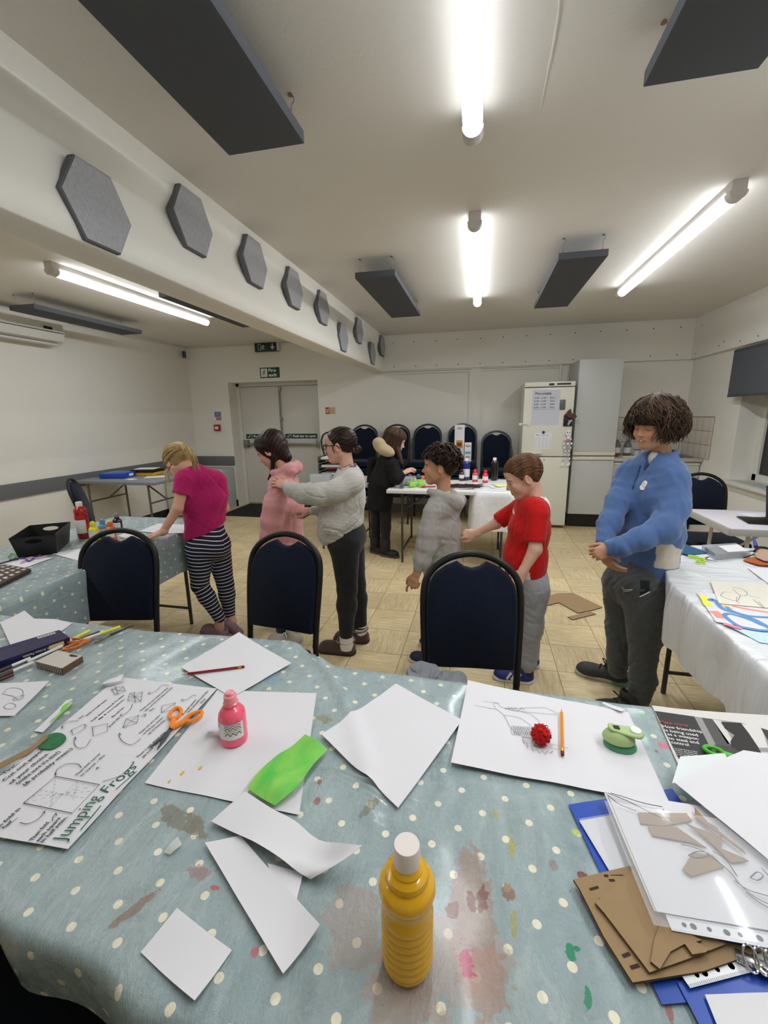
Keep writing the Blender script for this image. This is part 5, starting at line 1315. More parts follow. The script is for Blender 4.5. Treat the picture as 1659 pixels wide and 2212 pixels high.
# ---------------------------------------------------------------- girl with glasses (faces left, both arms forward)
def glasses_girl():
    Y = 2.36; j = lambda x, y, Y_=Y: at(x, y, y=Y_)
    t = person('girl with glasses and a dark bun in a pale grey sweatshirt and black leggings', (0, 0))
    h = Head(j(734, 963), PI-.02, -.02, 0, .90); nk = j(751, 1014)
    Sh = Sdf(); head_sdf(Sh, h, nk, .041); h.e(Sh, (.03, 0, -.085), (.04, .035, .02), .02)
    ns, ne, nw = j(757, 1050, 2.22), j(692, 1070, 2.17), j(624, 1054, 2.25)
    Sa = Sdf(); Sa.cone(ne, nw, .032, .022, .012)
    hand(Sa, j(621, 1051, 2.255), (-.86, .10, .30), (-.2, -.62, .76), -1, .80, curls=[(14, 22, 14), (16, 24, 16), (18, 26, 16), (20, 28, 18)], tcurl=.4, spread=.13)
    fw = j(684, 1103, 2.33); Sb = Sdf(); Sb.cone(j(735, 1105, 2.42), fw, .033, .021, .012)
    hand(Sb, j(672, 1103, 2.32), (-1, -.03, .0), (0, -.35, .95), 1, .80, curls=[(8, 12, 8), (50, 70, 40), (60, 80, 40), (60, 80, 40)], tcurl=.8, spread=.08)
    St = Sdf(); St.cone(j(748, 1040), j(742, 1150), .075, .085, .03, side=(0, 1, 0), wf=1.35); St.cone(nk, j(750, 1035), .045, .06, .03); St.cone(j(765, 1050, 2.5), j(735, 1105, 2.44), .045, .035, .03)
    for (a, b, c, dy) in (((742, 1175), (749, 1275), (748, 1375), -.075), ((752, 1175), (769, 1262), (779, 1358), .09)):
        St.cone(j(*a, Y+dy), j(*b, Y+dy), .075, .05, .03); St.cone(j(*b, Y+dy), j(*c, Y+dy), .05, .033, .02); p = j(*c, Y+dy); St.cone(p, (p.x, p.y, .05), .033, .034, .01)
    body(t, [(Sh, HD), (Sa, HD), (Sb, HD), (St, .006)], h, (216, 168, 148), (70, 46, 36), lips=(180, 96, 92))
    # hair drawn back into a low bun
    v, q = hair_cap(h, lambda L: .006+.006*np.clip((L[:, 2]-.01)/.08, 0, 1)+.004*np.clip(-L[:, 0]/.08, 0, 1), ([-.13, -.09, -.06, -.035, -.018, -.005, .01, .03, .055, .075, .13], [-.055, -.050, -.045, -.03, .022, .022, .000, .028, .052, .068, .07]), .0009, 0, 1,
        lambda L: 260*(L[:, 2]*.9+.25*L[:, 0])+3*np.sin(60*L[:, 0]), .0028)
    Sb2 = Sdf(); c = h.p(-.112, 0, -.022); Sb2.ell(c, (.024, .022, .024), .01); Sb2.post.append(lambda P, d: d-.0022*np.sin(300*np.sqrt(((P-A3(c))[:, [0, 2]]**2).sum(1))+2*np.arctan2((P-A3(c))[:, 2], (P-A3(c))[:, 0])).astype(np.float32)); bv, bq = Sb2.mesh(.0028)
    paths = []
    for _ in range(14):
        a = rnd.uniform(0, 6); pts = [c+Vector((math.cos(a+u*2.2)*.026, rnd.uniform(-.004, .004), math.sin(a+u*2.2)*.026)) for u in np.linspace(0, 1, 6)]; paths.append((pts, [.0016]*6))
    for s_ in (1, -1): paths.append(([tuple(h.p(*p)) for p in ((.022, s_*.062, .02), (.028, s_*.060, .0), (.026, s_*.0590, -.02), (.018, s_*.057, -.04), (.022, s_*.054, -.055))], [.003, .0035, .003, .002, .0008]))
    lv, lq, lt = lock_mesh(paths)
    L_ = h.loc(v.astype(np.float32)); tone = .25+.3*np.sin(420*(L_[:, 2]*.9+.25*L_[:, 0]))
    finish_hair(t, h, [(v, q, tone), (bv, bq, np.full(len(bv), .6)), (lv, lq, .3+.4*lt)], hair_mat('hair_dark_brown', rgb(24, 17, 14), rgb(70, 48, 38), .3))
    MB().tube([h.p(-.092, .020, -.002), h.p(-.098, .022, -.022), h.p(-.100, .018, -.036)], .003, 6).build('hair_clip', mat('clip_steel', rgb(170, 160, 150), rough=.3, metal=.7), t)
    # glasses
    GF = mat('glasses_black', rgb(16, 15, 16), rough=.25); mb = MB()
    for s_ in (-1, 1):
        pts = [h.p(.090, s_*(.032+.022*math.cos(a)), -.006+.016*math.sin(a)) for a in rings(20)]; mb.tube(pts, .0026*.9, 6, closed=True)
        mb.tube([h.p(.090, s_*.054, .004), h.p(.082, s_*.066, .005), h.p(.03, s_*.072, .006), h.p(-.008, s_*.076, .006), h.p(-.028, s_*.077, -.012)], .0026, 6)
    mb.tube([h.p(.091, -.010, -.002), h.p(.095, 0, .0), h.p(.091, .010, -.002)], .0024, 6); gl = mb.build('glasses', GF, t)
    mb = MB()
    for s_ in (-1, 1): mb.add([h.p(.090, s_*(.032+.0215*math.cos(a)), -.006+.0155*math.sin(a)) for a in rings(20)], [tuple(range(20))])
    mb.build('lenses', mat('lens_clear', rgb(225, 230, 232), rough=.03, alpha=.22, spec=.6), gl)
    # sweatshirt
    SW = cloth('sweatshirt_pale', rgb(196, 193, 186), noise=.10, ns=300); S = Sdf(); sd = (0, 1, 0)
    S.cone(j(752, 1042), j(745, 1075), .088, .112, .04, side=sd, wf=1.42); S.cone(j(745, 1075), j(738, 1120), .112, .122, .04, side=sd, wf=1.36); S.cone(j(738, 1120), j(732, 1150), .122, .112, .03, side=sd, wf=1.38)
    S.cone(j(762, 1036, 2.25), j(758, 1034, 2.47), .056, .054, .05); S.cone(nk, j(752, 1040), .052, .07, .03)
    S.cone(j(712, 1140, 2.33), j(706, 1150, 2.40), .062, .062, .05)
    sleeve(S, [j(762, 1046, 2.22), j(728, 1060, 2.19), j(690, 1068, 2.17), j(655, 1066, 2.19), j(630, 1057, 2.24), j(617, 1052, 2.26)], [.060, .062, .060, .052, .042, .031], j(613, 1051, 2.26), wf=1, dirn=(-1, .1, .1))
    sleeve(S, [j(762, 1046, 2.50), j(738, 1095, 2.46), j(700, 1104, 2.38), j(676, 1103, 2.32)], [.055, .05, .036, .028], j(671, 1103, 2.32), dirn=(-1, 0, 0))
    S.cone(nk+Vector((-.006, 0, .012)), nk+Vector((-.02, 0, .09)), .044, .06, .004, 's')
    S.plane(j(735, 1158), (.55, 0, -1))
    cloth_mesh('sweatshirt', S, .0045, SW, t, fold=tee_folds(.012, 13, 24, (.8, .9, 1.0)))
    # ribbed striped collar
    MAR = mat('maroon_rib', rgb(78, 26, 36), rough=.85); mb = MB(); rg = []
    for k in range(24):
        a = 2*PI*k/24; rg.append(nk+Vector((.046*math.cos(a)+.002, .050*math.sin(a), -.002+.020*math.cos(a))))
    for i, (dz, r, m_) in enumerate([(0, .0085, 0), (.010, .007, 0), (.0185, .0055, 0)]): mb.tube([p+Vector((0, 0, dz))+(p-nk)*(-.10*i) for p in rg], r, 8, 0, closed=True)
    cl = mb.build('ribbed_collar', MAR, t); mb = MB()
    for i, dz in enumerate((.006, .0155)): mb.tube([p+Vector((0, 0, dz))+(p-nk)*(.10-.10*i) for p in rg], .002, 6, closed=True)
    mb.build('collar_stripes', mat('stripe_pink', rgb(190, 150, 160)), cl)
    S = Sdf(); S.cone(j(742, 1120), j(746, 1165), .092, .108, .04, side=sd, wf=1.3); S.ell(j(765, 1158), (.06, .14, .075), .05)
    for (a, b, c, dy) in (((745, 1180), (750, 1272), (748, 1372), -.075), ((757, 1180), (769, 1262), (779, 1354), .09)):
        a_, b_, c_ = j(*a, Y+dy), j(*b, Y+dy), j(*c, Y+dy); S.cone(a_, b_, .088, .060, .03); S.cone(b_, b_+(c_-b_)*.35, .058, .058, .02); S.cone(b_+(c_-b_)*.35, c_, .058, .041, .03)
    cloth_mesh('leggings', S, .006, BLK, t, fold=folds(.003, 30, 5, (1, 1, 1)))
    SK = cloth('sock_cream', rgb(220, 212, 204), bump=.5, bs=200)
    SU = mat('suede_brown', rgb(70, 48, 38), rough=.95, noise=.12, nscale=60, sheen=.3); SO = mat('sole_brown', rgb(52, 38, 32), rough=.8)
    for (hx_, hy_, tx_, ty_, c, dy) in ((766, 1412, 690, 1404, (748, 1378), -.075), (795, 1386, 724, 1382, (779, 1358), .09)):
        a, b = at(hx_, hy_, z=0), at(tx_, ty_, z=0); o = shoe(t, a, b, .10, .085, SU, SO, 'slipper')
        p = j(*c, Y+dy); m_ = MB(); k = 9
        m_.lathe([(.042, -.03), (.043, 0), (.040, .012), (.044, .022), (.040, .034), (.043, .046), (.039, .058)], (p.x, p.y, .07), 20); m_.build('sock', SK, t)
        m_ = MB(); d = (b-a).normalized(); cc = a+d*.055; sdv = Vector((-d.y, d.x, 0)); m_.tube([cc+d*(.055*math.cos(u))+sdv*(.043*math.sin(u))+Vector((0, 0, .085-.006*math.cos(u))) for u in rings(20)], .0065, 6, closed=True); m_.build('fleece_trim', cloth('fleece', rgb(130, 108, 92), bump=.6), o)
    rebase(t, at(760, 1400, z=0).x, Y)
glasses_girl()
# ---------------------------------------------------------------- girl in the pink hoodie (faces left, head bowed)
def pink_girl():
    Y = 2.46; j = lambda x, y, Y_=Y: at(x, y, y=Y_)
    t = person('girl with long dark hair in a pale pink hoodie, head bowed', (0, 0))
    h = Head(j(585, 974), PI+.02, -.48, 0, .95); nk = j(613, 1018)
    Sh = Sdf(); head_sdf(Sh, h, nk, .038)
    St = Sdf(); St.cone(j(612, 1045), j(610, 1180), .07, .08, .03, side=(0, 1, 0), wf=1.35); St.cone(nk, j(612, 1040), .045, .06, .03)
    for dy in (-.07, .08): St.cone(j(612, 1190, Y+dy), j(610, 1285, Y+dy), .07, .05, .03); St.cone(j(610, 1285, Y+dy), j(612, 1365, Y+dy), .05, .034, .02)
    for Ya in (2.31, 2.62): St.cone(j(600, 1052, Ya), j(588, 1120, Ya), .04, .033, .02); St.cone(j(588, 1120, Ya), j(577, 1178, Ya), .033, .022, .02); hand(St, j(577, 1178, Ya), (-.2, 0, -1), (-.2, -.9 if Ya < 2.5 else .9, 0), -1 if Ya < 2.5 else 1, .8)
    body(t, [(Sh, HD), (St, .006)], h, (214, 164, 146), (50, 34, 28), closed=True)
    def extra(S):
        h.k(S, (-.06, 0, -.02), (-.075, 0, -.085), .055, .035, .03)
        S.cone(h.p(-.02, .050, -.05), j(588, 1018, 2.42), .016, .012, .02); S.cone(j(588, 1018, 2.42), j(579, 1036, 2.40), .012, .004, .01)
    v, q = hair_cap(h, lambda L: .010+.010*np.clip((L[:, 2]-.01)/.08, 0, 1)+.010*np.clip(-L[:, 0]/.08, 0, 1), ([-.13, -.06, -.03, .0, .02, .04, .06, .075, .13], [-.13, -.12, -.085, -.06, -.03, .005, .045, .07, .075]), .0012, 0, 1, lambda L: 230*(L[:, 0]*.55+L[:, 2]*.6)+2*np.sin(50*L[:, 2]), .003, extra)
    paths = []
    for _ in range(70):
        y0 = rnd.uniform(.0, 1); s_ = 1; a = rnd.uniform(-.03, .03); pts = []
        for u in np.linspace(0, 1, 8):
            th = .35+1.5*u+a*8*.3; ph = 1.1-1.15*u+a*6
            pts.append(tuple(h.p(*surf(th, ph, .017+.012*u))))
        paths.append((pts, [.001+.0022*math.sin(PI*min(1, u+.15)) for u in np.linspace(0, 1, 8)]))
    lv, lq, lt = lock_mesh(paths)
    L_ = h.loc(v.astype(np.float32))
    finish_hair(t, h, [(v, q, .25+.25*np.sin(400*(L_[:, 0]*.55+L_[:, 2]*.6))), (lv, lq, .1+.5*lt)], hair_mat('hair_dark_brown', rgb(24, 17, 14), rgb(70, 48, 38), .3) if 0 else hair_mat('hair_espresso', rgb(28, 18, 15), rgb(72, 48, 38), .35))
    PK = cloth('hoodie_pink', rgb(222, 158, 160), noise=.05, ns=300); S = Sdf(); sd = (0, 1, 0)
    S.cone(j(615, 1048), j(613, 1090), .086, .108, .04, side=sd, wf=1.42); S.cone(j(613, 1090), j(613, 1170), .108, .116, .04, side=sd, wf=1.35); S.cone(j(613, 1170), j(613, 1215), .116, .11, .02, side=sd, wf=1.35)
    S.cone(j(608, 1048, 2.33), j(608, 1046, 2.59), .056, .056, .05)
    sleeve(S, [j(603, 1052, 2.32), j(592, 1092, 2.30), j(586, 1125, 2.29), j(576, 1185, 2.28)], [.060, .062, .060, .046])
    sleeve(S, [j(610, 1052, 2.62), j(600, 1120, 2.63), j(585, 1180, 2.62)], [.056, .056, .044])
    for a, b, r1, r2 in (((590, 1022, 2.40), (603, 1022, 2.36), .020, .026), ((603, 1022, 2.36), (625, 1014, 2.35), .026, .032), ((625, 1014, 2.35), (641, 1012, 2.42), .032, .030), ((641, 1012, 2.42), (640, 1012, 2.50), .030, .030), ((640, 1012, 2.50), (622, 1014, 2.57), .030, .028), ((622, 1014, 2.57), (600, 1020, 2.55), .028, .02), ((600, 1020, 2.55), (590, 1022, 2.48), .02, .018), ((590, 1022, 2.48), (590, 1022, 2.40), .018, .018)): S.cone(j(*a), j(*b), r1, r2, .016)
    S.cone(j(640, 1000, 2.44), j(651, 1008, 2.44), .016, .012, .02); S.cone(j(630, 1010, 2.38), j(620, 1040, 2.36), .02, .03, .04)
    S.cone(nk+Vector((-.008, 0, -.010)), nk+Vector((-.05, 0, .09)), .042, .06, .006, 's')
    cloth_mesh('pink_hoodie', S, .0045, PK, t, fold=tee_folds(.012, 12, 34, (1.1, .9, .6)))
    JE = cloth('jeans_black', rgb(34, 35, 42)); S = Sdf(); S.cone(j(613, 1190), j(613, 1225), .1, .105, .04, side=sd, wf=1.3)
    for dy in (-.07, .08): S.cone(j(612, 1225, Y+dy), j(610, 1290, Y+dy), .09, .065, .03); S.cone(j(610, 1290, Y+dy), j(613, 1360, Y+dy), .065, .05, .03)
    cloth_mesh('trousers', S, .008, JE, t)
    TR = mat('trainer_beige', rgb(170, 160, 148), rough=.7, noise=.25, nscale=60); SO = mat('sole_cream', rgb(206, 200, 190), rough=.6); LC = mat('lace_white', rgb(220, 218, 214))
    a, b = at(654, 1394, z=0), at(580, 1386, z=0); shoe(t, a, b, .085, .08, TR, SO, 'trainer', lace=LC); shoe(t, (a.x+.02, 2.56, 0), (b.x+.02, 2.57, 0), .085, .08, TR, SO, 'trainer')
    rebase(t, a.x-.05, Y)
pink_girl()
# ---------------------------------------------------------------- tall boy in blue (three quarter view, hands clasped)
def blue_boy():
    Y = 2.17; j = lambda x, y, Y_=Y: at(x, y, y=Y_)
    t = person('tall smiling boy with bushy dark hair in a blue zip neck sweatshirt, hands clasped', (0, 0))
    yaw = PI+.62
    fwd = Vector((math.cos(yaw), math.sin(yaw), 0)); lft = Vector((-math.sin(yaw), math.cos(yaw), 0))
    h = Head(j(1413, 916), yaw-.02, -.20, -.05, .96); nk = j(1427, 985, 2.19)
    Sh = Sdf(); head_sdf(Sh, h, nk, .043, mouth=.004); h.e(Sh, (.03, 0, -.08), (.04, .035, .02), .02)
    # a smile: cheeks lifted
    for s_ in (-1, 1): h.e(Sh, (.060, s_*.036, -.036), (.016, .015, .014), .014)
    pc = j(1410, 1110); 
    ns, ne, nw = j(1467, 1040, 2.08), j(1437, 1148, 1.97), j(1322, 1183, 1.95)
    fs_, fe, fw = j(1360, 1034, 2.24), j(1314, 1125, 2.10), j(1297, 1180, 2.00)
    Sa = Sdf(); Sa.cone(ne, nw, .036, .022, .012); Sa.cone(fe, fw, .034, .022, .012)
    hand(Sa, j(1322, 1188, 1.95), (-.80, .05, -.32), (-.25, -.95, .3), -1, .80, curls=[(50, 60, 30), (55, 60, 30), (58, 62, 30), (60, 62, 30)], tcurl=.6, spread=.06)
    hand(Sa, j(1296, 1190, 2.0), (.52, -.30, -.68), (-.75, -.5, -.25), 1, .80, curls=[(12, 22, 14), (14, 24, 14), (16, 26, 16), (20, 28, 18)], tcurl=.4, spread=.08)
    St = Sdf(); St.cone(j(1418, 1030), j(1392, 1200), .085, .09, .03, side=lft, wf=1.4); St.cone(nk, j(1424, 1020), .05, .065, .03)
    nl = [j(1393, 1250, 2.10), j(1394, 1375, 2.08), j(1385, 1490, 2.07)]; fl_ = [j(1340, 1250, 2.24), j(1336, 1350, 2.24), j(1335, 1440, 2.23)]
    for L_ in (nl, fl_): St.cone(L_[0], L_[1], .075, .055, .03); St.cone(L_[1], L_[2], .055, .036, .02)
    St.cone(ns, ne, .045, .036, .02); St.cone(fs_, fe, .045, .036, .02)
    body(t, [(Sh, HD), (Sa, HD), (St, .007)], h, TAN, (40, 28, 22), closed=True, lips=(190, 110, 104))
    # teeth in the smile
    mb = MB(); mb.tube([h.p(.0785, -.013, -.0585), h.p(.0835, 0, -.0600), h.p(.0785, .013, -.0585)], .0026, 6); mb.build('teeth', mat('teeth', rgb(236, 228, 218), rough=.3), t)
    # bushy wavy bob with a heavy fringe
    def thick(L): return .020+.004*np.clip((L[:, 2]-.01)/.08, 0, 1)+.012*np.clip(-L[:, 0]/.1, 0, 1)+.010*np.clip(np.abs(L[:, 1])/.07, 0, 1)*(L[:, 2] < .03)
    v, q = hair_cap(h, thick, ([-.16, -.07, -.03, .01, .028, .045, .06, .14], [-.085, -.085, -.080, -.070, -.040, .012, .018, .014]), .007, 75, 3, None, .0036)
    paths = []
    for _ in range(950):
        th = rnd.uniform(-PI, PI); front = abs(th) < .95; ph0 = rnd.uniform(.35, 1.5)
        phe = (.05 if front else -.75)+rnd.uniform(-.15, .1); n = 12; pts = []
        cr = rnd.uniform(.004, .010)*(.7 if front else 1.6); f0 = rnd.uniform(0, 6.3); off0 = rnd.uniform(.012, .024); w_ = rnd.choice((-1, 1))*rnd.uniform(6, 13); sw = rnd.uniform(-.35, .35)+(.35 if front else 0)
        for i in range(n):
            u = i/(n-1); ph = ph0+(phe-ph0)*u*rnd.uniform(.98, 1.0)
            o = off0+.008*math.sin(min(1, u*1.2)*PI*.6)+(.034*u*u if not front else .006*u)
            p = surf(th+sw*u, ph, o); k = cr*(.3+1.2*u)
            p = p+k*np.array([math.cos(f0+w_*u), math.sin(f0+w_*u), .6*math.sin(f0*1.7+w_*u)])
            pts.append(tuple(h.p(*p)))
        r = rnd.uniform(.0018, .0036)
        paths.append((pts, [r*(1-.85*(i/(n-1))**2)+.0004 for i in range(n)]))
    for _ in range(170):   # springy curls round the jaw and nape
        th = rnd.choice((-1, 1))*rnd.uniform(.95, PI); z0 = rnd.uniform(-.35, .55); w_ = rnd.choice((-1, 1))*rnd.uniform(7, 11); R_c = rnd.uniform(.007, .013); f0 = rnd.uniform(0, 6); pts = []
        for u in np.linspace(0, 1, 14):
            p = surf(th, z0-u*.55, .030+.022*u); c_, s_ = math.cos(th), math.sin(th); a_ = f0+w_*u
            pts.append(tuple(h.p(*(p+R_c*(.5+u*.6)*np.array([c_*math.cos(a_)-s_*math.sin(a_), s_*math.cos(a_)+c_*math.sin(a_), .3*math.sin(a_)])+np.array([0, 0, -.010*u])))))
        r = rnd.uniform(.0018, .0032); paths.append((pts, [r*(1-.8*(i/13)**2)+.0003 for i in range(14)]))
    for _ in range(40):   # loose wisps
        th = rnd.uniform(-PI, PI); ph = rnd.uniform(-.2, 1.4); p = surf(th, ph, .03); d = np.array([rnd.gauss(0, 1) for _ in range(3)])*.012
        paths.append(([tuple(h.p(*(p+d*u*u*2+np.array([0, 0, -.03])*u))) for u in np.linspace(0, 1, 6)], [.0009]*5+[.0003]))
    lv, lq, lt = lock_mesh(paths)
    finish_hair(t, h, [(v, q, np.full(len(v), .15)), (lv, lq, .1+.8*lt)], hair_mat('hair_brown_wavy', rgb(26, 19, 15), rgb(98, 74, 58), .5))
    BLU = attr_mat('sweatshirt_blue', rough=.88, sheen=.3, bump=.3, bscale=500, spec=.15, mott=.05)
    S = Sdf()
    S.cone(j(1422, 1022), j(1414, 1070), .080, .100, .05, side=lft, wf=1.42); S.cone(j(1414, 1070), j(1400, 1150), .100, .112, .05, side=lft, wf=1.38); S.cone(j(1400, 1150), j(1388, 1235), .112, .112, .03, side=lft, wf=1.36)
    S.cone(j(1456, 1030, 2.09), nk+Vector((0, 0, -.03)), .050, .056, .05); S.cone(j(1360, 1016, 2.25), nk+Vector((0, 0, -.03)), .048, .056, .05)
    sleeve(S, [j(1457, 1045, 2.09), j(1456, 1098, 2.04), j(1434, 1142, 1.98), j(1385, 1164, 1.95), j(1340, 1180, 1.945), j(1316, 1186, 1.95)], [.056, .060, .060, .050, .042, .034], j(1307, 1188, 1.95), dirn=(-1, 0, -.1))
    sleeve(S, [j(1356, 1030, 2.24), j(1334, 1085, 2.16), j(1317, 1128, 2.09), j(1305, 1170, 2.01)], [.054, .052, .048, .034], j(1298, 1176, 2.005), dirn=(-.1, -.2, -1))
    # stand collar
    cc = nk+Vector((0, 0, .002))
    for k in range(16):
        a0, a1 = 2*PI*k/16, 2*PI*(k+1)/16
        if abs(((a0+a1)/2+PI) % (2*PI)-PI) < .35: continue
        f = lambda a: cc+fwd*(.056*math.cos(a))+lft*(.056*math.sin(a))+Vector((0, 0, -.012*math.cos(a)+.006))
        S.cone(f(a0), f(a1), .014, .014, .008); S.cone(f(a0)+Vector((0, 0, -.025)), f(a1)+Vector((0, 0, -.025)), .016, .016, .012)
    S.cone(nk+Vector((0, 0, -.02)), nk+Vector((0, 0, .12)), .046, .052, .004, 's')
    S.cone(nk+fwd*.06+Vector((0, 0, .01)), nk+fwd*.085+Vector((0, 0, -.09)), .020, .006, .006, 's')
    S.plane(j(1390, 1240), (.0, 0, -1))
    c0 = A3(j(1398, 1150)); F_ = A3(fwd); L3 = A3(lft); seam = A3(j(1447, 1072, 2.0)); pk = A3(j(1402, 1205, 2.0))
    def col(P):
        C = np.tile(np.array(rgb(78, 105, 152), dtype=np.float32), (len(P), 1))
        q_ = P-c0; a_ = q_@F_; b_ = q_@L3
        z0, z1 = j(1400, 1176, 2.0).z, j(1395, 1236, 2.0).z
        zz = (z0-P[:, 2])/(z0-z1); m = (zz > 0) & (zz < .93) & (b_ > .105+.0*zz) & (b_ < .150+.035*zz) & (a_ > -.02) & (a_ < .13) & (P[:, 0] > at(1372, 1200, y=2.02).x-.02*zz)
        C[m] = rgb(212, 204, 190)
        m = (np.abs(P[:, 2]-j(1390, 1226).z) < .0022) & (np.abs(b_) < .3); C[m] = rgb(60, 94, 150)
        return C
    FO = folds(.018, 10, 44, (.9, .9, .8), .005)
    cloth_mesh('quarter_zip_sweatshirt', S, .0045, BLU, t, col, fold=FO)
    # zip, white tee at the throat, chest badge
    TEEM = cloth('tee_white', rgb(222, 222, 218)); S = Sdf(); S.cone(nk+Vector((0, 0, -.045)), nk+fwd*.012+Vector((0, 0, -.012)), .058, .050, .01); S.cone(nk+Vector((0, 0, -.03)), nk+Vector((0, 0, .1)), .0455, .046, .002, 's'); v, q = S.mesh(.004); np_mesh('tee_collar', [(v, q)], TEEM, t)
    def surf_pt(px, py):
        d = at(px, py, y=1)-Vector((0, 0, CAM_H)); d.normalize(); o = bpy.data.objects
        ob = [c for c in t.children if c.name.startswith('quarter_zip')][0]
        bpy.context.view_layer.update(); ok, loc, nor, _ = ob.ray_cast(Vector((0, 0, CAM_H)), d)
        return (loc, nor) if ok else (at(px, py, y=2.0), Vector((0, -1, 0)))
    mb = MB(); pts = [surf_pt(px, py) for px, py in ((1384, 1005), (1381, 1015), (1377, 1028), (1372, 1040), (1369, 1050))]
    mb.tube([p+n*.001 for p, n in pts], .0028, 6); mb.tube([pts[-1][0]+pts[-1][1]*.003, pts[-1][0]+pts[-1][1]*.004-Vector((0, 0, .018))], .003, 6); mb.build('zip', mat('zip_navy', rgb(32, 48, 92), rough=.4), t)
    p, n = surf_pt(1391, 1048); mb = MB(); a = nrmz(Vector((0, 0, 1))-n*n.z); b = n.cross(a)
    M = Matrix((b, a, n)).transposed()
    mb.lathe([(.001, .0015), (.0125, .0015), (.013, -.002)], p+a*.009, 18, 0, M); mb.lathe([(.001, .0016), (.0145, .0016), (.015, -.002)], p-a*.009, 18, 0, M); bd = mb.build('chest_badge', mat('badge_cream', rgb(226, 220, 206), rough=.6), t)
    mb = MB(); stroke(mb, [p+n*.003+a*.010+b*.006, p+n*.003+a*.004-b*.006, p+n*.003-a*.002+b*.004, p+n*.003-a*.012-b*.005], .0022, n, .0006); mb.build('badge_stitching', mat('stitch_brown', rgb(120, 92, 80)), bd)
    # trousers
    TRM = cloth('track_pants_grey', rgb(78, 82, 84), rough=.7, noise=.07, ns=150); S = Sdf()
    S.cone(j(1390, 1205), j(1380, 1262), .105, .118, .04, side=lft, wf=1.3)
    S.cone(j(1389, 1262, 2.11), j(1392, 1375, 2.09), .105, .074, .03); S.cone(j(1392, 1375, 2.09), j(1389, 1470, 2.08), .074, .056, .03); S.cone(j(1389, 1470, 2.08), j(1378, 1512, 2.07), .060, .052, .02)
    S.cone(j(1345, 1262, 2.24), j(1341, 1350, 2.24), .100, .070, .03); S.cone(j(1341, 1350, 2.24), j(1338, 1415, 2.24), .070, .058, .03); S.cone(j(1338, 1415, 2.24), j(1334, 1447, 2.24), .060, .046, .02)
    cloth_mesh('track_pants', S, .005, TRM, t, fold=folds(.020, 14, 54, (.8, .8, 1.0), .005))
    def tr(px, py):
        d = at(px, py, y=1)-Vector((0, 0, CAM_H)); d.normalize(); ob = [c for c in t.children if c.name.startswith('track_pants')][0]
        bpy.context.view_layer.update(); ok, loc, nor, _ = ob.ray_cast(Vector((0, 0, CAM_H)), d)
        return (loc+nor*.0015) if ok else at(px, py, y=2.0)
    mb = MB(); g = [[tr(px, py) for px, py in r] for r in (((1383, 1254), (1393, 1254), (1403, 1255)), ((1383, 1268), (1393, 1267), (1403, 1266)), ((1382, 1286), (1393, 1281), (1404, 1276)))]
    vs = [p for r in g for p in r]; mb.add(vs, [(0, 1, 4, 3), (1, 2, 5, 4), (3, 4, 7, 6), (4, 5, 8, 7)]); mb.build('pocket_panel', mat('panel_black', rgb(18, 18, 20), rough=.7), t)
    mb = MB(); mb.tube([tr(1382, 1289), tr(1393, 1284), tr(1404, 1278)], .0024, 6); mb.build('pocket_piping', WHITE, t)
    mb = MB(); mb.tube([tr(1345, 1268), tr(1347, 1273), tr(1356, 1274), tr(1366, 1273)], .0013, 5); mb.tube([tr(1347, 1277), tr(1356, 1277), tr(1366, 1274)], .0013, 5); mb.build('thigh_mark', WHITE, t)
    TRN = mat('trainer_charcoal', rgb(58, 56, 54), rough=.7, noise=.15, nscale=150); SO = mat('sole_pale', rgb(176, 178, 168), rough=.5); LB = mat('lace_black', rgb(16, 16, 17), rough=.7)
    a, b = at(1356, 1477, z=0), at(1243, 1450, z=0); o = shoe(t, a, b, .098, .088, TRN, SO, 'trainer', lace=LB)
    S = Sdf(); S.cone(a+(b-a)*.10+Vector((0, 0, .012)), a+(b-a)*.38+Vector((0, 0, .010)), .043, .040, .01, side=(b-a).cross(Vector((0, 0, 1))), wf=1.1); S.plane(Vector((0, 0, .022)), (0, 0, 1)); S.plane(Vector((0, 0, .001)), (0, 0, -1)); v, q = S.mesh(.004); np_mesh('green_heel', [(v, q)], mat('sole_green', rgb(110, 150, 118), rough=.5), o)
    c = at(1400, 1560, z=0); shoe(t, (c.x-.01, 2.06, 0), (c.x-.25, 1.99, 0), .098, .088, TRN, SO, 'trainer', lace=LB)
    rebase(t, a.x+.05, Y)
blue_boy()
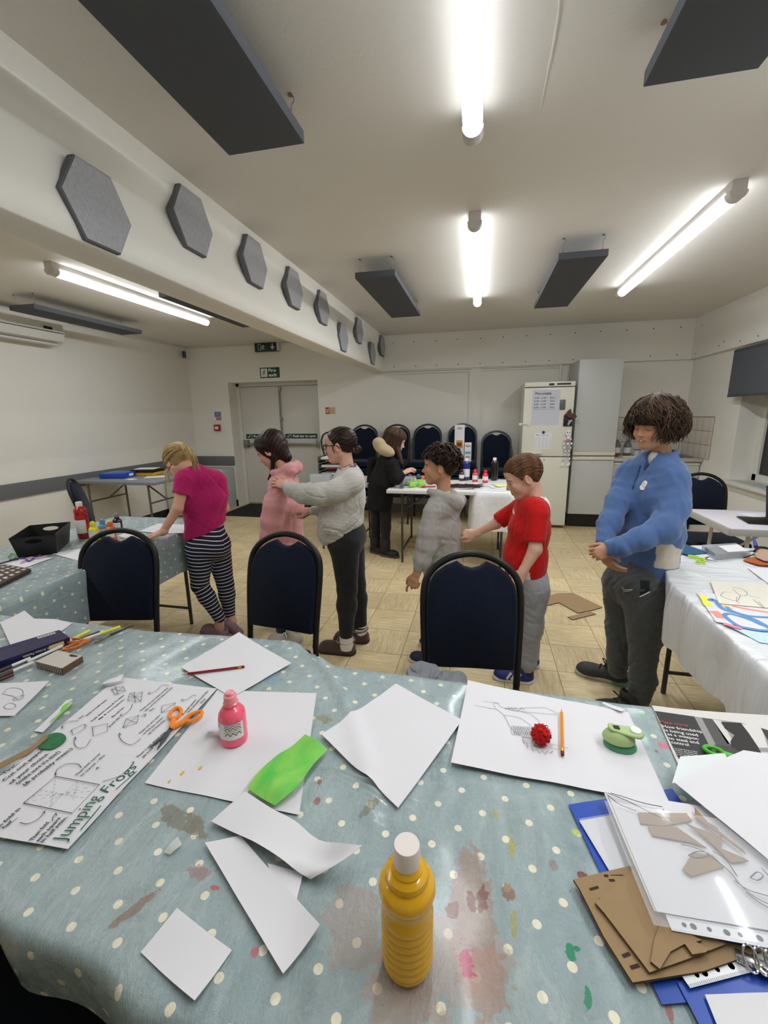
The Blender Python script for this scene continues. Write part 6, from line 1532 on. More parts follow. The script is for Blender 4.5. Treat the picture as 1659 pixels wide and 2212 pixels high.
# ---------------------------------------------------------------- girl in magenta (seen from behind, leaning on the left table)
def magenta_girl():
    Y = 2.36; j = lambda x, y, Y_=Y: at(x, y, y=Y_)
    t = person('blonde girl in a magenta t-shirt and striped leggings, leaning one hand on the left table', (0, 0))
    yaw = math.radians(132); fwd = Vector((math.cos(yaw), math.sin(yaw), 0)); lft = Vector((-math.sin(yaw), math.cos(yaw), 0))
    h = Head(j(387, 1001, 2.36), yaw+.35, -.75, .1, .97); nk = j(424, 1016, 2.34)
    Sh = Sdf(); head_sdf(Sh, h, nk, .039)
    ls, le, lw = j(398, 1036, 2.26), j(384, 1098, 2.20), at(351, 1150, z=.765)
    rs, re_, rw = j(473, 1043, 2.44), j(484, 1098, 2.47), j(466, 1120, 2.56)
    Sa = Sdf(); Sa.cone(ls, le, .037, .031, .02); Sa.cone(le, lw, .031, .020, .012)
    hand(Sa, lw, (-.95, -.18, -.22), (0, 0, 1), 1, .82, curls=[(6, 8, 4), (6, 8, 4), (8, 8, 4), (8, 10, 6)], tcurl=.2, spread=.14)
    Sa.cone(rs, re_, .036, .032, .02); Sa.cone(re_, rw, .032, .022, .012); hand(Sa, rw, (-.6, .7, .0), (.6, .6, .3), 1, .8)
    St = Sdf(); St.cone(j(436, 1045), j(446, 1150), .075, .08, .03, side=lft, wf=1.3); St.cone(nk, j(434, 1035), .045, .06, .03)
    LL = [j(432, 1185, 2.31), j(432, 1264, 2.30), j(474, 1334, 2.34)]; RL = [j(468, 1180, 2.42), j(487, 1262, 2.44), j(496, 1325, 2.45)]
    for L_ in (LL, RL): St.cone(L_[0], L_[1], .07, .045, .03); St.cone(L_[1], L_[2], .045, .032, .02)
    St.cone(LL[2], (LL[2].x-.01, LL[2].y, .05), .031, .032, .01); St.cone(RL[2], RL[2]+Vector((.02, -.01, -.06)), .031, .032, .01)
    body(t, [(Sh, HD), (Sa, HD), (St, .007)], h, (214, 166, 144), (150, 120, 84))
    def extra(S):
        h.k(S, (-.085, 0, .03), (-.100, 0, -.01), .022, .018, .03)
    v, q = hair_cap(h, lambda L: .007+.004*np.clip((L[:, 2]-.01)/.08, 0, 1)+.003*np.clip(-L[:, 0]/.08, 0, 1), ([-.13, -.06, -.03, -.012, .005, .02, .04, .06, .13], [-.072, -.070, -.045, .010, .010, -.03, -.01, .04, .055]), .0010, 0, 1, lambda L: 700*(L[:, 1]*.5+L[:, 2]*.6-L[:, 0]*.3), .003, extra)
    paths = []
    for _ in range(460):
        th = rnd.uniform(-PI, PI); ph = rnd.uniform(-.35, 1.45); n = 9; tgt = np.array([-.105, 0, .03]); p0 = surf(th, max(ph, .3 if abs(th) < 1.2 else -.3), .014); pts = []
        for i in range(n):
            u = i/(n-1); p = p0*(1-u)+tgt*u; d_ = p-np.array([-.014, 0, .03]); r_ = np.linalg.norm(d_/np.array([.109, .090, .098])); 
            if r_ < 1: p = np.array([-.014, 0, .03])+d_/max(r_, .3)
            pts.append(tuple(h.p(*(p+rnd.gauss(0, .0008)+np.array([0, 0, .002*math.sin(th*7)])))))
        paths.append((pts, [.0022+.0012*math.sin(PI*i/(n-1)) for i in range(n)]))
    for _ in range(46):   # loose ponytail falling over the side of the neck
        f0 = rnd.uniform(-1, 1); g0 = rnd.uniform(-1, 1); a = j(402, 968, 2.30); b = j(418+5*f0, 990+6*g0, 2.26); c = j(424+9*f0, 1012+9*g0, 2.26)
        pts = smooth_line([a+Vector((.01*f0, 0, .01*g0)), b, c+Vector((0, .01*g0, 0))], 4); paths.append(([tuple(p) for p in pts], [.0028*(1-.8*i/(len(pts)-1)) for i in range(len(pts))]))
    for _ in range(16):   # front strands hanging down beside the face
        f0 = rnd.uniform(-1, 1); a = h.p(.045, .058, .0); pts = smooth_line([a, j(360+5*f0, 1020, 2.30), j(366+6*f0, 1046+5*rnd.random(), 2.30)], 4); paths.append(([tuple(p) for p in pts], [.0018*(1-.7*i/(len(pts)-1)) for i in range(len(pts))]))
    lv, lq, lt = lock_mesh(paths)
    L_ = h.loc(v.astype(np.float32))
    finish_hair(t, h, [(v, q, .3+.3*np.sin(900*(L_[:, 1]*.5+L_[:, 2]*.6-L_[:, 0]*.3))*.5), (lv, lq, .1+.9*lt)], hair_mat('hair_blonde', rgb(118, 92, 60), rgb(216, 188, 130), .4))
    mb = MB()
    for k in range(9):
        a = -1.1+k*.27; p = h.p(*surf(a*1.5, 1.1, .016)); mb.sphere(p, .009, 6, sc=(1, 1, .7)); 
    mb.build('flower_headband', mat('flower_cream', rgb(232, 224, 180), rough=.7), t)
    MG = attr_mat('tee_magenta', rough=.85, sheen=.15, bump=.15, bscale=500, spec=.15)
    S = Sdf(); S.cone(j(434, 1034), j(440, 1080), .076, .094, .04, side=lft, wf=1.42); S.cone(j(440, 1080), j(447, 1165), .094, .100, .04, side=lft, wf=1.34)
    S.cone(j(402, 1034, 2.27), j(466, 1034, 2.43), .05, .05, .05); S.cone(nk, j(434, 1036), .046, .065, .03)
    sleeve(S, [ls, le], [.052, .052], ls+(le-ls)*.52); sleeve(S, [rs, re_], [.050, .050], rs+(re_-rs)*.50)
    S.cone(nk+Vector((-.012, 0, .010)), nk+Vector((-.05, .02, .09)), .043, .06, .004, 's')
    a_, b_ = j(405, 1168, 2.24), j(487, 1130, 2.40); nrm = (b_-a_).cross(fwd); nrm = nrm if nrm.z < 0 else -nrm
    S.plane(a_, nrm)
    cloth_mesh('magenta_tshirt', S, .0045, MG, t, lambda P: np.tile(np.array(rgb(180, 36, 102), dtype=np.float32), (len(P), 1)), fold=folds(.018, 12, 64, (1, 1, .9), .003))
    # striped leggings: the stripe coordinate runs along each leg and is stored on the mesh
    m, nt, b = new_mat('striped_leggings'); L = nt.links.new
    at_ = nd(nt, 'ShaderNodeAttribute', attribute_name='along'); mu = nd(nt, 'ShaderNodeMath', operation='MULTIPLY'); L(at_.outputs['Fac'], mu.inputs[0]); mu.inputs[1].default_value = 1/.0245
    fr_ = nd(nt, 'ShaderNodeMath', operation='FRACT'); L(mu.outputs[0], fr_.inputs[0]); gt = nd(nt, 'ShaderNodeMath', operation='GREATER_THAN'); L(fr_.outputs[0], gt.inputs[0]); gt.inputs[1].default_value = .78
    mx = nd(nt, 'ShaderNodeMix', data_type='RGBA'); L(gt.outputs[0], mx.inputs[0]); mx.inputs[6].default_value = (*rgb(22, 26, 50), 1); mx.inputs[7].default_value = (*rgb(220, 220, 226), 1); L(mx.outputs[2], b.inputs['Base Color']); b.inputs['Roughness'].default_value = .85
    S = Sdf(); S.cone(j(446, 1140), j(450, 1180), .085, .098, .04, side=lft, wf=1.25)
    for L_ in (LL, RL): S.cone(L_[0], L_[1], .088, .054, .03); S.cone(L_[1], L_[1]+(L_[2]-L_[1])*.35, .053, .052, .02); S.cone(L_[1]+(L_[2]-L_[1])*.35, L_[2], .052, .038, .02)
    S.ell(j(468, 1178, 2.34), (.085, .085, .085), .05)
    def along(P):
        out = np.zeros(len(P)); best = np.full(len(P), 9.)
        for L_ in (LL, RL):
            A_, B_, C_ = [A3(x) for x in L_]
            for a2, b2, base in ((A_, B_, 0.), (B_, C_, float(np.linalg.norm(B_-A_)))):
                ab = b2-a2; ll = float(np.linalg.norm(ab)); u = (P-a2)@ab/ll/ll; uc = np.clip(u, 0, 1); d_ = np.linalg.norm(P-a2-uc[:, None]*ab, axis=1)
                m_ = d_ < best; best[m_] = d_[m_]; uu = np.where((base == 0) & (u < 0), u, np.clip(u, 0, 1.2)); out[m_] = (base+uu*ll)[m_]
        return {'along': out}
    cloth_mesh('striped_leggings', S, .0045, m, t, attrs=lambda P: along(P), fold=folds(.002, 30, 6))
    CL = mat('clog_mauve', rgb(142, 112, 124), rough=.75, noise=.05, nscale=40); a, b2 = at(484, 1366, z=0), at(437, 1350, z=0)
    shoe(t, (LL[2].x+.05, LL[2].y-.02, 0), (LL[2].x-.155, LL[2].y+.03, 0), .095, .085, CL, CL, 'clog', clog=True)
    # the other clog is tipped up on its toe, sole towards the camera
    c = RL[2]+Vector((.02, -.015, -.075)); S = Sdf(); R_ = Matrix.Rotation(-.5, 3, 'Z') @ Matrix.Rotation(.75, 3, 'X')
    S.ell(c+R_ @ Vector((0, -.01, .01)), (.045, .036, .055), .02, 'u', R_); S.ell(c+Vector((.055, -.03, -.035)), (.055, .035, .04), .03, 'u', R_)
    S.cone(RL[2], RL[2]+Vector((.01, 0, -.05)), .036, .038, .006, 's'); S.plane((0, 0, .001), (0, 0, -1)); v, q = S.mesh(.004); o = np_mesh('clog', [(v, q)], CL, t)
    rebase(t, at(480, 1365, z=0).x, Y)
magenta_girl()
# ---------------------------------------------------------------- child in the black coat at the back table (seen from behind)
def coat_child():
    Y = 4.22; j = lambda x, y, Y_=Y: at(x, y, y=Y_)
    t = person('child with long brown hair in a black coat with a beige fleece hood', (0, 0))
    yaw = math.radians(25); fwd = Vector((math.cos(yaw), math.sin(yaw), 0)); lft = Vector((-math.sin(yaw), math.cos(yaw), 0))
    h = Head(j(855, 953), yaw-.1, -.35, 0, 1.0); nk = j(836, 983)
    Sh = Sdf(); head_sdf(Sh, h, nk, .042)
    rs, re_, rw = j(850, 1003, 4.12), j(858, 1035, 4.08), j(872, 1022, 4.10)
    Sa = Sdf(); Sa.cone(re_, rw, .034, .022, .012); hand(Sa, rw, (.7, .2, .35), (0, -.5, .8), 1, .8)
    St = Sdf(); St.cone(j(828, 1000), j(824, 1060), .09, .09, .03, side=lft, wf=1.3); St.cone(nk, j(830, 1000), .045, .06, .03)
    legs = [[j(815, 1085, 4.25), j(812, 1135, 4.26), j(811, 1172, 4.27)], [j(833, 1090, 4.18), j(833, 1138, 4.18), j(832, 1180, 4.18)]]
    for L_ in legs: St.cone(L_[0], L_[1], .06, .05, .02); St.cone(L_[1], L_[2], .05, .04, .02)
    body(t, [(Sh, .004), (Sa, .0032), (St, .01)], h, FAIR, (80, 54, 40))
    def extra(S):
        h.k(S, (-.05, .0, -.02), (-.035, -.01, -.10), .062, .045, .03); S.cone(h.p(-.0, -.055, -.02), j(868, 1000, 4.12), .035, .016, .03)
    v, q = hair_cap(h, lambda L: .014+.010*np.clip((L[:, 2]-.01)/.08, 0, 1), ([-.13, -.04, 0, .03, .05, .13], [-.15, -.15, -.10, -.05, .03, .06]), .003, 0, 1, lambda L: 150*(L[:, 0]*.6+L[:, 1]*.7), .004, extra)
    paths = []
    for _ in range(150):
        th = rnd.uniform(1.0, 2*PI-1.0); sw = rnd.uniform(-.2, .2); pts = []; off = rnd.uniform(.014, .024)
        for u in np.linspace(0, 1, 9):
            ph = 1.3-1.5*min(u, .75)/.75; p = surf(th+sw*u, ph, off+.012*u); p[2] -= max(0, u-.6)*.22; pts.append(tuple(h.p(*p)))
        paths.append((pts, [.004*(1-.6*u)+.0006 for u in np.linspace(0, 1, 9)]))
    lv, lq, lt = lock_mesh(paths)
    finish_hair(t, h, [(v, q, np.full(len(v), .3)), (lv, lq, .1+.8*lt)], hair_mat('hair_mid_brown', rgb(40, 28, 22), rgb(104, 76, 58), .4))
    CO = mat('coat_black', rgb(17, 17, 18), rough=.8, noise=.2, nscale=30, bump=.2, bscale=40, spec=.3); S = Sdf()
    S.cone(j(834, 1002), j(826, 1040), .10, .125, .05, side=lft, wf=1.35); S.cone(j(826, 1040), j(819, 1100), .125, .135, .05, side=lft, wf=1.25)
    sleeve(S, [j(848, 1003, 4.12), j(857, 1034, 4.08), j(868, 1027, 4.09)], [.066, .058, .040], kk=.04); sleeve(S, [j(806, 1000, 4.36), j(805, 1040, 4.42), j(825, 1060, 4.45)], [.066, .058, .045], kk=.04)
    S.plane(j(820, 1097), (0, 0, -1)); cloth_mesh('black_coat', S, .008, CO, t, fold=folds(.014, 12, 3, (1, 1, .8), .004))
    S = Sdf(); S.ell(j(831, 972, 4.10), (.105, .070, .058), .02, 'u', Matrix.Rotation(.42, 3, 'Y')); S.ell(j(818, 956, 4.10), (.06, .06, .05), .04); S.ell(j(848, 956, 4.2), (.09, .08, .05), .02, 's')
    v, q = S.mesh(.006); np_mesh('fleece_hood', [(v, q)], cloth('fleece_beige', rgb(196, 176, 142), bump=.8, bs=250), t)
    S = Sdf()
    for L_ in legs: S.cone(L_[0], L_[1], .068, .054, .02); S.cone(L_[1], L_[2], .054, .046, .02)
    cloth_mesh('leggings', S, .008, BLK, t)
    BT = mat('boot_black', rgb(28, 27, 30), rough=.6, noise=.2, nscale=80); BS = mat('boot_sole_brown', rgb(92, 66, 46), rough=.8)
    for L_, tx in ((legs[0], .13), (legs[1], .19)):
        a = Vector((L_[2].x-.045, L_[2].y+.02, 0)); o = shoe(t, a, a+Vector((tx, -.06, 0)), .095, .10, BT, BS, 'boot'); MB().lathe([(.05, .06), (.056, .10), (.056, .17), (.05, .19), (.046, .19)], (L_[2].x, L_[2].y, 0), 18).build('boot_shaft', BT, o)
    rebase(t, legs[1][2].x, Y)
coat_child()
# ================================================================ things on the near tables
TOP = TZ+.001
PAP = mat('sheet_white', rgb(222, 221, 225), rough=.75, noise=.015, nscale=12); PAPC = mat('sheet_cream', rgb(226, 222, 208), rough=.8)
def tp(px, py, lift=0.0): return at(px, py, z=TOP+.003+lift)
PENC = mat('pencil_grey', rgb(128, 128, 132), rough=.8); INK = mat('marker_ink', rgb(28, 24, 40), rough=.6); GINK = mat('marker_green', rgb(16, 92, 70), rough=.6)
def grid_sheet(name, rows, matl, label=None, cat='paper', group=None, parent=None, th=.0006, follow=True, z0=.0, nrm=None):
    """rows: list of rows of (px, py, lift); resampled smoothly to a solid sheet"""
    R_ = [[tp(p[0], p[1], (p[2] if len(p) > 2 else 0)+z0) for p in r] for r in rows]
    R_ = [smooth_line(r, 4) if len(r) > 2 else [r[0]+(r[1]-r[0])*k/8 for k in range(9)] for r in R_]
    cols = list(zip(*R_)); cols = [smooth_line(c, 4) if len(c) > 2 else [c[0]+(c[1]-c[0])*k/8 for k in range(9)] for c in cols]
    n, m = len(cols), len(cols[0]); vs = []
    for c in cols:
        for p in c:
            if follow: p = Vector((p.x, p.y, p.z+max(0, ridge1(p.x, p.y))))
            vs.append(p)
    top = vs; bot = [v-Vector((0, 0, th)) for v in vs]; N = n*m
    fs = [(i*m+j, i*m+j+1, (i+1)*m+j+1, (i+1)*m+j) for i in range(n-1) for j in range(m-1)]
    fs2 = [tuple(N+k for k in f[::-1]) for f in fs]
    edge = [(0*m+j) for j in range(m)]+[(i*m+m-1) for i in range(1, n)]+[((n-1)*m+j) for j in range(m-2, -1, -1)]+[(i*m) for i in range(n-2, 0, -1)]
    fs3 = [(edge[k], N+edge[k], N+edge[(k+1) % len(edge)], edge[(k+1) % len(edge)]) for k in range(len(edge))]
    mb = MB(); mb.add(top+bot, fs+fs2+fs3, True); 
    return mb.build(name, matl, parent, label, cat, group, autosmooth=40)
def flat(name, px, matl, label=None, cat='paper', z0=0., lifts=(0, 0, 0, 0), **k):
    a, b, c, d = [(*p, l) for p, l in zip(px, lifts)]
    mid = lambda u, v: ((u[0]+v[0])/2, (u[1]+v[1])/2, 0)
    e = lambda u, v: ((u[0]+v[0])/2, (u[1]+v[1])/2, (u[2]+v[2])*.18)
    ctr = ((a[0]+b[0]+c[0]+d[0])/4, (a[1]+b[1]+c[1]+d[1])/4, 0)
    # true middle of the quad lies on the table plane, not in pixels
    P = [tp(q[0], q[1]) for q in (a, b, c, d)]
    def bl(u, v): return P[0]*(1-u)*(1-v)+P[1]*u*(1-v)+P[2]*u*v+P[3]*(1-u)*v
    L4 = lifts
    def lf(u, v): return L4[0]*max(0, 1-u-v)**2+L4[1]*max(0, u-v)**2*(1 if u > v else 0)*(1-v)+L4[2]*max(0, u+v-1)**2+L4[3]*max(0, v-u)**2*(1-u)
    n = 14; vs = []
    for i in range(n+1):
        for j_ in range(n+1):
            u, v = i/n, j_/n; p = bl(u, v); vs.append(Vector((p.x, p.y, TOP+.003+z0+lf(u, v)+max(0, ridge1(p.x, p.y)))))
    m = n+1; N = m*m; bot = [v-Vector((0, 0, .0006)) for v in vs]
    fs = [(i*m+j_, i*m+j_+1, (i+1)*m+j_+1, (i+1)*m+j_) for i in range(n) for j_ in range(n)]
    fs2 = [tuple(N+q for q in f[::-1]) for f in fs]
    edge = [j_ for j_ in range(m)]+[(i*m+m-1) for i in range(1, m)]+[(n*m+j_) for j_ in range(m-2, -1, -1)]+[i*m for i in range(n-1, 0, -1)]
    fs3 = [(edge[q], N+edge[q], N+edge[(q+1) % len(edge)], edge[(q+1) % len(edge)]) for q in range(len(edge))]
    mb = MB(); mb.add(vs+bot, fs+fs2+fs3, True); return mb.build(name, matl, k.get('parent'), label, cat if label else None, k.get('group'), autosmooth=40)
UPZ = Vector((0, 0, 1))
def draw(mb, pts, w=.0012, z0=.0012, closed=False, smooth=0):
    P = [tp(*p) for p in pts]; P = [Vector((p.x, p.y, TOP+.003+z0+max(0, ridge1(p.x, p.y)))) for p in P]
    if smooth: P = smooth_line(P, smooth)
    stroke(mb, P, w, UPZ, .0003, 0, closed)
def wline(mb, txt, a, b, h, up, z0=.0015, bold=.015, wob=.03):
    A_, B_ = tp(*a), tp(*b); u = tp(*up)-A_; ax = (B_-A_).normalized(); u = u-ax*u.dot(ax)
    for p in (A_, B_): p.z = TOP+.003+z0
    write_line(mb, txt, A_, B_, u, h, Vector((0, 0, .0003)), bold, 0, 0, wob)
def cyl_between(mb, a, b, r, n=10, mi=0): mb.tube([a, b], r, n, mi)
def pencil(name, tip, end, label, bodym, group=None, r=.0036, z0=.0):
    a, b = tp(*tip, r+z0), tp(*end, r+z0); a.z = b.z = max(a.z, b.z); d = (b-a).normalized(); L_ = (b-a).length
    t = thing(name, label, 'pencil', ((a+b)/2)[:], 0, group); o = (a+b)/2; q = lambda s_: a+d*s_-o
    MB().tube([q(.016), q(L_-.016)], r, 6).build('barrel', bodym, t); MB().tube([q(.004), q(.016)], [.0011, r], 8).build('sharpened_wood', mat('wood_tip', rgb(206, 170, 120), rough=.7), t)
    MB().tube([q(0), q(.0045)], [.0003, .0012], 8).build('lead', mat('graphite', rgb(40, 40, 44), rough=.4), t)
    MB().tube([q(L_-.017), q(L_-.008)], r*1.05, 12).build('ferrule', mat('ferrule_brass', rgb(214, 176, 64), rough=.3, metal=.8), t); MB().tube([q(L_-.008), q(L_)], [r*.98, r*.9], 12).build('eraser', mat('eraser_red', rgb(120, 30, 26), rough=.7), t)
    return t
# papers
GP = 'loose white papers on the near tables'
flat('paper_sheet', [(390, 1442), (517, 1370), (630, 1436), (500, 1508)], PAP, 'blank white sheet at the back edge with the red pencil lying on it', lifts=(0, .006, .004, 0), z0=.002)
flat('paper_sheet', [(471, 1489), (684, 1503), (646, 1760), (313, 1693)], PAP, 'large white sheet with yellow drops, under the pink paint bottle', lifts=(0, .008, 0, 0), z0=.0)
YEL = mat('paint_yellow', rgb(226, 186, 30), rough=.35)
mb = MB()
for cx, cy, r in ((394, 1671, .008), (433, 1660, .0075), (366, 1689, .005)):
    p = tp(cx, cy); mb.lathe([(.0005, .0012), (r*.45, .0009), (r*.5, 0)], (p.x, p.y, TOP+.0042), 12, 0, Matrix.Diagonal((.7, 1.4, 1)))
tag(mb.build('yellow_paint_drops', YEL), 'three small drops of yellow paint on the large sheet', 'paint')
flat('paper_sheet', [(855, 1483), (998, 1560), (860, 1750), (695, 1595)], PAP, 'plain white sheet turned like a diamond in the middle of the near table', lifts=(.004, .002, .0, .006), z0=.004)
GRN = None
def paint_sheet_mat(name, c1_, c2_, sc=9):
    m, nt, b = new_mat(name); L = nt.links.new; tc = nd(nt, 'ShaderNodeTexCoord'); n = nd(nt, 'ShaderNodeTexNoise'); n.inputs['Scale'].default_value = sc; n.inputs['Detail'].default_value = 6; n.inputs['Distortion'].default_value = 1.2; L(tc.outputs['Object'], n.inputs['Vector'])
    mr = nd(nt, 'ShaderNodeMapRange'); mr.inputs[1].default_value = .35; mr.inputs[2].default_value = .65; L(n.outputs[0], mr.inputs[0])
    mx = nd(nt, 'ShaderNodeMix', data_type='RGBA'); L(mr.outputs[0], mx.inputs[0]); mx.inputs[6].default_value = (*c1_, 1); mx.inputs[7].default_value = (*c2_, 1); L(mx.outputs[2], b.inputs['Base Color']); b.inputs['Roughness'].default_value = .6
    return m
GRN = paint_sheet_mat('green_wash', rgb(76, 190, 70), rgb(152, 210, 90))
grid_sheet('green_painted_strip', [[(534, 1702, .010), (560, 1665, .012), (598, 1632, .008), (630, 1612, .008), (659, 1586, .016)], [(562, 1722, .012), (592, 1692, .020), (626, 1660, .016), (658, 1634, .012), (686, 1600, .018)], [(594, 1740, .006), (628, 1712, .012), (650, 1690, .014), (678, 1650, .012), (708, 1620, .006)]], GRN, 'strip of paper painted bright green, lying across the large white sheet', cat='painted paper', z0=.003)
grid_sheet('torn_paper_sheet', [[(530, 1709, .006), (585, 1745, .008), (636, 1772, .006), (688, 1814, .004), (740, 1822, .030), (783, 1826, .045)], [(492, 1742, .003), (545, 1780, .006), (598, 1808, .008), (650, 1842, .004), (705, 1862, .012), (742, 1858, .035)], [(456, 1774, .001), (508, 1800, .003), (556, 1822, .010), (604, 1852, .012), (642, 1882, .004), (671, 1899, .001)]], PAP, 'crumpled torn white sheet with its right end curling up, below the green strip', z0=.006)
flat('paper_sheet', [(443, 1825), (519, 1808), (692, 2010), (612, 2112)], PAP, 'long plain white strip of paper pointing toward the bottom of the photo', lifts=(.002, 0, .008, .004), z0=.003)
flat('torn_paper_scrap', [(578, 1866), (655, 1888), (640, 1950), (588, 1905)], PAP, 'small torn white scrap beside the long white strip', z0=.0015)
flat('paper_sheet', [(383, 1967), (501, 2053), (422, 2173), (304, 2058)], PAP, 'small square white sheet at the lower left of the near table', lifts=(.003, 0, .008, 0))
flat('paper_sheet', [(1011, 1476), (1356, 1541), (1446, 1743), (974, 1655)], PAP, 'big white sheet with a pencil drawing of a bird, under the red pompom', lifts=(.005, .0, .004, .006), z0=.003)
mb = MB(); Z_ = .0048
def D6(*pts, w=.0008, sm=3, cl=False): draw(mb, [(940+x/2.307, 1420+y/2.307) for x, y in pts], w, Z_, cl, sm)
D6((140, 218), (140, 238), (300, 268), sm=0); D6((145, 216), (320, 238), sm=0); D6((290, 240), (310, 236), (345, 262), (520, 258), (570, 268), (608, 290), (560, 290), (400, 275), (345, 262)); D6((290, 240), (300, 262), (340, 295), (360, 330), (380, 365), (432, 405)); D6((340, 295), (420, 310), (480, 350)); D6((345, 262), (470, 290), (520, 330))
for k in range(9): x = 385+k*11; D6((x, 348+k*1.2), (x-8, 372), (x+4, 398), (x+12, 376), (x+4, 352), sm=3)
D6((432, 405), (480, 410), sm=0, w=.0016); D6((435, 415), (445, 440), (455, 436), (460, 462), (478, 452), (488, 478), (505, 468), (520, 490), (532, 474), (548, 496), (560, 478), (572, 490), (585, 478), sm=0, w=.0012)
D6((565, 440), (662, 462), (600, 468), (570, 458), sm=0); D6((488, 448), (520, 452), (545, 460), (520, 462), (488, 448), w=.0012, sm=0); D6((526, 455), (534, 455), w=.004, sm=0); D6((365, 255), (372, 268), (380, 256), (390, 272), (398, 258), (415, 275), (430, 262), (445, 270), sm=0, w=.0014)
mb.build('pencil_drawing', PENC, bpy.data.objects[[o.name for o in SC.objects if o.name.startswith('paper_sheet')][-1]])
flat('folded_paper_corner', [(1303, 1521), (1350, 1539), (1340, 1545), (1300, 1524)], PAP, 'small folded sliver of white paper at the back edge of the bird drawing', lifts=(0, .004, .004, 0), z0=.006)
# left group
flat('paper_sheet', [(0, 1345), (54, 1325), (118, 1368), (40, 1432)], PAP, 'white sheet with faint pencil marks at the far left edge of the near table', z0=.002, lifts=(0, .01, 0, 0))
flat('paper_sheet', [(55, 1336), (118, 1337), (156, 1347), (110, 1378)], PAP, 'white sheet lying under the marked one behind the navy pastel box', z0=.0)
flat('paper_sheet', [(-60, 1478), (107, 1475), (30, 1547), (-60, 1548)], PAP, 'white sheet with pencilled loops at the left edge', z0=.001, lifts=(0, .005, 0, 0))
mb = MB(); Z_ = .002
for c in (((5, 1500), (20, 1488), (45, 1490), (50, 1500), (40, 1512), (28, 1505)), ((8, 1528), (20, 1520), (34, 1524), (30, 1532), (14, 1533)), ((28, 1512), (42, 1505), (52, 1503), (46, 1512), (32, 1515))): draw(mb, c, .0012, Z_, True, 3)
mb.build('pencil_loops', PENC, [o for o in SC.objects if o.name.startswith('paper_sheet')][-1])
# instruction poster
def edge3(a, b, n, bow=0): return [(a[0]+(b[0]-a[0])*k/(n-1), a[1]+(b[1]-a[1])*k/(n-1), bow*math.sin(PI*k/(n-1))) for k in range(n)]
pa, pb_, pc_, pd = (258, 1465), (469, 1491), (147, 1838), (-130, 1790)
po = flat('instruction_poster', [pa, pb_, pc_, pd], PAP, 'white hand-written poster headed Jumping Frogs with folding instructions and diagrams', cat='poster', z0=.004)
ink = MB(); gi = MB()
def W4(txt, a, b, h, up, g=False, bold=.02):
    q = lambda p: (p[0]/2.9625, 1300+p[1]/2.9625); wline(gi if g else ink, txt, q(a), q(b), h, q(up), .0062, bold)
def D4(*pts, w=.0012, sm=3, cl=False, g=False): draw(gi if g else ink, [(x/2.9625, 1300+y/2.9625) for x, y in pts], w, .0064, cl, sm)
def U(a, b):   # 'up' for text running from a to b: towards the top left in the poster
    dx, dy = b[0]-a[0], b[1]-a[1]; n_ = math.hypot(dx, dy); return (a[0]+dy/n_*60, a[1]-dx/n_*60)
def T4(txt, a, b, h, g=False, bold=.02): W4(txt, a, b, h, U(a, b), g, bold)
T4('Jumping', (418, 1555), (655, 1262), .024, True, -.004); T4('Frogs', (690, 1240), (885, 1072), .022, True, -.004); D4((520, 1480), (650, 1325), w=.002, sm=0, g=True); D4((745, 1225), (880, 1105), w=.0018, sm=0, g=True)
for s_, a, b in (('First...', (40, 1115), (135, 1045)), ('Cut out paper', (35, 1165), (290, 960)), ('of your choice.', (75, 1185), (320, 985)), ("(make sure it's thin!)", (120, 1185), (390, 975)), ('(& probably green.)', (165, 1195), (470, 955))): T4(s_, a, b, .0085)
for s_, a, b in (('Then fold corner', (495, 1130), (650, 985)), ('to corner - ALL', (525, 1135), (680, 995)), ('4.', (625, 1090), (645, 1072)), ('Then fold', (210, 1550), (320, 1430)), ('each square', (250, 1555), (395, 1400)), ('in half again.', (280, 1560), (440, 1395)), ('Then fold in', (-60, 1520), (140, 1340)), ('half....', (30, 1470), (120, 1400)),
    ('Then I will show you', (885, 1015), (1060, 850)), ('all how to jump!', (920, 1015), (1075, 865)), ('Then we are going', (900, 860), (1030, 740)), ('to fold the corners', (925, 865), (1050, 755)), ('up to look like...', (955, 865), (1070, 765)), ('A small square', (1175, 740), (1260, 640)), ('that should look like', (1210, 725), (1335, 585)), ('this!', (1290, 665), (1320, 635)),
    ('Then we are going to fold', (905, 715), (1080, 565)), ('the corners out again to look', (935, 715), (1110, 560)), ('like...', (965, 715), (1000, 690)), ('fold in half again', (560, 745), (690, 640)), ('Fold down here & Ta daaa!', (595, 780), (800, 610)), ('flip & turn bottom', (640, 770), (800, 640)), ('Fold tip', (710, 815), (770, 755)), ('flip and turn', (725, 755), (800, 690)), ('fold', (510, 765), (540, 745))): T4(s_, a, b, .0052 if b[0] > 480 else .0068)
D4((155, 1310), (360, 1135), (640, 1188), (465, 1372), cl=True, w=.0016, sm=0)
for a, b in (((255, 1225), (550, 1275)), ((500, 1165), (310, 1340)), ((360, 1135), (330, 1340)), ((155, 1310), (640, 1188)), ((205, 1265), (600, 1230)), ((500, 1165), (470, 1290)), ((250, 1330), (560, 1175))):
    for k in range(9): 
        u, v = (k+.1)/9, (k+.6)/9; D4((a[0]+(b[0]-a[0])*u, a[1]+(b[1]-a[1])*u), (a[0]+(b[0]-a[0])*v, a[1]+(b[1]-a[1])*v), w=.0006, sm=0)
for q in (((460, 835), (540, 800), (550, 825), (470, 870)), ((595, 820), (690, 795), (690, 845), (600, 875)), ((790, 820), (810, 765), (890, 740), (880, 790)), ((1035, 725), (1040, 680), (1125, 660), (1115, 705)), ((715, 575), (790, 555), (805, 585), (740, 610)), ((820, 650), (835, 600), (915, 595), (905, 655))): D4(*q, cl=True, sm=0, w=.0012)
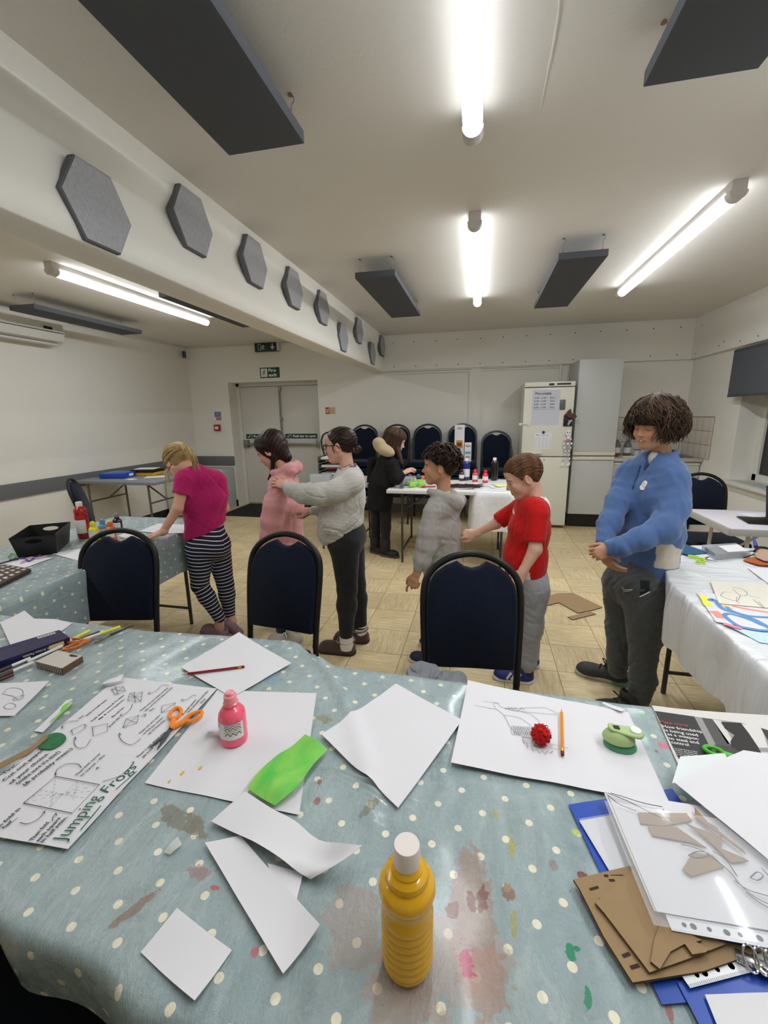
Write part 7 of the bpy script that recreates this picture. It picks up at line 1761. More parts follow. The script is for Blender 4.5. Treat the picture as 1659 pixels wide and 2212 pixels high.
for a, b in (((790, 820), (890, 740)), ((810, 765), (880, 790)), ((1035, 725), (1125, 660)), ((820, 650), (915, 595)), ((835, 600), (905, 655)), ((860, 590), (870, 665)), ((820, 625), (910, 625)), ((715, 575), (805, 585)), ((790, 555), (740, 610)), ((740, 555), (760, 610)), ((450, 850), (470, 835)), ((545, 800), (560, 812)), ((580, 820), (600, 812))): D4(a, b, sm=0, w=.001)
for q in (((505, 778), (450, 780), (410, 800), (400, 828)), ((585, 895), (550, 945), (500, 950), (478, 920), (485, 880)), ((905, 890), (850, 930), (800, 920), (768, 885), (768, 855)), ((525, 1080), (500, 1055), (430, 1055), (370, 1090), (360, 1130)), ((660, 1168), (760, 1140), (830, 1085), (860, 1040)), ((130, 1432), (180, 1440), (250, 1410), (292, 1358)), ((340, 1425), (345, 1395), (360, 1380), (362, 1370)), ((850, 670), (840, 700), (800, 735), (770, 745)), ((1085, 552), (1040, 550), (1000, 590), (950, 605)), ((1258, 615), (1235, 612), (1200, 640), (1160, 642)), ((905, 750), (938, 735))):
    D4(*q, w=.0012, sm=4); e, f_ = q[-1], q[-2]; dx, dy = e[0]-f_[0], e[1]-f_[1]; n_ = math.hypot(dx, dy); dx, dy = dx/n_, dy/n_
    D4((e[0]-dx*16-dy*9, e[1]-dy*16+dx*9), e, (e[0]-dx*16+dy*9, e[1]-dy*16-dx*9), w=.0012, sm=0)
ink.build('handwriting', INK, po); gi.build('green_heading', GINK, po)
grid_sheet('folded_paper_scrap', [[(224, 1474, .004), (240, 1466, .006), (268, 1458, .006)], [(222, 1478, .012), (238, 1474, .016), (262, 1468, .012)], [(228, 1483, .004), (243, 1480, .004), (268, 1474, .002)]], PAP, 'tiny folded white paper scrap behind the top corner of the poster', z0=.002)
# green oval paddle
t = thing('paper_frog_paddle', 'dark green painted paper oval with a brown card strip on it, on the poster', 'craft piece', tp(112, 1605)[:])
o0 = tp(112, 1605); vs = []
rim = [(93+0, 1604), (100, 1594), (118, 1586), (134, 1587), (143, 1594), (141, 1604), (128, 1614), (112, 1621), (97, 1621), (84, 1618)]
P = smooth_poly([tp(*q, .004) for q in rim], 4); mb = MB(); mb.prism([Vector((p.x, p.y, TOP+.010))-o0 for p in P], (0, 0, .0008)); mb.build('green_oval', paint_sheet_mat('dark_green_wash', rgb(10, 92, 50), rgb(20, 122, 66), 30), t)
KR = mat('kraft_card', rgb(152, 126, 92), rough=.85, noise=.06, nscale=60); KE = mat('kraft_edge', rgb(92, 68, 46), rough=.9)
mb = MB(); a, b, c, d = [Vector((p.x, p.y, TOP+.0112))-o0 for p in (tp(-60, 1688), tp(100, 1592), tp(105, 1602), tp(-60, 1702))]; e, f_ = [Vector((p.x, p.y, TOP+.0112))-o0 for p in (tp(70, 1622), tp(66, 1634))]; mb.prism([a, e, b, c, f_, d], (0, 0, .002)); mb.build('card_strip', KR, t)
flat('green_edged_strip', [(74, 1579), (145, 1516), (157, 1519), (92, 1582)], PAP, 'narrow white strip with a green painted edge left of the poster', cat='painted paper', lifts=(0, .006, .004, 0))
gs = [o for o in SC.objects if o.name.startswith('green_edged_strip')][-1]
mb = MB(); P = [tp(*q, .0) for q in ((108, 1563), (112, 1556), (122, 1548), (131, 1540), (134, 1528), (142, 1522), (150, 1518), (156, 1521), (148, 1530), (128, 1548))]; mb.prism([Vector((p.x, p.y, TOP+.0046)) for p in P], (0, 0, .0006)); mb.build('green_paint', GRN, gs)
grid_sheet('tape_scrap', [[(384, 1807, .001), (393, 1824, .002)], [(367, 1822, .004), (378, 1836, .003)], [(354, 1841, .001), (367, 1846, .001)]], mat('tape_clear', rgb(214, 220, 218), rough=.25, alpha=.6), 'small scrap of clear tape stuck on the oilcloth below the poster', cat='tape', th=.0003)
# scissors
def scissors(name, label, piv, tip1, tip2, h1, h2, hm, bm=None, z0=.004, rl=(.022, .013), gap=1.0, group=None, plane=None):
    pl = plane or (lambda q: tp(*q)); Pv = pl(piv); Z = Pv.z+z0; c = Vector((Pv.x, Pv.y, Z)); t = thing(name, label, 'scissors', c[:], 0, group)
    bm = bm or mat('scissor_steel', rgb(120, 122, 126), rough=.3, metal=.8)
    for i, (tp_, hc) in enumerate(((tip1, h1), (tip2, h2))):
        T_ = pl(tp_); T_.z = Z; d = (T_-c); L_ = d.length; d.normalize(); s_ = Vector((-d.y, d.x, 0)); zz = Vector((0, 0, .0012*(1 if i else -1)))
        mb = MB(); mb.prism([-d*.012+s_*.005+zz, d*L_*.5+s_*.0048+zz, d*L_+zz, d*L_*.9-s_*.002+zz, -d*.012-s_*.005+zz], (0, 0, .0014)); mb.build('blade', bm, t)
        Hc = pl(hc); Hc.z = Z; u = (Hc-c); Lh = u.length; u.normalize(); v = Vector((-u.y, u.x, 0)); mb = MB()
        oc = u*(Lh); pts = [oc+u*(rl[0]*math.cos(a))+v*(rl[1]*math.sin(a))+zz for a in rings(22)]; mb.tube(pts, .0042, 8, closed=True); mb.tube([zz, u*(Lh-rl[0])*.55+zz, u*(Lh-rl[0]+.002)+zz], [.0045, .006, .0065], 8); mb.build('handle', hm, t)
    MB().lathe([(.0, .004), (.003, .004), (.0035, .002), (.0035, -.001), (0, -.001)], n=10).build('rivet', bm, t)
    return t
OR = mat('plastic_orange', rgb(244, 138, 40), rough=.4)
scissors('scissors', 'orange handled scissors lying open on the poster beside the pink bottle', (370, 1583), (324, 1625), (341, 1631), (380, 1548), (419, 1557), OR, mat('scissor_dark', rgb(72, 74, 78), rough=.35, metal=.7), z0=.010, rl=(.020, .012))
scissors('scissors', 'orange handled scissors among the pens at the upper left of the near table', (198, 1388), (232, 1377), (226, 1384), (160, 1388), (158, 1402), mat('plastic_orange_deep', rgb(206, 112, 40), rough=.4), z0=.008, rl=(.024, .012))
# paint bottles
CAPW = mat('cap_white', rgb(226, 218, 212), rough=.45)
def bottle(name, label, loc, r, hgt, body_m, cap_m, lab_m=None, group=None, ribs=False, cap_r=.42, cap_h=.2, small=True, cat='paint bottle'):
    t = thing(name, label, cat, loc, 0, group); z = lambda k: k*hgt
    if small: prof = [(0, 0), (r*.86, 0), (r*.97, z(.02)), (r, z(.05)), (r, z(.52)), (r*.95, z(.60)), (r*.72, z(.68)), (r*.50, z(.72)), (r*.46, z(.735)), (r*.56, z(.75)), (r*.56, z(.785)), (r*.44, z(.80)), (r*.44, z(.84)), (0, z(.84))]
    else: prof = [(0, 0), (r*.85, 0), (r*.97, z(.02)), (r, z(.05)), (r, z(.62)), (r*.93, z(.66)), (r*1.0, z(.70)), (r*.98, z(.78)), (r*.7, z(.86)), (r*.4, z(.89)), (r*.4, z(.92)), (0, z(.92))]
    MB().lathe(prof, n=36).build('bottle_body', body_m, t)
    c0, c1_ = z(1-cap_h), z(1); cr = r*cap_r
    if small: cp = [(0, z(.80)), (cr*1.15, z(.80)), (cr*1.12, z(.93)), (cr*.8, z(.94)), (cr*.75, z(.99)), (cr*.6, z(1.0)), (0, z(1.0))]
    else: cp = [(0, c0), (cr, c0), (cr, c1_-.003), (cr*.9, c1_), (0, c1_)]
    MB().lathe(cp, n=28).build('cap', cap_m, t)
    if lab_m:
        b = z(.18) if small else z(.15); tt = z(.50) if small else z(.52)
        lb = MB(); n = 26; rr = r+.0006; vs = [(rr*math.cos(a), rr*math.sin(a), q) for q in (b, tt) for a in [PI*1.5-1.35+2.7*k/n for k in range(n+1)]]
        lb.add(vs, [(k, k+1, n+2+k, n+1+k) for k in range(n)], True); lb.build('paper_label', lab_m, t)
    return t
def gloss(n, c, **k): return mat(n, c, rough=.22, coat=.5, **k)
# yellow bottle: ribbed body, rounded shoulders, white cap
b0 = tp(880, 2070); b0.z = TOP; Ry = .0335; t = thing('large_paint_bottle', 'tall bottle of yellow paint with a white cap standing nearest the camera', 'paint bottle', b0[:])
pr = [(0, 0), (.024, 0), (.029, .003), (.0305, .008), (.0315, .014)]
for k in range(7): z = .016+k*.0165; pr += [(.0302, z), (.0322, z+.004), (.0328, z+.009), (.0320, z+.014)]
pr += [(.0315, .134), (.0300, .139), (.0298, .150), (.0300, .158), (.0335, .165), (.0352, .174), (.0350, .183), (.0325, .191), (.0275, .196), (.0258, .198), (.0268, .203), (.0255, .210), (.0215, .2145), (.0195, .216), (.0195, .220), (.0165, .226), (.0142, .228), (.0140, .236), (0, .236)]
pr = [(r_, z_*.70) for r_, z_ in pr]; MB().lathe(pr, n=56).build('bottle_body', gloss('paint_yellow_bottle', rgb(222, 168, 14), noise=.05, nscale=30), t)
MB().lathe([(0, .160), (.0158, .160), (.0160, .184), (.0152, .1865), (0, .1865)], n=36).build('cap', CAPW, t)
b1 = tp(507, 1598); b1.z = TOP+.004; LAB = mat('label_white', rgb(226, 226, 224), rough=.5)
PKM = gloss('paint_pink', rgb(250, 96, 124)); t = bottle('small_paint_bottle', 'small bottle of bright pink paint standing on the large white sheet', b1[:], .0285, .118, PKM, gloss('cap_pink', rgb(248, 150, 160)), LAB)
lb = [c for c in t.children if c.name.startswith('paper_label')][0]
def on_cyl(a, z, rr=.0294): return Vector((rr*math.cos(a), rr*math.sin(a), z))
cols_ = [rgb(60, 62, 70), rgb(200, 170, 90), rgb(150, 60, 60), rgb(80, 110, 150), rgb(180, 120, 140)]
for i, cc in enumerate(cols_):
    mb = MB(); A0 = PI*1.5-.05+.0
    for k in range(6):
        a0, a1 = A0+k*.2, A0+(k+1)*.2; z0_, z1_ = .030+i*.0062+(.007 if k % 2 else 0), .030+i*.0062+(0 if k % 2 else .007)
        mb.add([on_cyl(a0, z0_), on_cyl(a1, z1_), on_cyl(a1, z1_+.0026), on_cyl(a0, z0_+.0026)], [(0, 1, 2, 3)], True)
    mb.build('zigzag_stripe', mat('zig%d' % i, cc, rough=.5), lb)
mb = MB(); mb2 = MB(); 
for (txt, a0, a1, z, hh) in (('CE', -1.02, -.55, .046, .007), ('UKCA', -1.3, -1.08, .046, .005)):
    vs, fs = text_mesh(txt, 1, .02); x0 = min(v.x for v in vs); x1 = max(v.x for v in vs); mb.add([on_cyl(PI*1.5+a0+(a1-a0)*(v.x-x0)/(x1-x0), z+v.y*hh/.7, .0297) for v in vs], fs)
for k in range(4): mb.add([on_cyl(PI*1.5-1.2, .034-k*.003, .0297), on_cyl(PI*1.5-.6, .034-k*.003, .0297), on_cyl(PI*1.5-.6, .0352-k*.003, .0297), on_cyl(PI*1.5-1.2, .0352-k*.003, .0297)], [(0, 1, 2, 3)])
mb.build('label_print', INK, lb)
grid_sheet('curled_paper_tab', [[(446, 1573, .012), (462, 1567, .006), (482, 1562, .002)], [(450, 1580, .016), (466, 1576, .012), (484, 1574, .004)], [(448, 1588, .004), (468, 1588, .006), (484, 1590, .002)]], PAP, 'little curled white paper tab just left of the pink bottle', z0=.003)
# pencils
pencil('pencil', (392, 1457), (528, 1440), 'red pencil lying on the blank sheet at the back edge', mat('pencil_red', rgb(140, 26, 24), rough=.35), z0=.003)
pencil('pencil', (1213, 1531), (1215, 1631), 'orange pencil lying on the bird drawing next to the pompom', mat('pencil_orange', rgb(236, 146, 40), rough=.35), z0=.007)
# pompom
pp = tp(1167, 1607); S = Sdf(); c = V(pp.x, pp.y, TOP+.008+.0185); S.ell(c, (.0185, .0185, .019), .004); S.post.append(lambda P, d: d-.0035*wav(P, 700, 5, 5)-.002*wav(P, 1500, 6, 4))
v, q = S.mesh(.0012); paths = []
for _ in range(420):
    d = Vector((rnd.gauss(0, 1), rnd.gauss(0, 1), rnd.gauss(0, 1))).normalized(); k = rnd.uniform(.9, 1.12); paths.append(([c+d*.014, c+d*.0185*k, c+d*.0205*k+Vector((rnd.gauss(0, .0012), rnd.gauss(0, .0012), rnd.gauss(0, .0012)))], [.0008, .0006, .0002]))
lv, lq, lt = lock_mesh(paths, 4); np_mesh('red_pompom', [(v, q), (lv, lq)], cloth('pompom_red', rgb(196, 16, 18), noise=.2, ns=400), label='fluffy red pompom on the bird drawing', cat='pompom')
# craft punch
a, b = tp(1303, 1612), tp(1378, 1625); ctr = (a+b)/2; d = (b-a).normalized(); ang = math.atan2(d.y, d.x)
t = thing('craft_punch', 'pale green craft hole punch with a darker green base on the drawing sheet', 'craft punch', (ctr.x, ctr.y+.006, TOP+.0065), ang)
GP1 = mat('punch_green', rgb(172, 196, 136), rough=.45); GP2 = mat('punch_dark_green', rgb(72, 148, 112), rough=.45)
hw = (b-a).length/2
S = Sdf(); S.ell((0, 0, .0), (hw, .026, .020), .01); S.plane((0, 0, .013), (0, 0, 1)); S.plane((0, 0, .0), (0, 0, -1)); v, q = S.mesh(.0022); np_mesh('base', [(v, q)], GP2, t)
S = Sdf(); S.ell((-.004, 0, .014), (hw*.98, .025, .026), .01); S.plane((0, 0, .0145), (0, 0, -1)); v, q = S.mesh(.0022); np_mesh('shell', [(v, q)], GP1, t)
S = Sdf(); S.cone((-.016, .002, .043), (.026, -.002, .036), .011, .015, .01, side=(0, 1, 0), wf=1.2); S.ell((.006, 0, .066), (.06, .05, .026), .006, 's'); S.plane((0, 0, .034), (0, 0, -1), k=.006); v, q = S.mesh(.002); lv_ = np_mesh('lever', [(v, q)], GP1, t)
MB().lathe([(0, .0015), (.010, .0012), (.0115, -.002)], (.026, 0, .0430), 20).build('clear_button', mat('button_pale', rgb(214, 226, 200), rough=.15), lv_)
MB().box((-.010, .001, .0418), (.012, .010, .0012), .1).build('icon_label', INK, lv_)
# newspaper
np_ = flat('newspaper', [(1408, 1526), (1700, 1556), (1740, 1672), (1486, 1700)], mat('newsprint', rgb(214, 212, 208), rough=.85), 'newspaper page with the headline about Mate crime at the right of the near table', cat='newspaper', lifts=(0, .01, 0, 0), z0=.001)
def N3(x, y): return (1280+x/4.377, 1520+y/4.377)
def pblock(pts, m, z, name): 
    mb = MB(); P = [tp(*N3(*q)) for q in pts]; mb.prism([Vector((p.x, p.y, TOP+.003+z)) for p in P], (0, 0, .0002)); return mb.build(name, m, np_)
pblock([(585, 78), (958, 132), (1195, 590), (812, 522)], mat('news_dark', rgb(58, 57, 58), rough=.7), .0028, 'headline_panel')
pblock([(960, 132), (1750, 240), (1800, 640), (1195, 590)], mat('news_grey', rgb(150, 148, 146), rough=.7), .0028, 'news_photo'); ph = [o for o in SC.objects if o.name.startswith('news_photo')][-1]
for nm, pts, c in (('photo_wall', [(1030, 145), (1130, 158), (1330, 440), (1165, 400)], rgb(84, 82, 82)), ('photo_window', [(1130, 160), (1220, 175), (1340, 400), (1270, 390)], rgb(208, 206, 202)), ('photo_window', [(1370, 200), (1590, 225), (1659, 430), (1570, 430)], rgb(214, 212, 208)), ('photo_figure', [(1210, 185), (1400, 195), (1480, 300), (1560, 420), (1620, 540), (1480, 500), (1400, 470), (1310, 420), (1300, 370), (1340, 310), (1250, 250)], rgb(48, 46, 46)), ('photo_table', [(1150, 400), (1480, 440), (1720, 560), (1800, 640), (1195, 590)], rgb(70, 68, 68)), ('photo_paper', [(1590, 470), (1720, 480), (1720, 540), (1620, 535)], rgb(206, 204, 200)), ('photo_dark', [(1575, 222), (1640, 230), (1720, 400), (1680, 400)], rgb(60, 58, 58))):
    mb = MB(); P = [tp(*N3(*q)) for q in pts]; k_ = {'photo_figure': .0036, 'photo_table': .0034, 'photo_paper': .0038}.get(nm, .0032); mb.prism([Vector((p.x, p.y, TOP+.003+k_)) for p in P], (0, 0, .0001)); mb.build(nm, mat('n_'+nm+str(int(c[0]*1000)), c, rough=.7), ph)
mb = MB(); mw = MB(); mk = MB(); 
def NW(m_, txt, a, b, h, bold=.008): q1, q2 = N3(*a), N3(*b); wline(m_, txt, q1, q2, h, N3(a[0]-22, a[1]-50), .0036, bold, 0)
NW(mb, 'Mate crime', (640, 195), (905, 232), .0085)
for txt, a, b in (('How friendship', (665, 238), (1040, 292)), ('is being used', (682, 275), (1000, 325)), ('as a weapon', (708, 312), (1002, 360)), ('to steal and', (722, 352), (1008, 398)), ('control', (745, 390), (915, 418))): NW(mw, txt, a, b, .0088)
for k in range(4): NW(mw, ['be a middle between so learns', 'of others, with all that each', 'or more of dilemma, an', 'by our own Reporter'][k], (775+k*5, 442+k*18), (990, 475+k*16), .003)
hp = [o for o in SC.objects if o.name.startswith('headline_panel')][-1]
mb.build('red_headline', mat('news_red', rgb(196, 84, 80), rough=.7), hp); mw.build('white_headline', WHITE, hp)
for c_ in range(2):
    for k in range(9):
        x0, y0 = 868+c_*118+k*9, 548+k*16+c_*14
        NW(mk, 'of the and they were said to have been', (x0, y0), (x0+100, y0+14), .0026)
mk.build('body_text', INK, np_)
pblock([(820, 535), (842, 538), (868, 605), (842, 600)], mat('news_red', (0, 0, 0)), .0032, 'red_tab')
scissors('scissors', 'green handled scissors lying on the newspaper', (1598, 1650), (1690, 1655), (1690, 1645), (1541, 1632), (1562, 1653), mat('plastic_green', rgb(78, 182, 50), rough=.4), mat('scissor_dark', (0, 0, 0)), z0=.012, rl=(.016, .011))
# bottom right pile
BLUE = mat('folder_blue', rgb(26, 72, 172), rough=.35); FILM = None
def film():
    m, nt, b = new_mat('clear_film'); b.inputs['Base Color'].default_value = (.86, .88, .92, 1); b.inputs['Roughness'].default_value = .08; b.inputs['Alpha'].default_value = .16; b.inputs['Specular IOR Level'].default_value = .7; return m
FILM = film()
flat('blue_folder', [(1228, 1738), (1452, 1703), (1760, 2140), (1430, 2170)], BLUE, 'blue plastic folder under the clear wallets at the right', cat='folder', z0=.0)
flat('blue_folder', [(1462, 2124), (1700, 2060), (1800, 2330), (1570, 2330)], BLUE, 'blue ring binder cover at the bottom right corner under a white sheet', cat='folder', z0=.002)
w1 = flat('clear_wallet', [(1251, 1776), (1330, 1762), (1480, 1960), (1372, 1978)], PAP, 'clear plastic wallet holding a white sheet, lowest of the wallet pile', cat='wallet', z0=.003); flat('film', [(1250, 1773), (1333, 1759), (1484, 1958), (1374, 1982)], FILM, None, z0=.0045, parent=w1)
# brown cardboard
def card(name, pts, label, z, th=.003, parent=None, cat='cardboard', pl=None):
    f = pl or (lambda q: tp(*q)); P = [f(q) for q in pts]; zz = P[0].z+z if pl else TOP+.003+z; mb = MB(); P = [Vector((p.x, p.y, zz)) for p in P]; mb.prism(P, (0, 0, th))
    for fc in mb.bm.faces: fc.material_index = 0 if abs(fc.normal.z) > .5 else 1
    mb.bm.normal_update()
    for fc in mb.bm.faces: fc.material_index = 0 if abs(fc.normal.z) > .5 else 1
    return mb.build(name, [KR, KE], parent, label, cat if label else None)
def Z7(x, y): return (1150+x/3.26, 1650+y/3.26)
c1_ = card('corrugated_card', [Z7(*q) for q in ((285, 850), (690, 752), (1000, 1200), (1600, 1360), (1200, 1500), (700, 1582), (500, 1260), (330, 920))], 'large brown corrugated card with scored marks at the lower right', .006, .004)
c2_ = card('corrugated_card', [Z7(*q) for q in ((435, 1035), (700, 800), (1000, 1150), (1350, 1330), (1100, 1430), (815, 1532), (620, 1270), (500, 1110))], 'second brown card lying on top of the large corrugated one', .012, .003)
card('torn_card_piece', [Z7(*q) for q in ((900, 1170), (1180, 1320), (1050, 1350), (960, 1400), (885, 1525), (820, 1470), (850, 1300))], 'torn curved brown card piece on the cardboard pile', .016, .003)
card('torn_card_piece', [Z7(*q) for q in ((1060, 1350), (1120, 1322), (1225, 1390), (1205, 1410), (1110, 1425))], 'small square brown card flap on the cardboard pile', .017, .003)
mb = MB()
for x, y, l, a_ in ((430, 915, 60, -.3), (555, 858, 40, 0), (485, 990, 36, -.4), (515, 826, 30, 0), (590, 822, 90, .0)): 
    q0, q1 = Z7(x-l/2, y-a_*l/2), Z7(x+l/2, y+a_*l/2); p0, p1 = tp(*q0), tp(*q1); p0.z = p1.z = TOP+.0131; stroke(mb, [p0, p1], .0035 if l < 80 else .001, UPZ, .0003)
mb.build('torn_marks', mat('torn_dark', rgb(60, 44, 36), rough=.95), c1_)
mb = MB()
for x, y, l, a_ in ((655, 1388, 50, -.4), (715, 1470, 60, -.3)): 
    q0, q1 = Z7(x-l/2, y-a_*l/2), Z7(x+l/2, y+a_*l/2); p0, p1 = tp(*q0), tp(*q1); p0.z = p1.z = TOP+.0131; stroke(mb, [p0, p1], .004, UPZ, .0003)
mb.build('torn_marks', mat('torn_dark', (0, 0, 0)), c1_)
def holed(name, a, b, wdt, side, label, z, m_):
    """punched edge strip of a wallet from a to b"""
    A_, B_ = tp(*a), tp(*b); A_.z = B_.z = TOP+.003+z; d = (B_-A_); L_ = d.length; d.normalize(); s_ = Vector((-d.y, d.x, 0))*side; mb = MB()
    mb.prism([A_, B_, B_+s_*wdt, A_+s_*wdt], (0, 0, .0006)); o = mb.build(name, m_, None, label, 'wallet')
    mb = MB(); k = 0
    for u in (.12, .19, .31, .44, .54, .68, .82): p = A_+d*(L_*u)+s_*wdt*.5; p.z += .0007; rr = .0038 if k % 2 else .0028; mb.lathe([(.0002, .0003), (rr, .0003)], p, 14, 0, Matrix.Diagonal((1, 1, 1))); k += 1
    mb.build('punched_holes', mat('hole_dark', rgb(44, 40, 40), rough=.8), o)
    mb = MB()
    for i in range(60): p = A_+d*(L_*i/60)+s_*wdt*.02; p.z += .0007; mb.prism([p, p+d*L_/150, p+d*L_/150+s_*.003, p+s_*.003], (0, 0, .0002))
    mb.build('ribbed_edge', mat('rib_grey', rgb(160, 162, 166), rough=.4), o); return o
WP = mat('wallet_edge_white', rgb(224, 226, 230), rough=.25)
holed('wallet_edge_strip', (1433, 2000), (1720, 2052), .019, -1, 'white punched edge strip of the top wallet, above the cardboard', .020, WP)
holed('wallet_edge_strip', (1489, 2143), (1720, 2082), .019, 1, 'white punched edge strip of a wallet over the blue binder cover', .006, WP)
w2 = flat('clear_wallet', [(1307, 1731), (1640, 1784), (1900, 2080), (1414, 1996)], PAP, 'clear plastic wallet on top of the pile with brown card cut-outs and a drawing inside', cat='wallet', z0=.022, lifts=(0, 0, 0, 0))
flat('under_sheet', [(1303, 1733), (1320, 1732), (1420, 1996), (1409, 1992)], PAPC, None, z0=.020, parent=w2)
def card2(pts, z=.0255, th=.002, m=None): 
    P = [tp(*Z7(*q)) for q in pts]; mb = MB(); mb.prism([Vector((p.x, p.y, TOP+.003+z)) for p in P], (0, 0, th)); return mb
cards = [[(730, 432), (1070, 437), (1110, 490), (900, 530), (750, 512)], [(800, 530), (1000, 540), (1210, 690), (1100, 650), (830, 600)], [(1040, 845), (1110, 725), (1250, 745), (1330, 830), (1100, 895)], [(1080, 530), (1320, 615), (1310, 700), (1470, 770), (1500, 790), (1380, 800), (1200, 620)], [(1125, 405), (1215, 510), (1460, 710), (1480, 740), (1300, 600), (1130, 480)]]
for k, c in enumerate(cards): card2(c, .0245+.0008*k).build('card_cutout', [KR], w2)
mb = MB()
for q in (((520, 300), (620, 340), (700, 380), (880, 470), (960, 480)), ((520, 315), (600, 380), (720, 430)), ((540, 300), (640, 330), (760, 370), (900, 400)), ((905, 415), (930, 470), (970, 500)), ((1030, 670), (1110, 690), (1200, 730), (1350, 850), (1440, 960), (1540, 1050), (1659, 1110)), ((1080, 750), (1150, 720), (1230, 745), (1150, 768), (1080, 750)), ((1250, 720), (1340, 780), (1420, 900)), ((1220, 640), (1310, 690)), ((1400, 930), (1500, 1000), (1659, 1050)), ((1510, 910), (1560, 930), (1600, 900), (1560, 870), (1510, 910)), ((1590, 840), (1640, 900), (1659, 940)), ((1480, 1015), (1560, 1080), (1659, 1140)), ((1060, 520), (1150, 560), (1230, 640)), ((1120, 460), (1200, 500), (1290, 560))):
    P = [tp(*Z7(*p)) for p in q]; P = smooth_line([Vector((p.x, p.y, TOP+.003+.0278+.0004)) for p in P], 4); stroke(mb, P, .0016, UPZ, .0004)
mb.build('ink_drawing', INK, w2)
grid = [[(1305, 1729, .0), (1460, 1754, .002), (1643, 1782, 0)], [(1340, 1820, .002), (1540, 1860, .006), (1760, 1920, .002)], [(1412, 1998, 0), (1640, 2036, .003), (1905, 2082, 0)]]
grid_sheet('film', grid, FILM, None, cat=None, z0=.0305, parent=w2, follow=False, th=.0002)
# big sheet and plastic triangle at right
flat('plastic_wallet_corner', [(1465, 1662), (1560, 1656), (1590, 1712), (1447, 1722)], mat('wallet_frost', rgb(226, 230, 232), rough=.2), 'corner of a shiny white plastic wallet with a faint honeycomb print, beside the newspaper', cat='wallet', z0=.030)
pw = [o for o in SC.objects if o.name.startswith('plastic_wallet_corner')][-1]
mb = MB()
for i in range(5):
    for k in range(3): 
        cx, cy = 1060+i*52+(k % 2)*26, 745+k*30+i*6
        if cx < 1250-(2-k)*40+60:
            P = [tp(*N3(cx+20*math.cos(a), cy+13*math.sin(a))) for a in [PI/6+PI/3*q for q in range(6)]]; mb.prism([Vector((p.x, p.y, TOP+.0345)) for p in P], (0, 0, .0002))
mb.build('honeycomb_print', mat('honey_grey', rgb(204, 208, 212), rough=.3), pw)
flat('paper_sheet', [(1450, 1722), (1600, 1652), (1830, 1690), (1760, 1990)], PAP, 'big blank white sheet lying over the right end of the pile, reaching the photo edge', z0=.034)
flat('paper_sheet', [(1521, 2156), (1700, 2150), (1760, 2330), (1590, 2330)], PAP, 'white sheet on the blue binder cover at the bottom right corner', z0=.006)
t = thing('bulldog_clip', 'shiny metal binder clip at the right edge near the cardboard', 'clip', (tp(1640, 2100).x, tp(1640, 2100).y, TOP+.012))
CH = mat('chrome', rgb(200, 200, 202), rough=.12, metal=1); mb = MB()
for k in range(3): mb.tube([Vector((-.012+k*.012+.008*math.cos(a), .010*math.sin(a), .010+.008*math.sin(a))) for a in rings(16)], .0014, 6, closed=True)
mb.build('rings', CH, t); MB().box((0, 0, .001), (.05, .016, .003), -.3, .001).build('plate', CH, t)
# pastel box, carton, pens at the upper left
def slab(name, px4, hgt, m_top, m_side, label, cat, z0=.0):
    P = [tp(*q, hgt+z0) for q in px4]; base = sum(P, Vector())/4; t = thing(name, label, cat, (base.x, base.y, TOP+.002+z0)); Z = hgt
    o = Vector((base.x, base.y, 0)); mb = MB(); Q = [Vector((p.x-o.x, p.y-o.y, 0)) for p in P]; mb.prism(Q, (0, 0, Z)); mb.bm.normal_update()
    for fc in mb.bm.faces: fc.material_index = 0 if abs(fc.normal.z) > .5 else 1
    mb.build('carton', [m_top, m_side], t); return t, Q, Z
NB = mat('box_navy', rgb(30, 28, 74), rough=.3); 
t, Q, Z = slab('pastel_box', [(-90, 1425), (128, 1360), (150, 1376), (-70, 1452)], .024, NB, NB, 'long navy box of artist pastels with a barcode on the near table', 'box')
mb = MB(); s0, s1 = Q[3], Q[2]; dv = (s1-s0); write_line(mb, '12 Soft Artists Pastels', s0+dv*.86+Vector((0, 0, .016))-dv.normalized()*0, s0+dv*.50+Vector((0, 0, .016)), (0, 0, -1), .007, Vector((dv.y, -dv.x, 0)).normalized()*.0006, .01)
mb.build('box_lettering', mat('lettering_cream', rgb(220, 216, 190)), t)
mb = MB(); e0 = Q[1]; u_ = (Q[0]-Q[1]).normalized(); v_ = (Q[2]-Q[1]).normalized()
mb.prism([e0+u_*.015+v_*.006+Vector((0, 0, Z)), e0+u_*.06+v_*.006+Vector((0, 0, Z)), e0+u_*.06+v_*.02+Vector((0, 0, Z)), e0+u_*.015+v_*.02+Vector((0, 0, Z))], (0, 0, .0003)); bc = mb.build('barcode_panel', mat('lettering_cream', (0, 0, 0)), t)
mb = MB()
for k in range(13): a_ = e0+u_*(.018+k*.003)+v_*.008+Vector((0, 0, Z+.0003)); mb.prism([a_, a_+u_*(.0012 if k % 3 else .002), a_+u_*(.0012 if k % 3 else .002)+v_*.010, a_+v_*.010], (0, 0, .0002))
for k in range(5): a_ = e0+u_*.075+v_*(.004+k*.004)+Vector((0, 0, Z)); mb.prism([a_, a_+u_*.16, a_+u_*.16+v_*.0012, a_+v_*.0012], (0, 0, .0003))
mb.build('barcode', mat('lettering_blue', rgb(70, 70, 120)), bc)
mb = MB(); w0 = s0+dv*.93; dn = Vector((dv.y, -dv.x, 0)).normalized()*.0007; mb.prism([w0+Vector((0, 0, .005))+dn, w0-dv*.16+Vector((0, 0, .005))+dn, w0-dv*.16+Vector((0, 0, .019))+dn, w0+Vector((0, 0, .019))+dn], dn*.3); mb.build('gold_window', mat('gold_cream', rgb(206, 190, 130)), t)
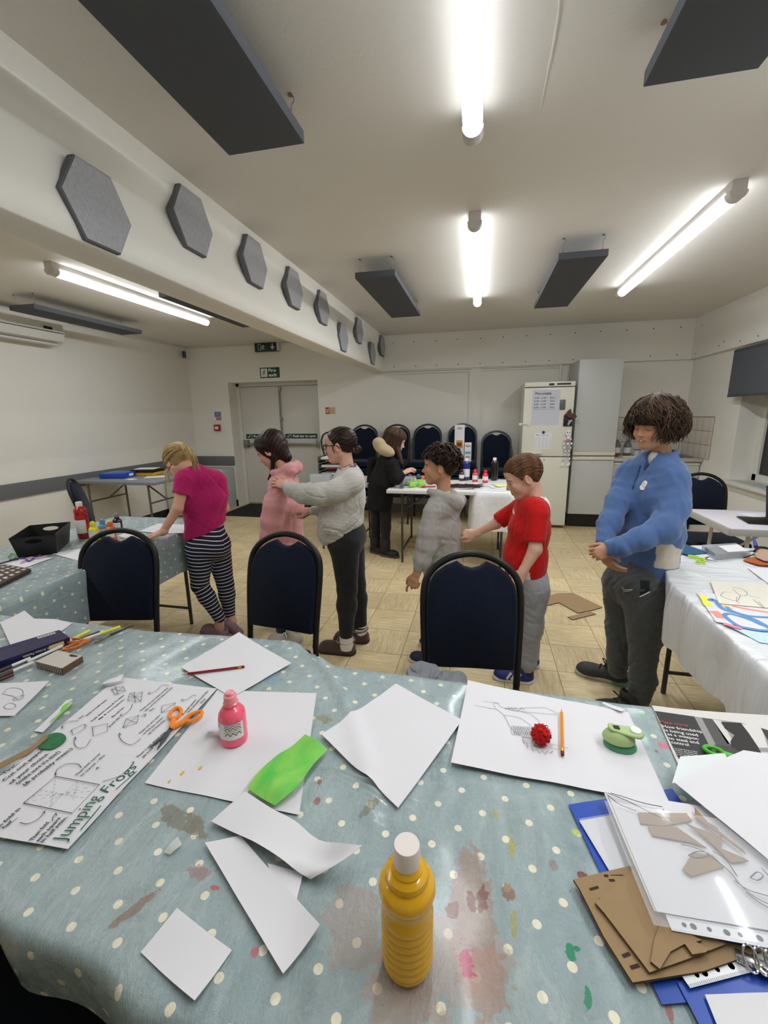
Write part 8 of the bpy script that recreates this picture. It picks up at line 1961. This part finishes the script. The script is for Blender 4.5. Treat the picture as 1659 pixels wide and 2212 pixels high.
t, Q, Z = slab('pencil_carton', [(76, 1428), (124, 1404), (178, 1416), (134, 1443)], .020, mat('carton_grey', rgb(196, 188, 178), rough=.5, noise=.06, nscale=40), mat('carton_brown', rgb(96, 72, 58), rough=.6, noise=.3, nscale=90), 'small grey and brown pencil carton in front of the pastel box', 'box')
mb = MB(); a_ = Q[1]*.25+Q[2]*.75; u_ = (Q[1]-Q[2]).normalized(); v_ = (Q[3]-Q[2]).normalized(); p = Q[2]+u_*.012+v_*.004+Vector((0, 0, Z)); mb.prism([p, p+u_*.03, p+u_*.03+v_*.006, p+u_*.018+v_*.010, p+v_*.006], (0, 0, .0004)); mb.build('hang_slot', INK, t)
mb = MB()
for k in range(14): u_ = (Q[3]-Q[0]); p = Q[0]+u_*(.04+k*.068); nn = Vector((u_.y, -u_.x, 0)).normalized()*.0005; mb.prism([p+nn, p+u_*.03+nn, p+u_*.03+nn+Vector((0, 0, Z)), p+nn+Vector((0, 0, Z))], nn*.4)
mb.build('side_stripes', mat('carton_grey', (0, 0, 0)), t)
def pen(label, a, b, parts, r=.0045, z0=.0, group=None, name='felt_pen'):
    A_, B_ = tp(*a), tp(*b); A_.z = B_.z = TOP+.003+r+z0; c = (A_+B_)/2; t = thing(name, label, 'pen', c[:], 0, group); d = B_-A_
    for (u0, u1, nm, m_, k0, k1) in parts: MB().tube([A_+d*u0-c, A_+d*u1-c], [r*k0, r*k1], 10).build(nm, m_, t)
    return t
YP = mat('plastic_yellow', rgb(226, 222, 60), rough=.35); WPn = mat('pen_white', rgb(224, 222, 220), rough=.3); BR = mat('pen_brown', rgb(70, 40, 34), rough=.4); BKp = mat('pen_black', rgb(24, 24, 26), rough=.35); SV = mat('pen_silver', rgb(120, 118, 118), rough=.35, metal=.4)
pen('white pen with a yellow cap behind the orange scissors', (130, 1398), (194, 1365), [(0, .45, 'barrel', WPn, 1, 1), (.45, 1, 'cap', YP, 1.1, 1.1)])
pen('white felt pen with a bright yellow cap reaching furthest back', (160, 1392), (260, 1357), [(0, .55, 'barrel', WPn, 1, 1), (.55, 1, 'cap', YP, 1.15, 1.15)], z0=.001)
pen('black pen between the yellow capped ones', (170, 1388), (216, 1370), [(0, .6, 'barrel', BR, 1, 1), (.6, 1, 'cap', BKp, 1.1, 1.1)], z0=.003)
pen('thin dark paintbrush pointing to the back edge', (218, 1384), (288, 1355), [(0, .25, 'ferrule', SV, .7, 1), (.25, 1, 'handle', BKp, .9, .4)], name='paintbrush', z0=.002)
pen('silver paintbrush lying beside the thin dark one', (205, 1390), (272, 1361), [(0, .12, 'bristles', KR, .6, 1), (.12, 1, 'handle', SV, 1, .5)], name='paintbrush')
pen('white felt pen with a brown end in front of the pastel box', (-30, 1478), (72, 1434), [(0, .55, 'cap', BR, 1.15, 1.15), (.55, 1, 'barrel', WPn, 1, 1)])
pen('brown and white felt pen nearest the pastel box', (-40, 1470), (66, 1425), [(0, .6, 'cap', BR, 1.1, 1.1), (.6, 1, 'barrel', WPn, 1, 1)], z0=.001)
pen('brown felt pen at the left edge under the others', (-50, 1492), (30, 1460), [(0, .3, 'cap', BKp, 1.1, 1.1), (.3, 1, 'barrel', BR, 1, 1)])
pen('white pen lying along the front of the pastel box', (60, 1432), (135, 1398), [(0, .7, 'barrel', WPn, 1, 1), (.7, 1, 'cap', WPn, 1.1, 1.1)])
# ================================================================ left table
LZ = .7225
def lt(px, py, l=0.): return at(px, py, z=LZ+l)
def quad(name, px, m, label, cat, f, z=.001, th=.001, parent=None):
    P = [f(*q) for q in px]; zz = min(p.z for p in P)+z; mb = MB(); mb.prism([Vector((p.x, p.y, zz)) for p in P], (0, 0, th)); return mb.build(name, m, parent, label, cat if label else None)
t = thing('storage_tray', 'black plastic tray with hand holes on the left table', 'tray', (-2.38, 1.86, LZ), .62); BKP = mat('tray_black', rgb(14, 14, 15), rough=.4)
mb = MB(); a, b, hh = .085, .125, .115
o = [(-a-.015, -b-.03), (a+.015, -b-.03), (a+.015, b+.03), (-a-.015, b+.03)]; i_ = [(-a, -b), (a, -b), (a, b), (-a, b)]
mb.add([(x, y, 0) for x, y in i_]+[(x, y, .004) for x, y in i_], [(0, 1, 2, 3), (4, 5, 6, 7)])
for k in (1, 3): mb.add([(*i_[k], 0), (*i_[(k+1) % 4], 0), (*o[(k+1) % 4], hh), (*o[k], hh), (i_[k][0]*.97, i_[k][1], .004), (i_[(k+1) % 4][0]*.97, i_[(k+1) % 4][1], .004), (o[(k+1) % 4][0]*.97, o[(k+1) % 4][1], hh), (o[k][0]*.97, o[k][1], hh)], [(0, 1, 2, 3), (7, 6, 5, 4), (3, 2, 6, 7)])
mb.build('tray_body', BKP, t)
for k in (0, 2):   # end walls with the oval hand hole left open
    p, q = [Vector((*v, 0)) for v in (i_[k], i_[(k+1) % 4])]; r, s_ = [Vector((*v, hh)) for v in (o[(k+1) % 4], o[k])]
    def bl(u, v): return p*(1-u)*(1-v)+q*u*(1-v)+r*u*v+s_*(1-u)*v
    N_ = 24; hole = [bl(.5+.2*math.cos(w_), .76+.10*math.sin(w_)) for w_ in rings(N_)]
    def edge_(w_):
        c, s2 = math.cos(w_), math.sin(w_); m_ = max(abs(c), abs(s2)); u = .5+.5*c/m_; v = .5+.5*s2/m_; return bl(u, v)
    outr = [edge_(w_) for w_ in rings(N_)]; nn = (q-p).cross(s_-p).normalized()*.003; mb = MB()
    for d_ in (Vector(), nn): mb.add([v+d_ for v in hole]+[v+d_ for v in outr], [(j, (j+1) % N_, N_+(j+1) % N_, N_+j) for j in range(N_)])
    mb.build('end_wall', BKP, t)
def paint(px, py, c, label, h=.115, r=.028, big=False, dark=None, f=lt, cap=None, lab=True):
    p = f(px, py); m_ = gloss('paint_'+label.split()[3 if not big else 2]+str(int(c[0]*999)), c)
    return bottle('large_paint_bottle' if big else 'small_paint_bottle', label, p[:], r, h, m_, cap or m_, LAB if lab else None, small=not big, cap_h=.14, cap_r=.5)
paint(183, 1161, rgb(170, 20, 24), 'large red paint bottle with a white cap beside the black tray', .225, .036, True, cap=CAPW)
paint(206, 1166, rgb(232, 220, 60), 'small bottle of yellow paint next to the large red bottle'); paint(226, 1160, rgb(90, 150, 176), 'small bottle of blue paint between the yellow and orange ones')
paint(243, 1166, rgb(236, 110, 40), 'small bottle of orange paint behind the chair back'); paint(256, 1146, rgb(20, 20, 24), 'small bottle of black paint with a clear cap on the left table', cap=mat('cap_grey', rgb(130, 132, 134), rough=.3))
quad('paper_sheet', [(110, 1196), (173, 1186), (240, 1196), (185, 1216)], PAP, 'white sheet between the black tray and the chair back', 'paper', lt)
quad('paper_sheet', [(300, 1148), (342, 1131), (402, 1134), (400, 1152), (350, 1153)], PAP, 'white sheet under the leaning girl\'s hand on the left table', 'paper', lt)
quad('paper_sheet', [(-30, 1225), (60, 1205), (115, 1205), (40, 1232)], PAP, 'white paper under the ribbons at the far left of the left table', 'paper', lt)
quad('paper_sheet', [(255, 1158), (283, 1146), (300, 1155), (270, 1164)], PAP, 'white sheet seen through the hand hole of the left chair', 'paper', lt)
t, Q_, Z_ = None, None, None
P = [lt(*q) for q in ((-40, 1236), (14, 1226), (68, 1236), (-10, 1276))]; c = sum(P, Vector())/4; t = thing('patterned_box', 'flat brown box with white printed pattern at the left edge', 'box', c[:])
mb = MB(); mb.prism([Vector((p.x-c.x, p.y-c.y, .001)) for p in P], (0, 0, .016)); mb.build('box_body', mat('box_umber', rgb(62, 46, 40), rough=.5), t)
mb = MB()
for a in range(5):
    for b in range(4):
        u, v = .12+a*.18, .12+b*.22; q = lambda u, v: (P[0]*(1-u)*(1-v)+P[1]*u*(1-v)+P[2]*u*v+P[3]*(1-u)*v)-c+Vector((0, 0, .0172)); mb.prism([q(u, v), q(u+.1, v+.02), q(u+.12, v+.1), q(u+.03, v+.12)], (0, 0, .0004))
mb.build('white_pattern', mat('carton_grey', (0, 0, 0)), t)
for nm, c, pts, lb in (('ribbon', rgb(70, 50, 120), [(20, 1210), (50, 1205), (62, 1212), (75, 1204), (88, 1198)], 'curly purple ribbon on the papers at the far left'), ('ribbon', rgb(206, 160, 190), [(45, 1216), (65, 1204), (80, 1206), (100, 1201)], 'pink ribbon curling beside the purple one'), ('ribbon', rgb(120, 170, 70), [(18, 1203), (26, 1196), (40, 1200), (30, 1206)], 'green ribbon loop in front of the black tray'), ('paintbrush', rgb(30, 28, 30), [(-20, 1224), (20, 1212), (40, 1208)], 'dark brush lying at the far left of the left table')):
    tag(MB().tube(smooth_line([lt(*q, .008) for q in pts], 4), .0035, 6).build(nm, mat('rib%d' % int(c[2]*999), c)), lb, nm)
# wall table, cabinet and folders in the left bay
GZ = .766
t = thing('ring_binder', 'bright blue ring binder lying on the grey table', 'binder', (-4.18, 4.30, GZ), .2); MB().box((0, 0, .03), (.30, .30, .055), 0, .006).build('cover', BLUE, t); MB().box((.152, -.02, .03), (.002, .08, .03)).build('spine_label', WHITE, t)
tag(MB().box((-3.98, 4.52, GZ+.055), (.30, .22, .035), .1, .004).build('black_folder', BKP), 'black folder on the yellow box on the grey table', 'folder'); tag(MB().box((-3.98, 4.52, GZ+.019), (.30, .20, .036), .1, .004).build('yellow_box', mat('yellow_box', rgb(214, 160, 40))), 'yellow box under the black folder on the grey table', 'box')
tag(MB().box((-3.98, 4.52, GZ+.076), (.24, .16, .006), .3).build('white_pad', PAP), 'white pad on the black folder', 'paper'); tag(MB().box((-3.72, 4.34, GZ+.002), (.22, .16, .003), .5).build('leaflet', PAPC), 'pale leaflets at the right end of the grey table', 'paper'); tag(MB().box((-3.86, 4.12, GZ+.002), (.12, .08, .003), -.3).build('leaflet', PAPC), 'small white card in front of the blue binder', 'paper')
t = thing('storage_heater', 'cream storage box with a rounded rail behind the leaning girl', 'heater', (-4.27, 5.62, 0)); HM = mat('heater_cream', rgb(206, 204, 190), rough=.45)
MB().box((0, 0, .32), (.5, .34, .6), 0, .01).build('body', HM, t); MB().tube([(-.25, -.185, .6), (.25, -.185, .6)], .014, 10).build('rail', HM, t)
tag(MB().box((-4.20, 6.13, .325), (.6, .32, .65), 0, .01).build('low_cupboard', CAB), 'low pale cupboard in the left corner beside the fire doors', 'cupboard')
# second white table and organiser behind the girl with glasses
folding_table('white folding table behind the girl with glasses, with trays on it', -1.80, -1.12, 4.25, 4.9, TZ, WTOP, TLEG, name='craft_table', r=.011)
GT = mat('tray_grey', rgb(96, 98, 102), rough=.4); CLR = mat('box_clear', rgb(206, 210, 216), rough=.15, alpha=.75)
t = thing('letter_tray_stack', 'stack of grey letter trays behind the girl with glasses', 'trays', (-1.60, 4.62, TZ))
for k in range(3):
    mb = MB(); z = .05+k*.085; mb.bb(-.15, .15, -.12, .12, z, z+.006); mb.bb(-.15, -.142, -.12, .12, z-.04, z+.04); mb.bb(.142, .15, -.12, .12, z-.04, z+.04); mb.bb(-.14, .14, .112, .12, z, z+.04); mb.build('tray', GT, t); MB().box((0, 0, z+.018), (.24, .2, .02)).build('papers', PAPC, t)
tag(MB().box((-1.66, 4.35, TZ+.045), (.22, .13, .085), .1, .008).build('clear_box', CLR), 'clear plastic box in front of the grey letter trays', 'box'); tag(MB().box((-1.40, 4.38, TZ+.008), (.22, .16, .012), .2).build('paper_pile', PAP), 'pile of white paper near the black coat', 'paper')
# ---- things on the back craft table
def bt_(px, py, l=0.): return at(px, py, z=TZ+.008+l)
def bb_(px, py, c, label, h, r, big=False, cap=None): p = bt_(px, py); m_ = gloss('bt%d%d' % (px, py), c); return bottle('large_paint_bottle' if big else 'small_paint_bottle', label, p[:], r, h, m_, cap or m_, LAB if not label.startswith('black') else None, small=not big, cap_h=.15, cap_r=.5)
bb_(1007, 1036, rgb(34, 30, 120), 'dark blue paint bottle with a white cap on the back table', .225, .036, True, CAPW); bb_(1067, 1037, rgb(14, 14, 16), 'black paint bottle with a white cap on the back table', .235, .037, True, CAPW)
bb_(1026, 1040, rgb(222, 60, 84), 'small bottle of pinkish red paint, left of two on the back table', .13, .029); bb_(1048, 1042, rgb(220, 50, 50), 'small bottle of bright red paint, right of two on the back table', .13, .029); bb_(997, 1037, rgb(70, 30, 30), 'small bottle of dark brown paint beside the blue one', .12, .028)
for k in range(34):
    x, y = rnd.uniform(962, 1034), rnd.uniform(1046, 1053); p = bt_(x, y, .006+rnd.random()*.014); a = rnd.uniform(-.9, .9); d = Vector((math.cos(a), math.sin(a), 0))*.065
    tag(MB().tube([p-d, p+d*.4, p+d], [.005, .005, .004], 6).build('felt_pen', BR if k % 3 else BKp), 'dark felt pen in the heap on the white plastic sheet', 'pen', 'heap of dark felt pens on the back table')
for k, (x, y, c) in enumerate(((884, 1047, 0), (892, 1040, 0), (899, 1049, 0), (908, 1044, 0), (912, 1051, 0), (890, 1051, 0))):
    p = bt_(x, y); tag(MB().box((p.x, p.y, p.z+.020), (.062, .045, .04), rnd.random(), .008).build('green_putty_block', mat('lime_green', rgb(160, 220, 100))), 'lime green block among the green pieces beside the curly haired boy', 'craft block', 'lime green blocks on the back table')
pc = [(rgb(110, 90, 160), 'lilac'), (rgb(190, 70, 120), 'pink'), (rgb(60, 110, 170), 'blue'), (rgb(220, 120, 80), 'orange'), (rgb(90, 60, 130), 'purple')]
for k, (c, n_) in enumerate(pc):
    p = bt_(886+k*9, 1033+(k % 2)*3); tag(MB().sphere((p.x, p.y, p.z+.022), .024, 8).build('yarn_ball', mat('yarn%d' % k, c, rough=.9)), n_+' yarn ball in the row beyond the green blocks', 'yarn')
t = thing('craft_box', 'clear open box in front of the child in the black coat', 'box', bt_(875, 1044)[:]); MB().box((0, 0, .035), (.16, .2, .06), 0, .004).build('box_body', CLR, t)
tag(MB().box(bt_(868, 1054)+V(0, 0, .022), (.04, .04, .04), 0, .004).build('glue_pot', GT), 'small grey pot at the corner of the white back table', 'pot'); p = bt_(926, 1052); tag(MB().box(p+V(0, 0, .005), (.14, .03, .008), .2, .003).build('red_scissors', mat('sign_red', rgb(170, 44, 50))), 'red scissors lying by the green blocks', 'scissors')
p = bt_(1085, 1050); tag(MB().box(p+V(0, 0, .006), (.14, .1, .01), .4, .002).build('yellow_note', mat('note_yellow', rgb(226, 232, 150))), 'pale yellow note beside the boy in red', 'paper')
for k in range(5): p = bt_(1045+k*9, 1047+(k % 3)*3); tag(MB().box(p+V(0, 0, .005), (.10, .035, .006), k*.9).build('paper_scrap', PAPC if k % 2 else PAP), 'small pale scrap among the scraps right of the pens', 'paper', 'pale scraps on the white plastic')
# white display cards standing on the stacked chairs
for (x, w_, z0, z1, lb, cs) in ((-.262, .125, .835, 1.30, 'tall white display card with a small picture standing on the stacked chairs', ((-.04, .04, .17, .27, rgb(190, 140, 70)), (-.03, .03, .19, .24, rgb(150, 60, 50)))), (-.150, .085, .835, 1.08, 'shorter white display card with a blue strip beside the tall one', ((-.035, .035, .10, .13, rgb(90, 160, 200)), (-.03, .03, .05, .075, rgb(160, 160, 160))))):
    y = 5.665 if w_ > .1 else 5.63; t = thing('display_card', lb, 'card', (x, y, z0), .02); h_ = z1-z0
    MB().box((0, 0, h_/2), (w_, .012, h_), 0, .002).build('card_back', PAP, t)
    for a, b, c, d, cl in cs: MB().bb(a, b, -.008, -.006, c, d).build('picture', mat('pic%d' % int(cl[0]*999+cl[2]*99), cl), t)
    MB().tube([(-.03, -.008, h_-.04), (-.02, -.012, h_-.05), (.02, -.012, h_-.05), (.03, -.008, h_-.04), (.0, -.008, h_-.03), (-.03, -.008, h_-.04)], .003, 6).build('hook', SV, t)
# ---- right table
RZ_ = TZ+.004
def rt_(px, py, l=0.): return at(px, py, z=RZ_+l)
tag(MB().prism([Vector((p.x, p.y, RZ_)) for p in [rt_(*q) for q in ((1452, 1190), (1466, 1173), (1531, 1196), (1485, 1200))]], (0, 0, .006)).build('teal_folder', mat('teal', rgb(26, 92, 124), rough=.4)), 'teal blue folder at the far corner of the right table', 'folder')
P = [rt_(*q, .03) for q in ((1517, 1176), (1590, 1172), (1622, 1192), (1545, 1195))]; c = sum(P, Vector())/4; t = thing('plastic_case', 'flat clear plastic case with grey contents on the right table', 'case', (c.x, c.y, RZ_))
mb = MB(); mb.prism([Vector((p.x-c.x, p.y-c.y, 0)) for p in P], (0, 0, .028)); mb.build('case_body', mat('case_clear', rgb(196, 200, 204), rough=.15, alpha=.55, spec=.7), t)
mb = MB(); mb.prism([Vector(((p.x-c.x)*.85, (p.y-c.y)*.85, .004)) for p in P], (0, 0, .014)); mb.build('contents', mat('contents_grey', rgb(120, 124, 126), noise=.4, nscale=60), t); mb = MB(); mb.prism([Vector(((p.x-c.x)*.6+.03, (p.y-c.y)*.7, .029)) for p in P], (0, 0, .001)); mb.build('paper_slip', PAP, t)
scissors('scissors', 'lime green scissors lying open on the white plastic sheet', (1522, 1211), (1550, 1217), (1533, 1206), (1500, 1206), (1513, 1216), mat('plastic_lime', rgb(176, 222, 40), rough=.4), z0=.008, rl=(.024, .013), plane=lambda q: rt_(*q))
for nm, pts, m_, lb, z in (('craft_wing', [(1605, 1212), (1625, 1206), (1720, 1210), (1720, 1225), (1640, 1222)], mat('copper_orange', rgb(178, 88, 44), noise=.2), 'orange brown paper wing under the cardboard creature', .002), ('cardboard_creature', [(1626, 1194), (1648, 1188), (1720, 1192), (1720, 1222), (1650, 1218), (1632, 1210)], mat('creature_tan', rgb(176, 150, 130), rough=.85), 'tan cardboard creature with black trim and blue tip at the right edge', .012)):
    P = [rt_(*q) for q in pts]; c = sum(P, Vector())/len(P); t = thing(nm, lb, 'craft piece', (c.x, c.y, RZ_)); mb = MB(); mb.prism([Vector((p.x-c.x, p.y-c.y, z)) for p in P], (0, 0, .004)); mb.build('cut_shape', m_, t)
q = lambda x, y, z: rt_(x, y)-c+Vector((0, 0, z)); MB().tube(smooth_line([q(1628, 1200, .02), q(1636, 1192, .022), q(1650, 1192, .022), q(1660, 1194, .02)], 4), .005, 6).build('black_trim', BKp, t); MB().tube([q(1632, 1190, .02), q(1624, 1180, .05)], [.010, .003], 8).build('blue_tip', mat('zig_blue', rgb(60, 50, 150)), t); MB().tube([q(1628, 1204, .015), q(1606, 1208, .008)], .003, 6).build('leg', BKp, t); MB().tube([q(1628, 1198, .018), q(1608, 1195, .01)], .003, 6).build('leg', BKp, t)
quad('paper_sheet', [(1615, 1228), (1800, 1232), (1800, 1300), (1668, 1268)], PAP, 'white sheet with small red marks at the right photo edge', 'paper', rt_)
def WM(n, c): return mat(n, c, rough=.8, noise=.15, nscale=40)
pt = quad('painting', [(1504, 1281), (1660, 1296), (1860, 1400), (1546, 1345)], PAP, 'child painting in blue, pink and yellow swirls on the right table', 'painting', rt_, .003)
mb = MB(); BLW = WM('wash_blue', rgb(96, 146, 200))
def swirl(pts, w, m_, z, nm='brush_swirl'):
    mb = MB(); P = smooth_line([Vector((p.x, p.y, RZ_+z)) for p in [rt_(1400+x/5.53, 1040+y/5.53) for x, y in pts]], 5); stroke(mb, P, w, UPZ, .0003); mb.build(nm, m_, pt)
swirl([(730, 1440), (760, 1420), (800, 1440), (900, 1540), (1100, 1600), (1300, 1680), (1500, 1800)], .017, BLW, .0042); swirl([(1500, 1800), (1300, 1790), (1080, 1740), (930, 1640), (920, 1600), (1000, 1600), (1200, 1660), (1380, 1740)], .014, BLW, .0046); swirl([(930, 1510), (1000, 1560), (1200, 1620), (1450, 1640)], .014, BLW, .0044)
swirl([(640, 1370), (680, 1420), (720, 1500)], .026, WM('wash_yellow', rgb(238, 232, 90)), .0041); swirl([(770, 1560), (830, 1600), (880, 1650)], .030, WM('wash_coral', rgb(246, 150, 136)), .0041); swirl([(900, 1710), (1000, 1740), (1120, 1775)], .018, WM('wash_pink', rgb(240, 140, 165)), .0043); swirl([(830, 1460), (900, 1490), (1000, 1540)], .016, WM('wash_amber', rgb(240, 200, 120)), .0040); swirl([(1000, 1500), (1200, 1540), (1450, 1580)], .012, WM('wash_coral', (0, 0, 0)), .0043)
quad('painting', [(1560, 1345), (1860, 1400), (1880, 1430), (1640, 1388)], WM('wash_turquoise', rgb(196, 222, 232)), 'second pale turquoise painting under the swirl painting', 'painting', rt_, .001)
sk = quad('pencil_sketch', [(1534, 1258), (1700, 1270), (1800, 1330), (1552, 1307)], PAPC, 'cream sheet with a faint pencil figure sketch on the right table', 'drawing', rt_, .006); mb = MB()
for L_ in (((1000, 1290), (1100, 1300), (1180, 1350), (1150, 1390), (1080, 1370), (1010, 1310)), ((900, 1340), (870, 1390), (1050, 1450), (1100, 1380)), ((1190, 1380), (1260, 1400), (1340, 1420)), ((1250, 1430), (1330, 1500), (1380, 1530), (1320, 1460)), ((1060, 1400), (1050, 1450), (1090, 1480)), ((900, 1340), (990, 1350))): stroke(mb, smooth_line([Vector((p.x, p.y, RZ_+.0075)) for p in [rt_(1400+x/5.53, 1040+y/5.53) for x, y in L_]], 4), .0016, UPZ, .0003)
mb.build('pencil_lines', PENC, sk)
# tablet with keyboard on the small table
t = thing('tablet_computer', 'black tablet propped on its keyboard on the small white table', 'tablet', (1.98, 3.24, .70), -.15)
MB().box((-.06, .0, .006), (.36, .20, .009), 0, .004).build('keyboard', BKP, t); MB().box((.05, .02, .12), (.34, .010, .24), 0, .006, 0, Matrix.Rotation(-.35, 3, 'X')).build('screen_back', BKP, t)
tag(MB().box((1.93, 3.46, .7035), (.2, .12, .003), .3).build('paper_sheet', PAP), 'white papers behind the tablet on the small table', 'paper')
# kitchen worktop things
for x, lb in ((1.735, 'clear soap bottle with white label, left one by the tiles'), (1.86, 'clear soap bottle with white label, right one by the tiles')):
    t = thing('soap_bottle', lb, 'bottle', (x, 6.16, .88)); MB().lathe([(0, 0), (.042, 0), (.045, .01), (.045, .13), (.03, .165), (.014, .175), (.014, .2), (0, .2)], n=20).build('bottle_body', mat('smoke_clear', rgb(120, 122, 128), rough=.1, alpha=.7), t); MB().lathe([(.0465, .03), (.0465, .10)], n=20).build('paper_label', LAB, t); MB().tube([(0, 0, .2), (0, 0, .235), (-.03, -.01, .238)], .006, 6).build('pump', TRIM, t)
t = thing('measuring_cup', 'clear cup with a blue lid on the worktop', 'cup', (1.90, 5.92, .88)); MB().lathe([(0, 0), (.032, 0), (.038, .085), (.036, .085), (.03, .004), (0, .004)], n=20).build('cup_body', CLR, t); MB().lathe([(0, .092), (.042, .09), (.042, .084), (0, .084)], n=20).build('lid', mat('lid_blue', rgb(50, 70, 160)), t)
tag(MB().box((1.80, 5.86, .886), (.16, .05, .012), .1, .004).build('wrapped_cutlery', PAPC), 'pale cloth lying on the worktop edge', 'cloth'); tag(MB().box((1.67, 5.95, .9), (.05, .05, .04), 0, .008).build('sponge', mat('sponge_red', rgb(120, 50, 40))), 'dark red sponge next to the tall cabinet', 'sponge')
# ---- on the floor
fp = lambda q: at(q[0], q[1], z=.003)
F2 = lambda x, y: (1160+x/5.53, 1250+y/5.53)
card('corrugated_card', [F2(*q) for q in ((240, 180), (430, 175), (690, 300), (780, 345), (640, 385), (490, 415), (300, 310), (255, 290), (110, 325), (30, 280), (60, 215), (200, 195))], 'large flat piece of brown cardboard lying on the floor', 0, .004, pl=fp)
card('corrugated_card', [F2(*q) for q in ((365, 460), (640, 400), (705, 425), (425, 495))], 'narrow strip of brown cardboard in front of the large floor piece', .0, .004, pl=fp)
t = thing('egg_box', 'small pale egg box on the floor near the back table', 'egg box', (-.70, 4.62, 0)); MB().box((0, 0, .03), (.12, .20, .06), 0, .01).build('tray', mat('pulp', rgb(176, 158, 122), rough=.95), t); MB().box((0, 0, .072), (.11, .19, .02), 0, .008).build('lid', mat('pulp', (0, 0, 0)), t)
# grey jumper on the centre chair's seat
S = Sdf(); S.ell((-.18, 1.48, .455), (.065, .045, .045), .015); S.ell((-.10, 1.47, .440), (.05, .05, .040), .012); S.cone((-.06, 1.49, .44), (-.06, 1.42, .44), .034, .036, .01); S.cone((-.2, 1.46, .44), (-.21, 1.38, .44), .03, .03, .03); S.ell((-.14, 1.40, .44), (.10, .08, .03), .04)
cloth_mesh('grey_jumper', S, .004, cloth('jumper_grey', rgb(140, 143, 148), noise=.1), None, fold=folds(.05, 22, 7, (1, 1, 1), .003)); tag(SC.objects[-1] if 0 else [o for o in SC.objects if o.name.startswith('grey_jumper')][0], 'crumpled grey jumper on the seat of the centre chair', 'jumper')
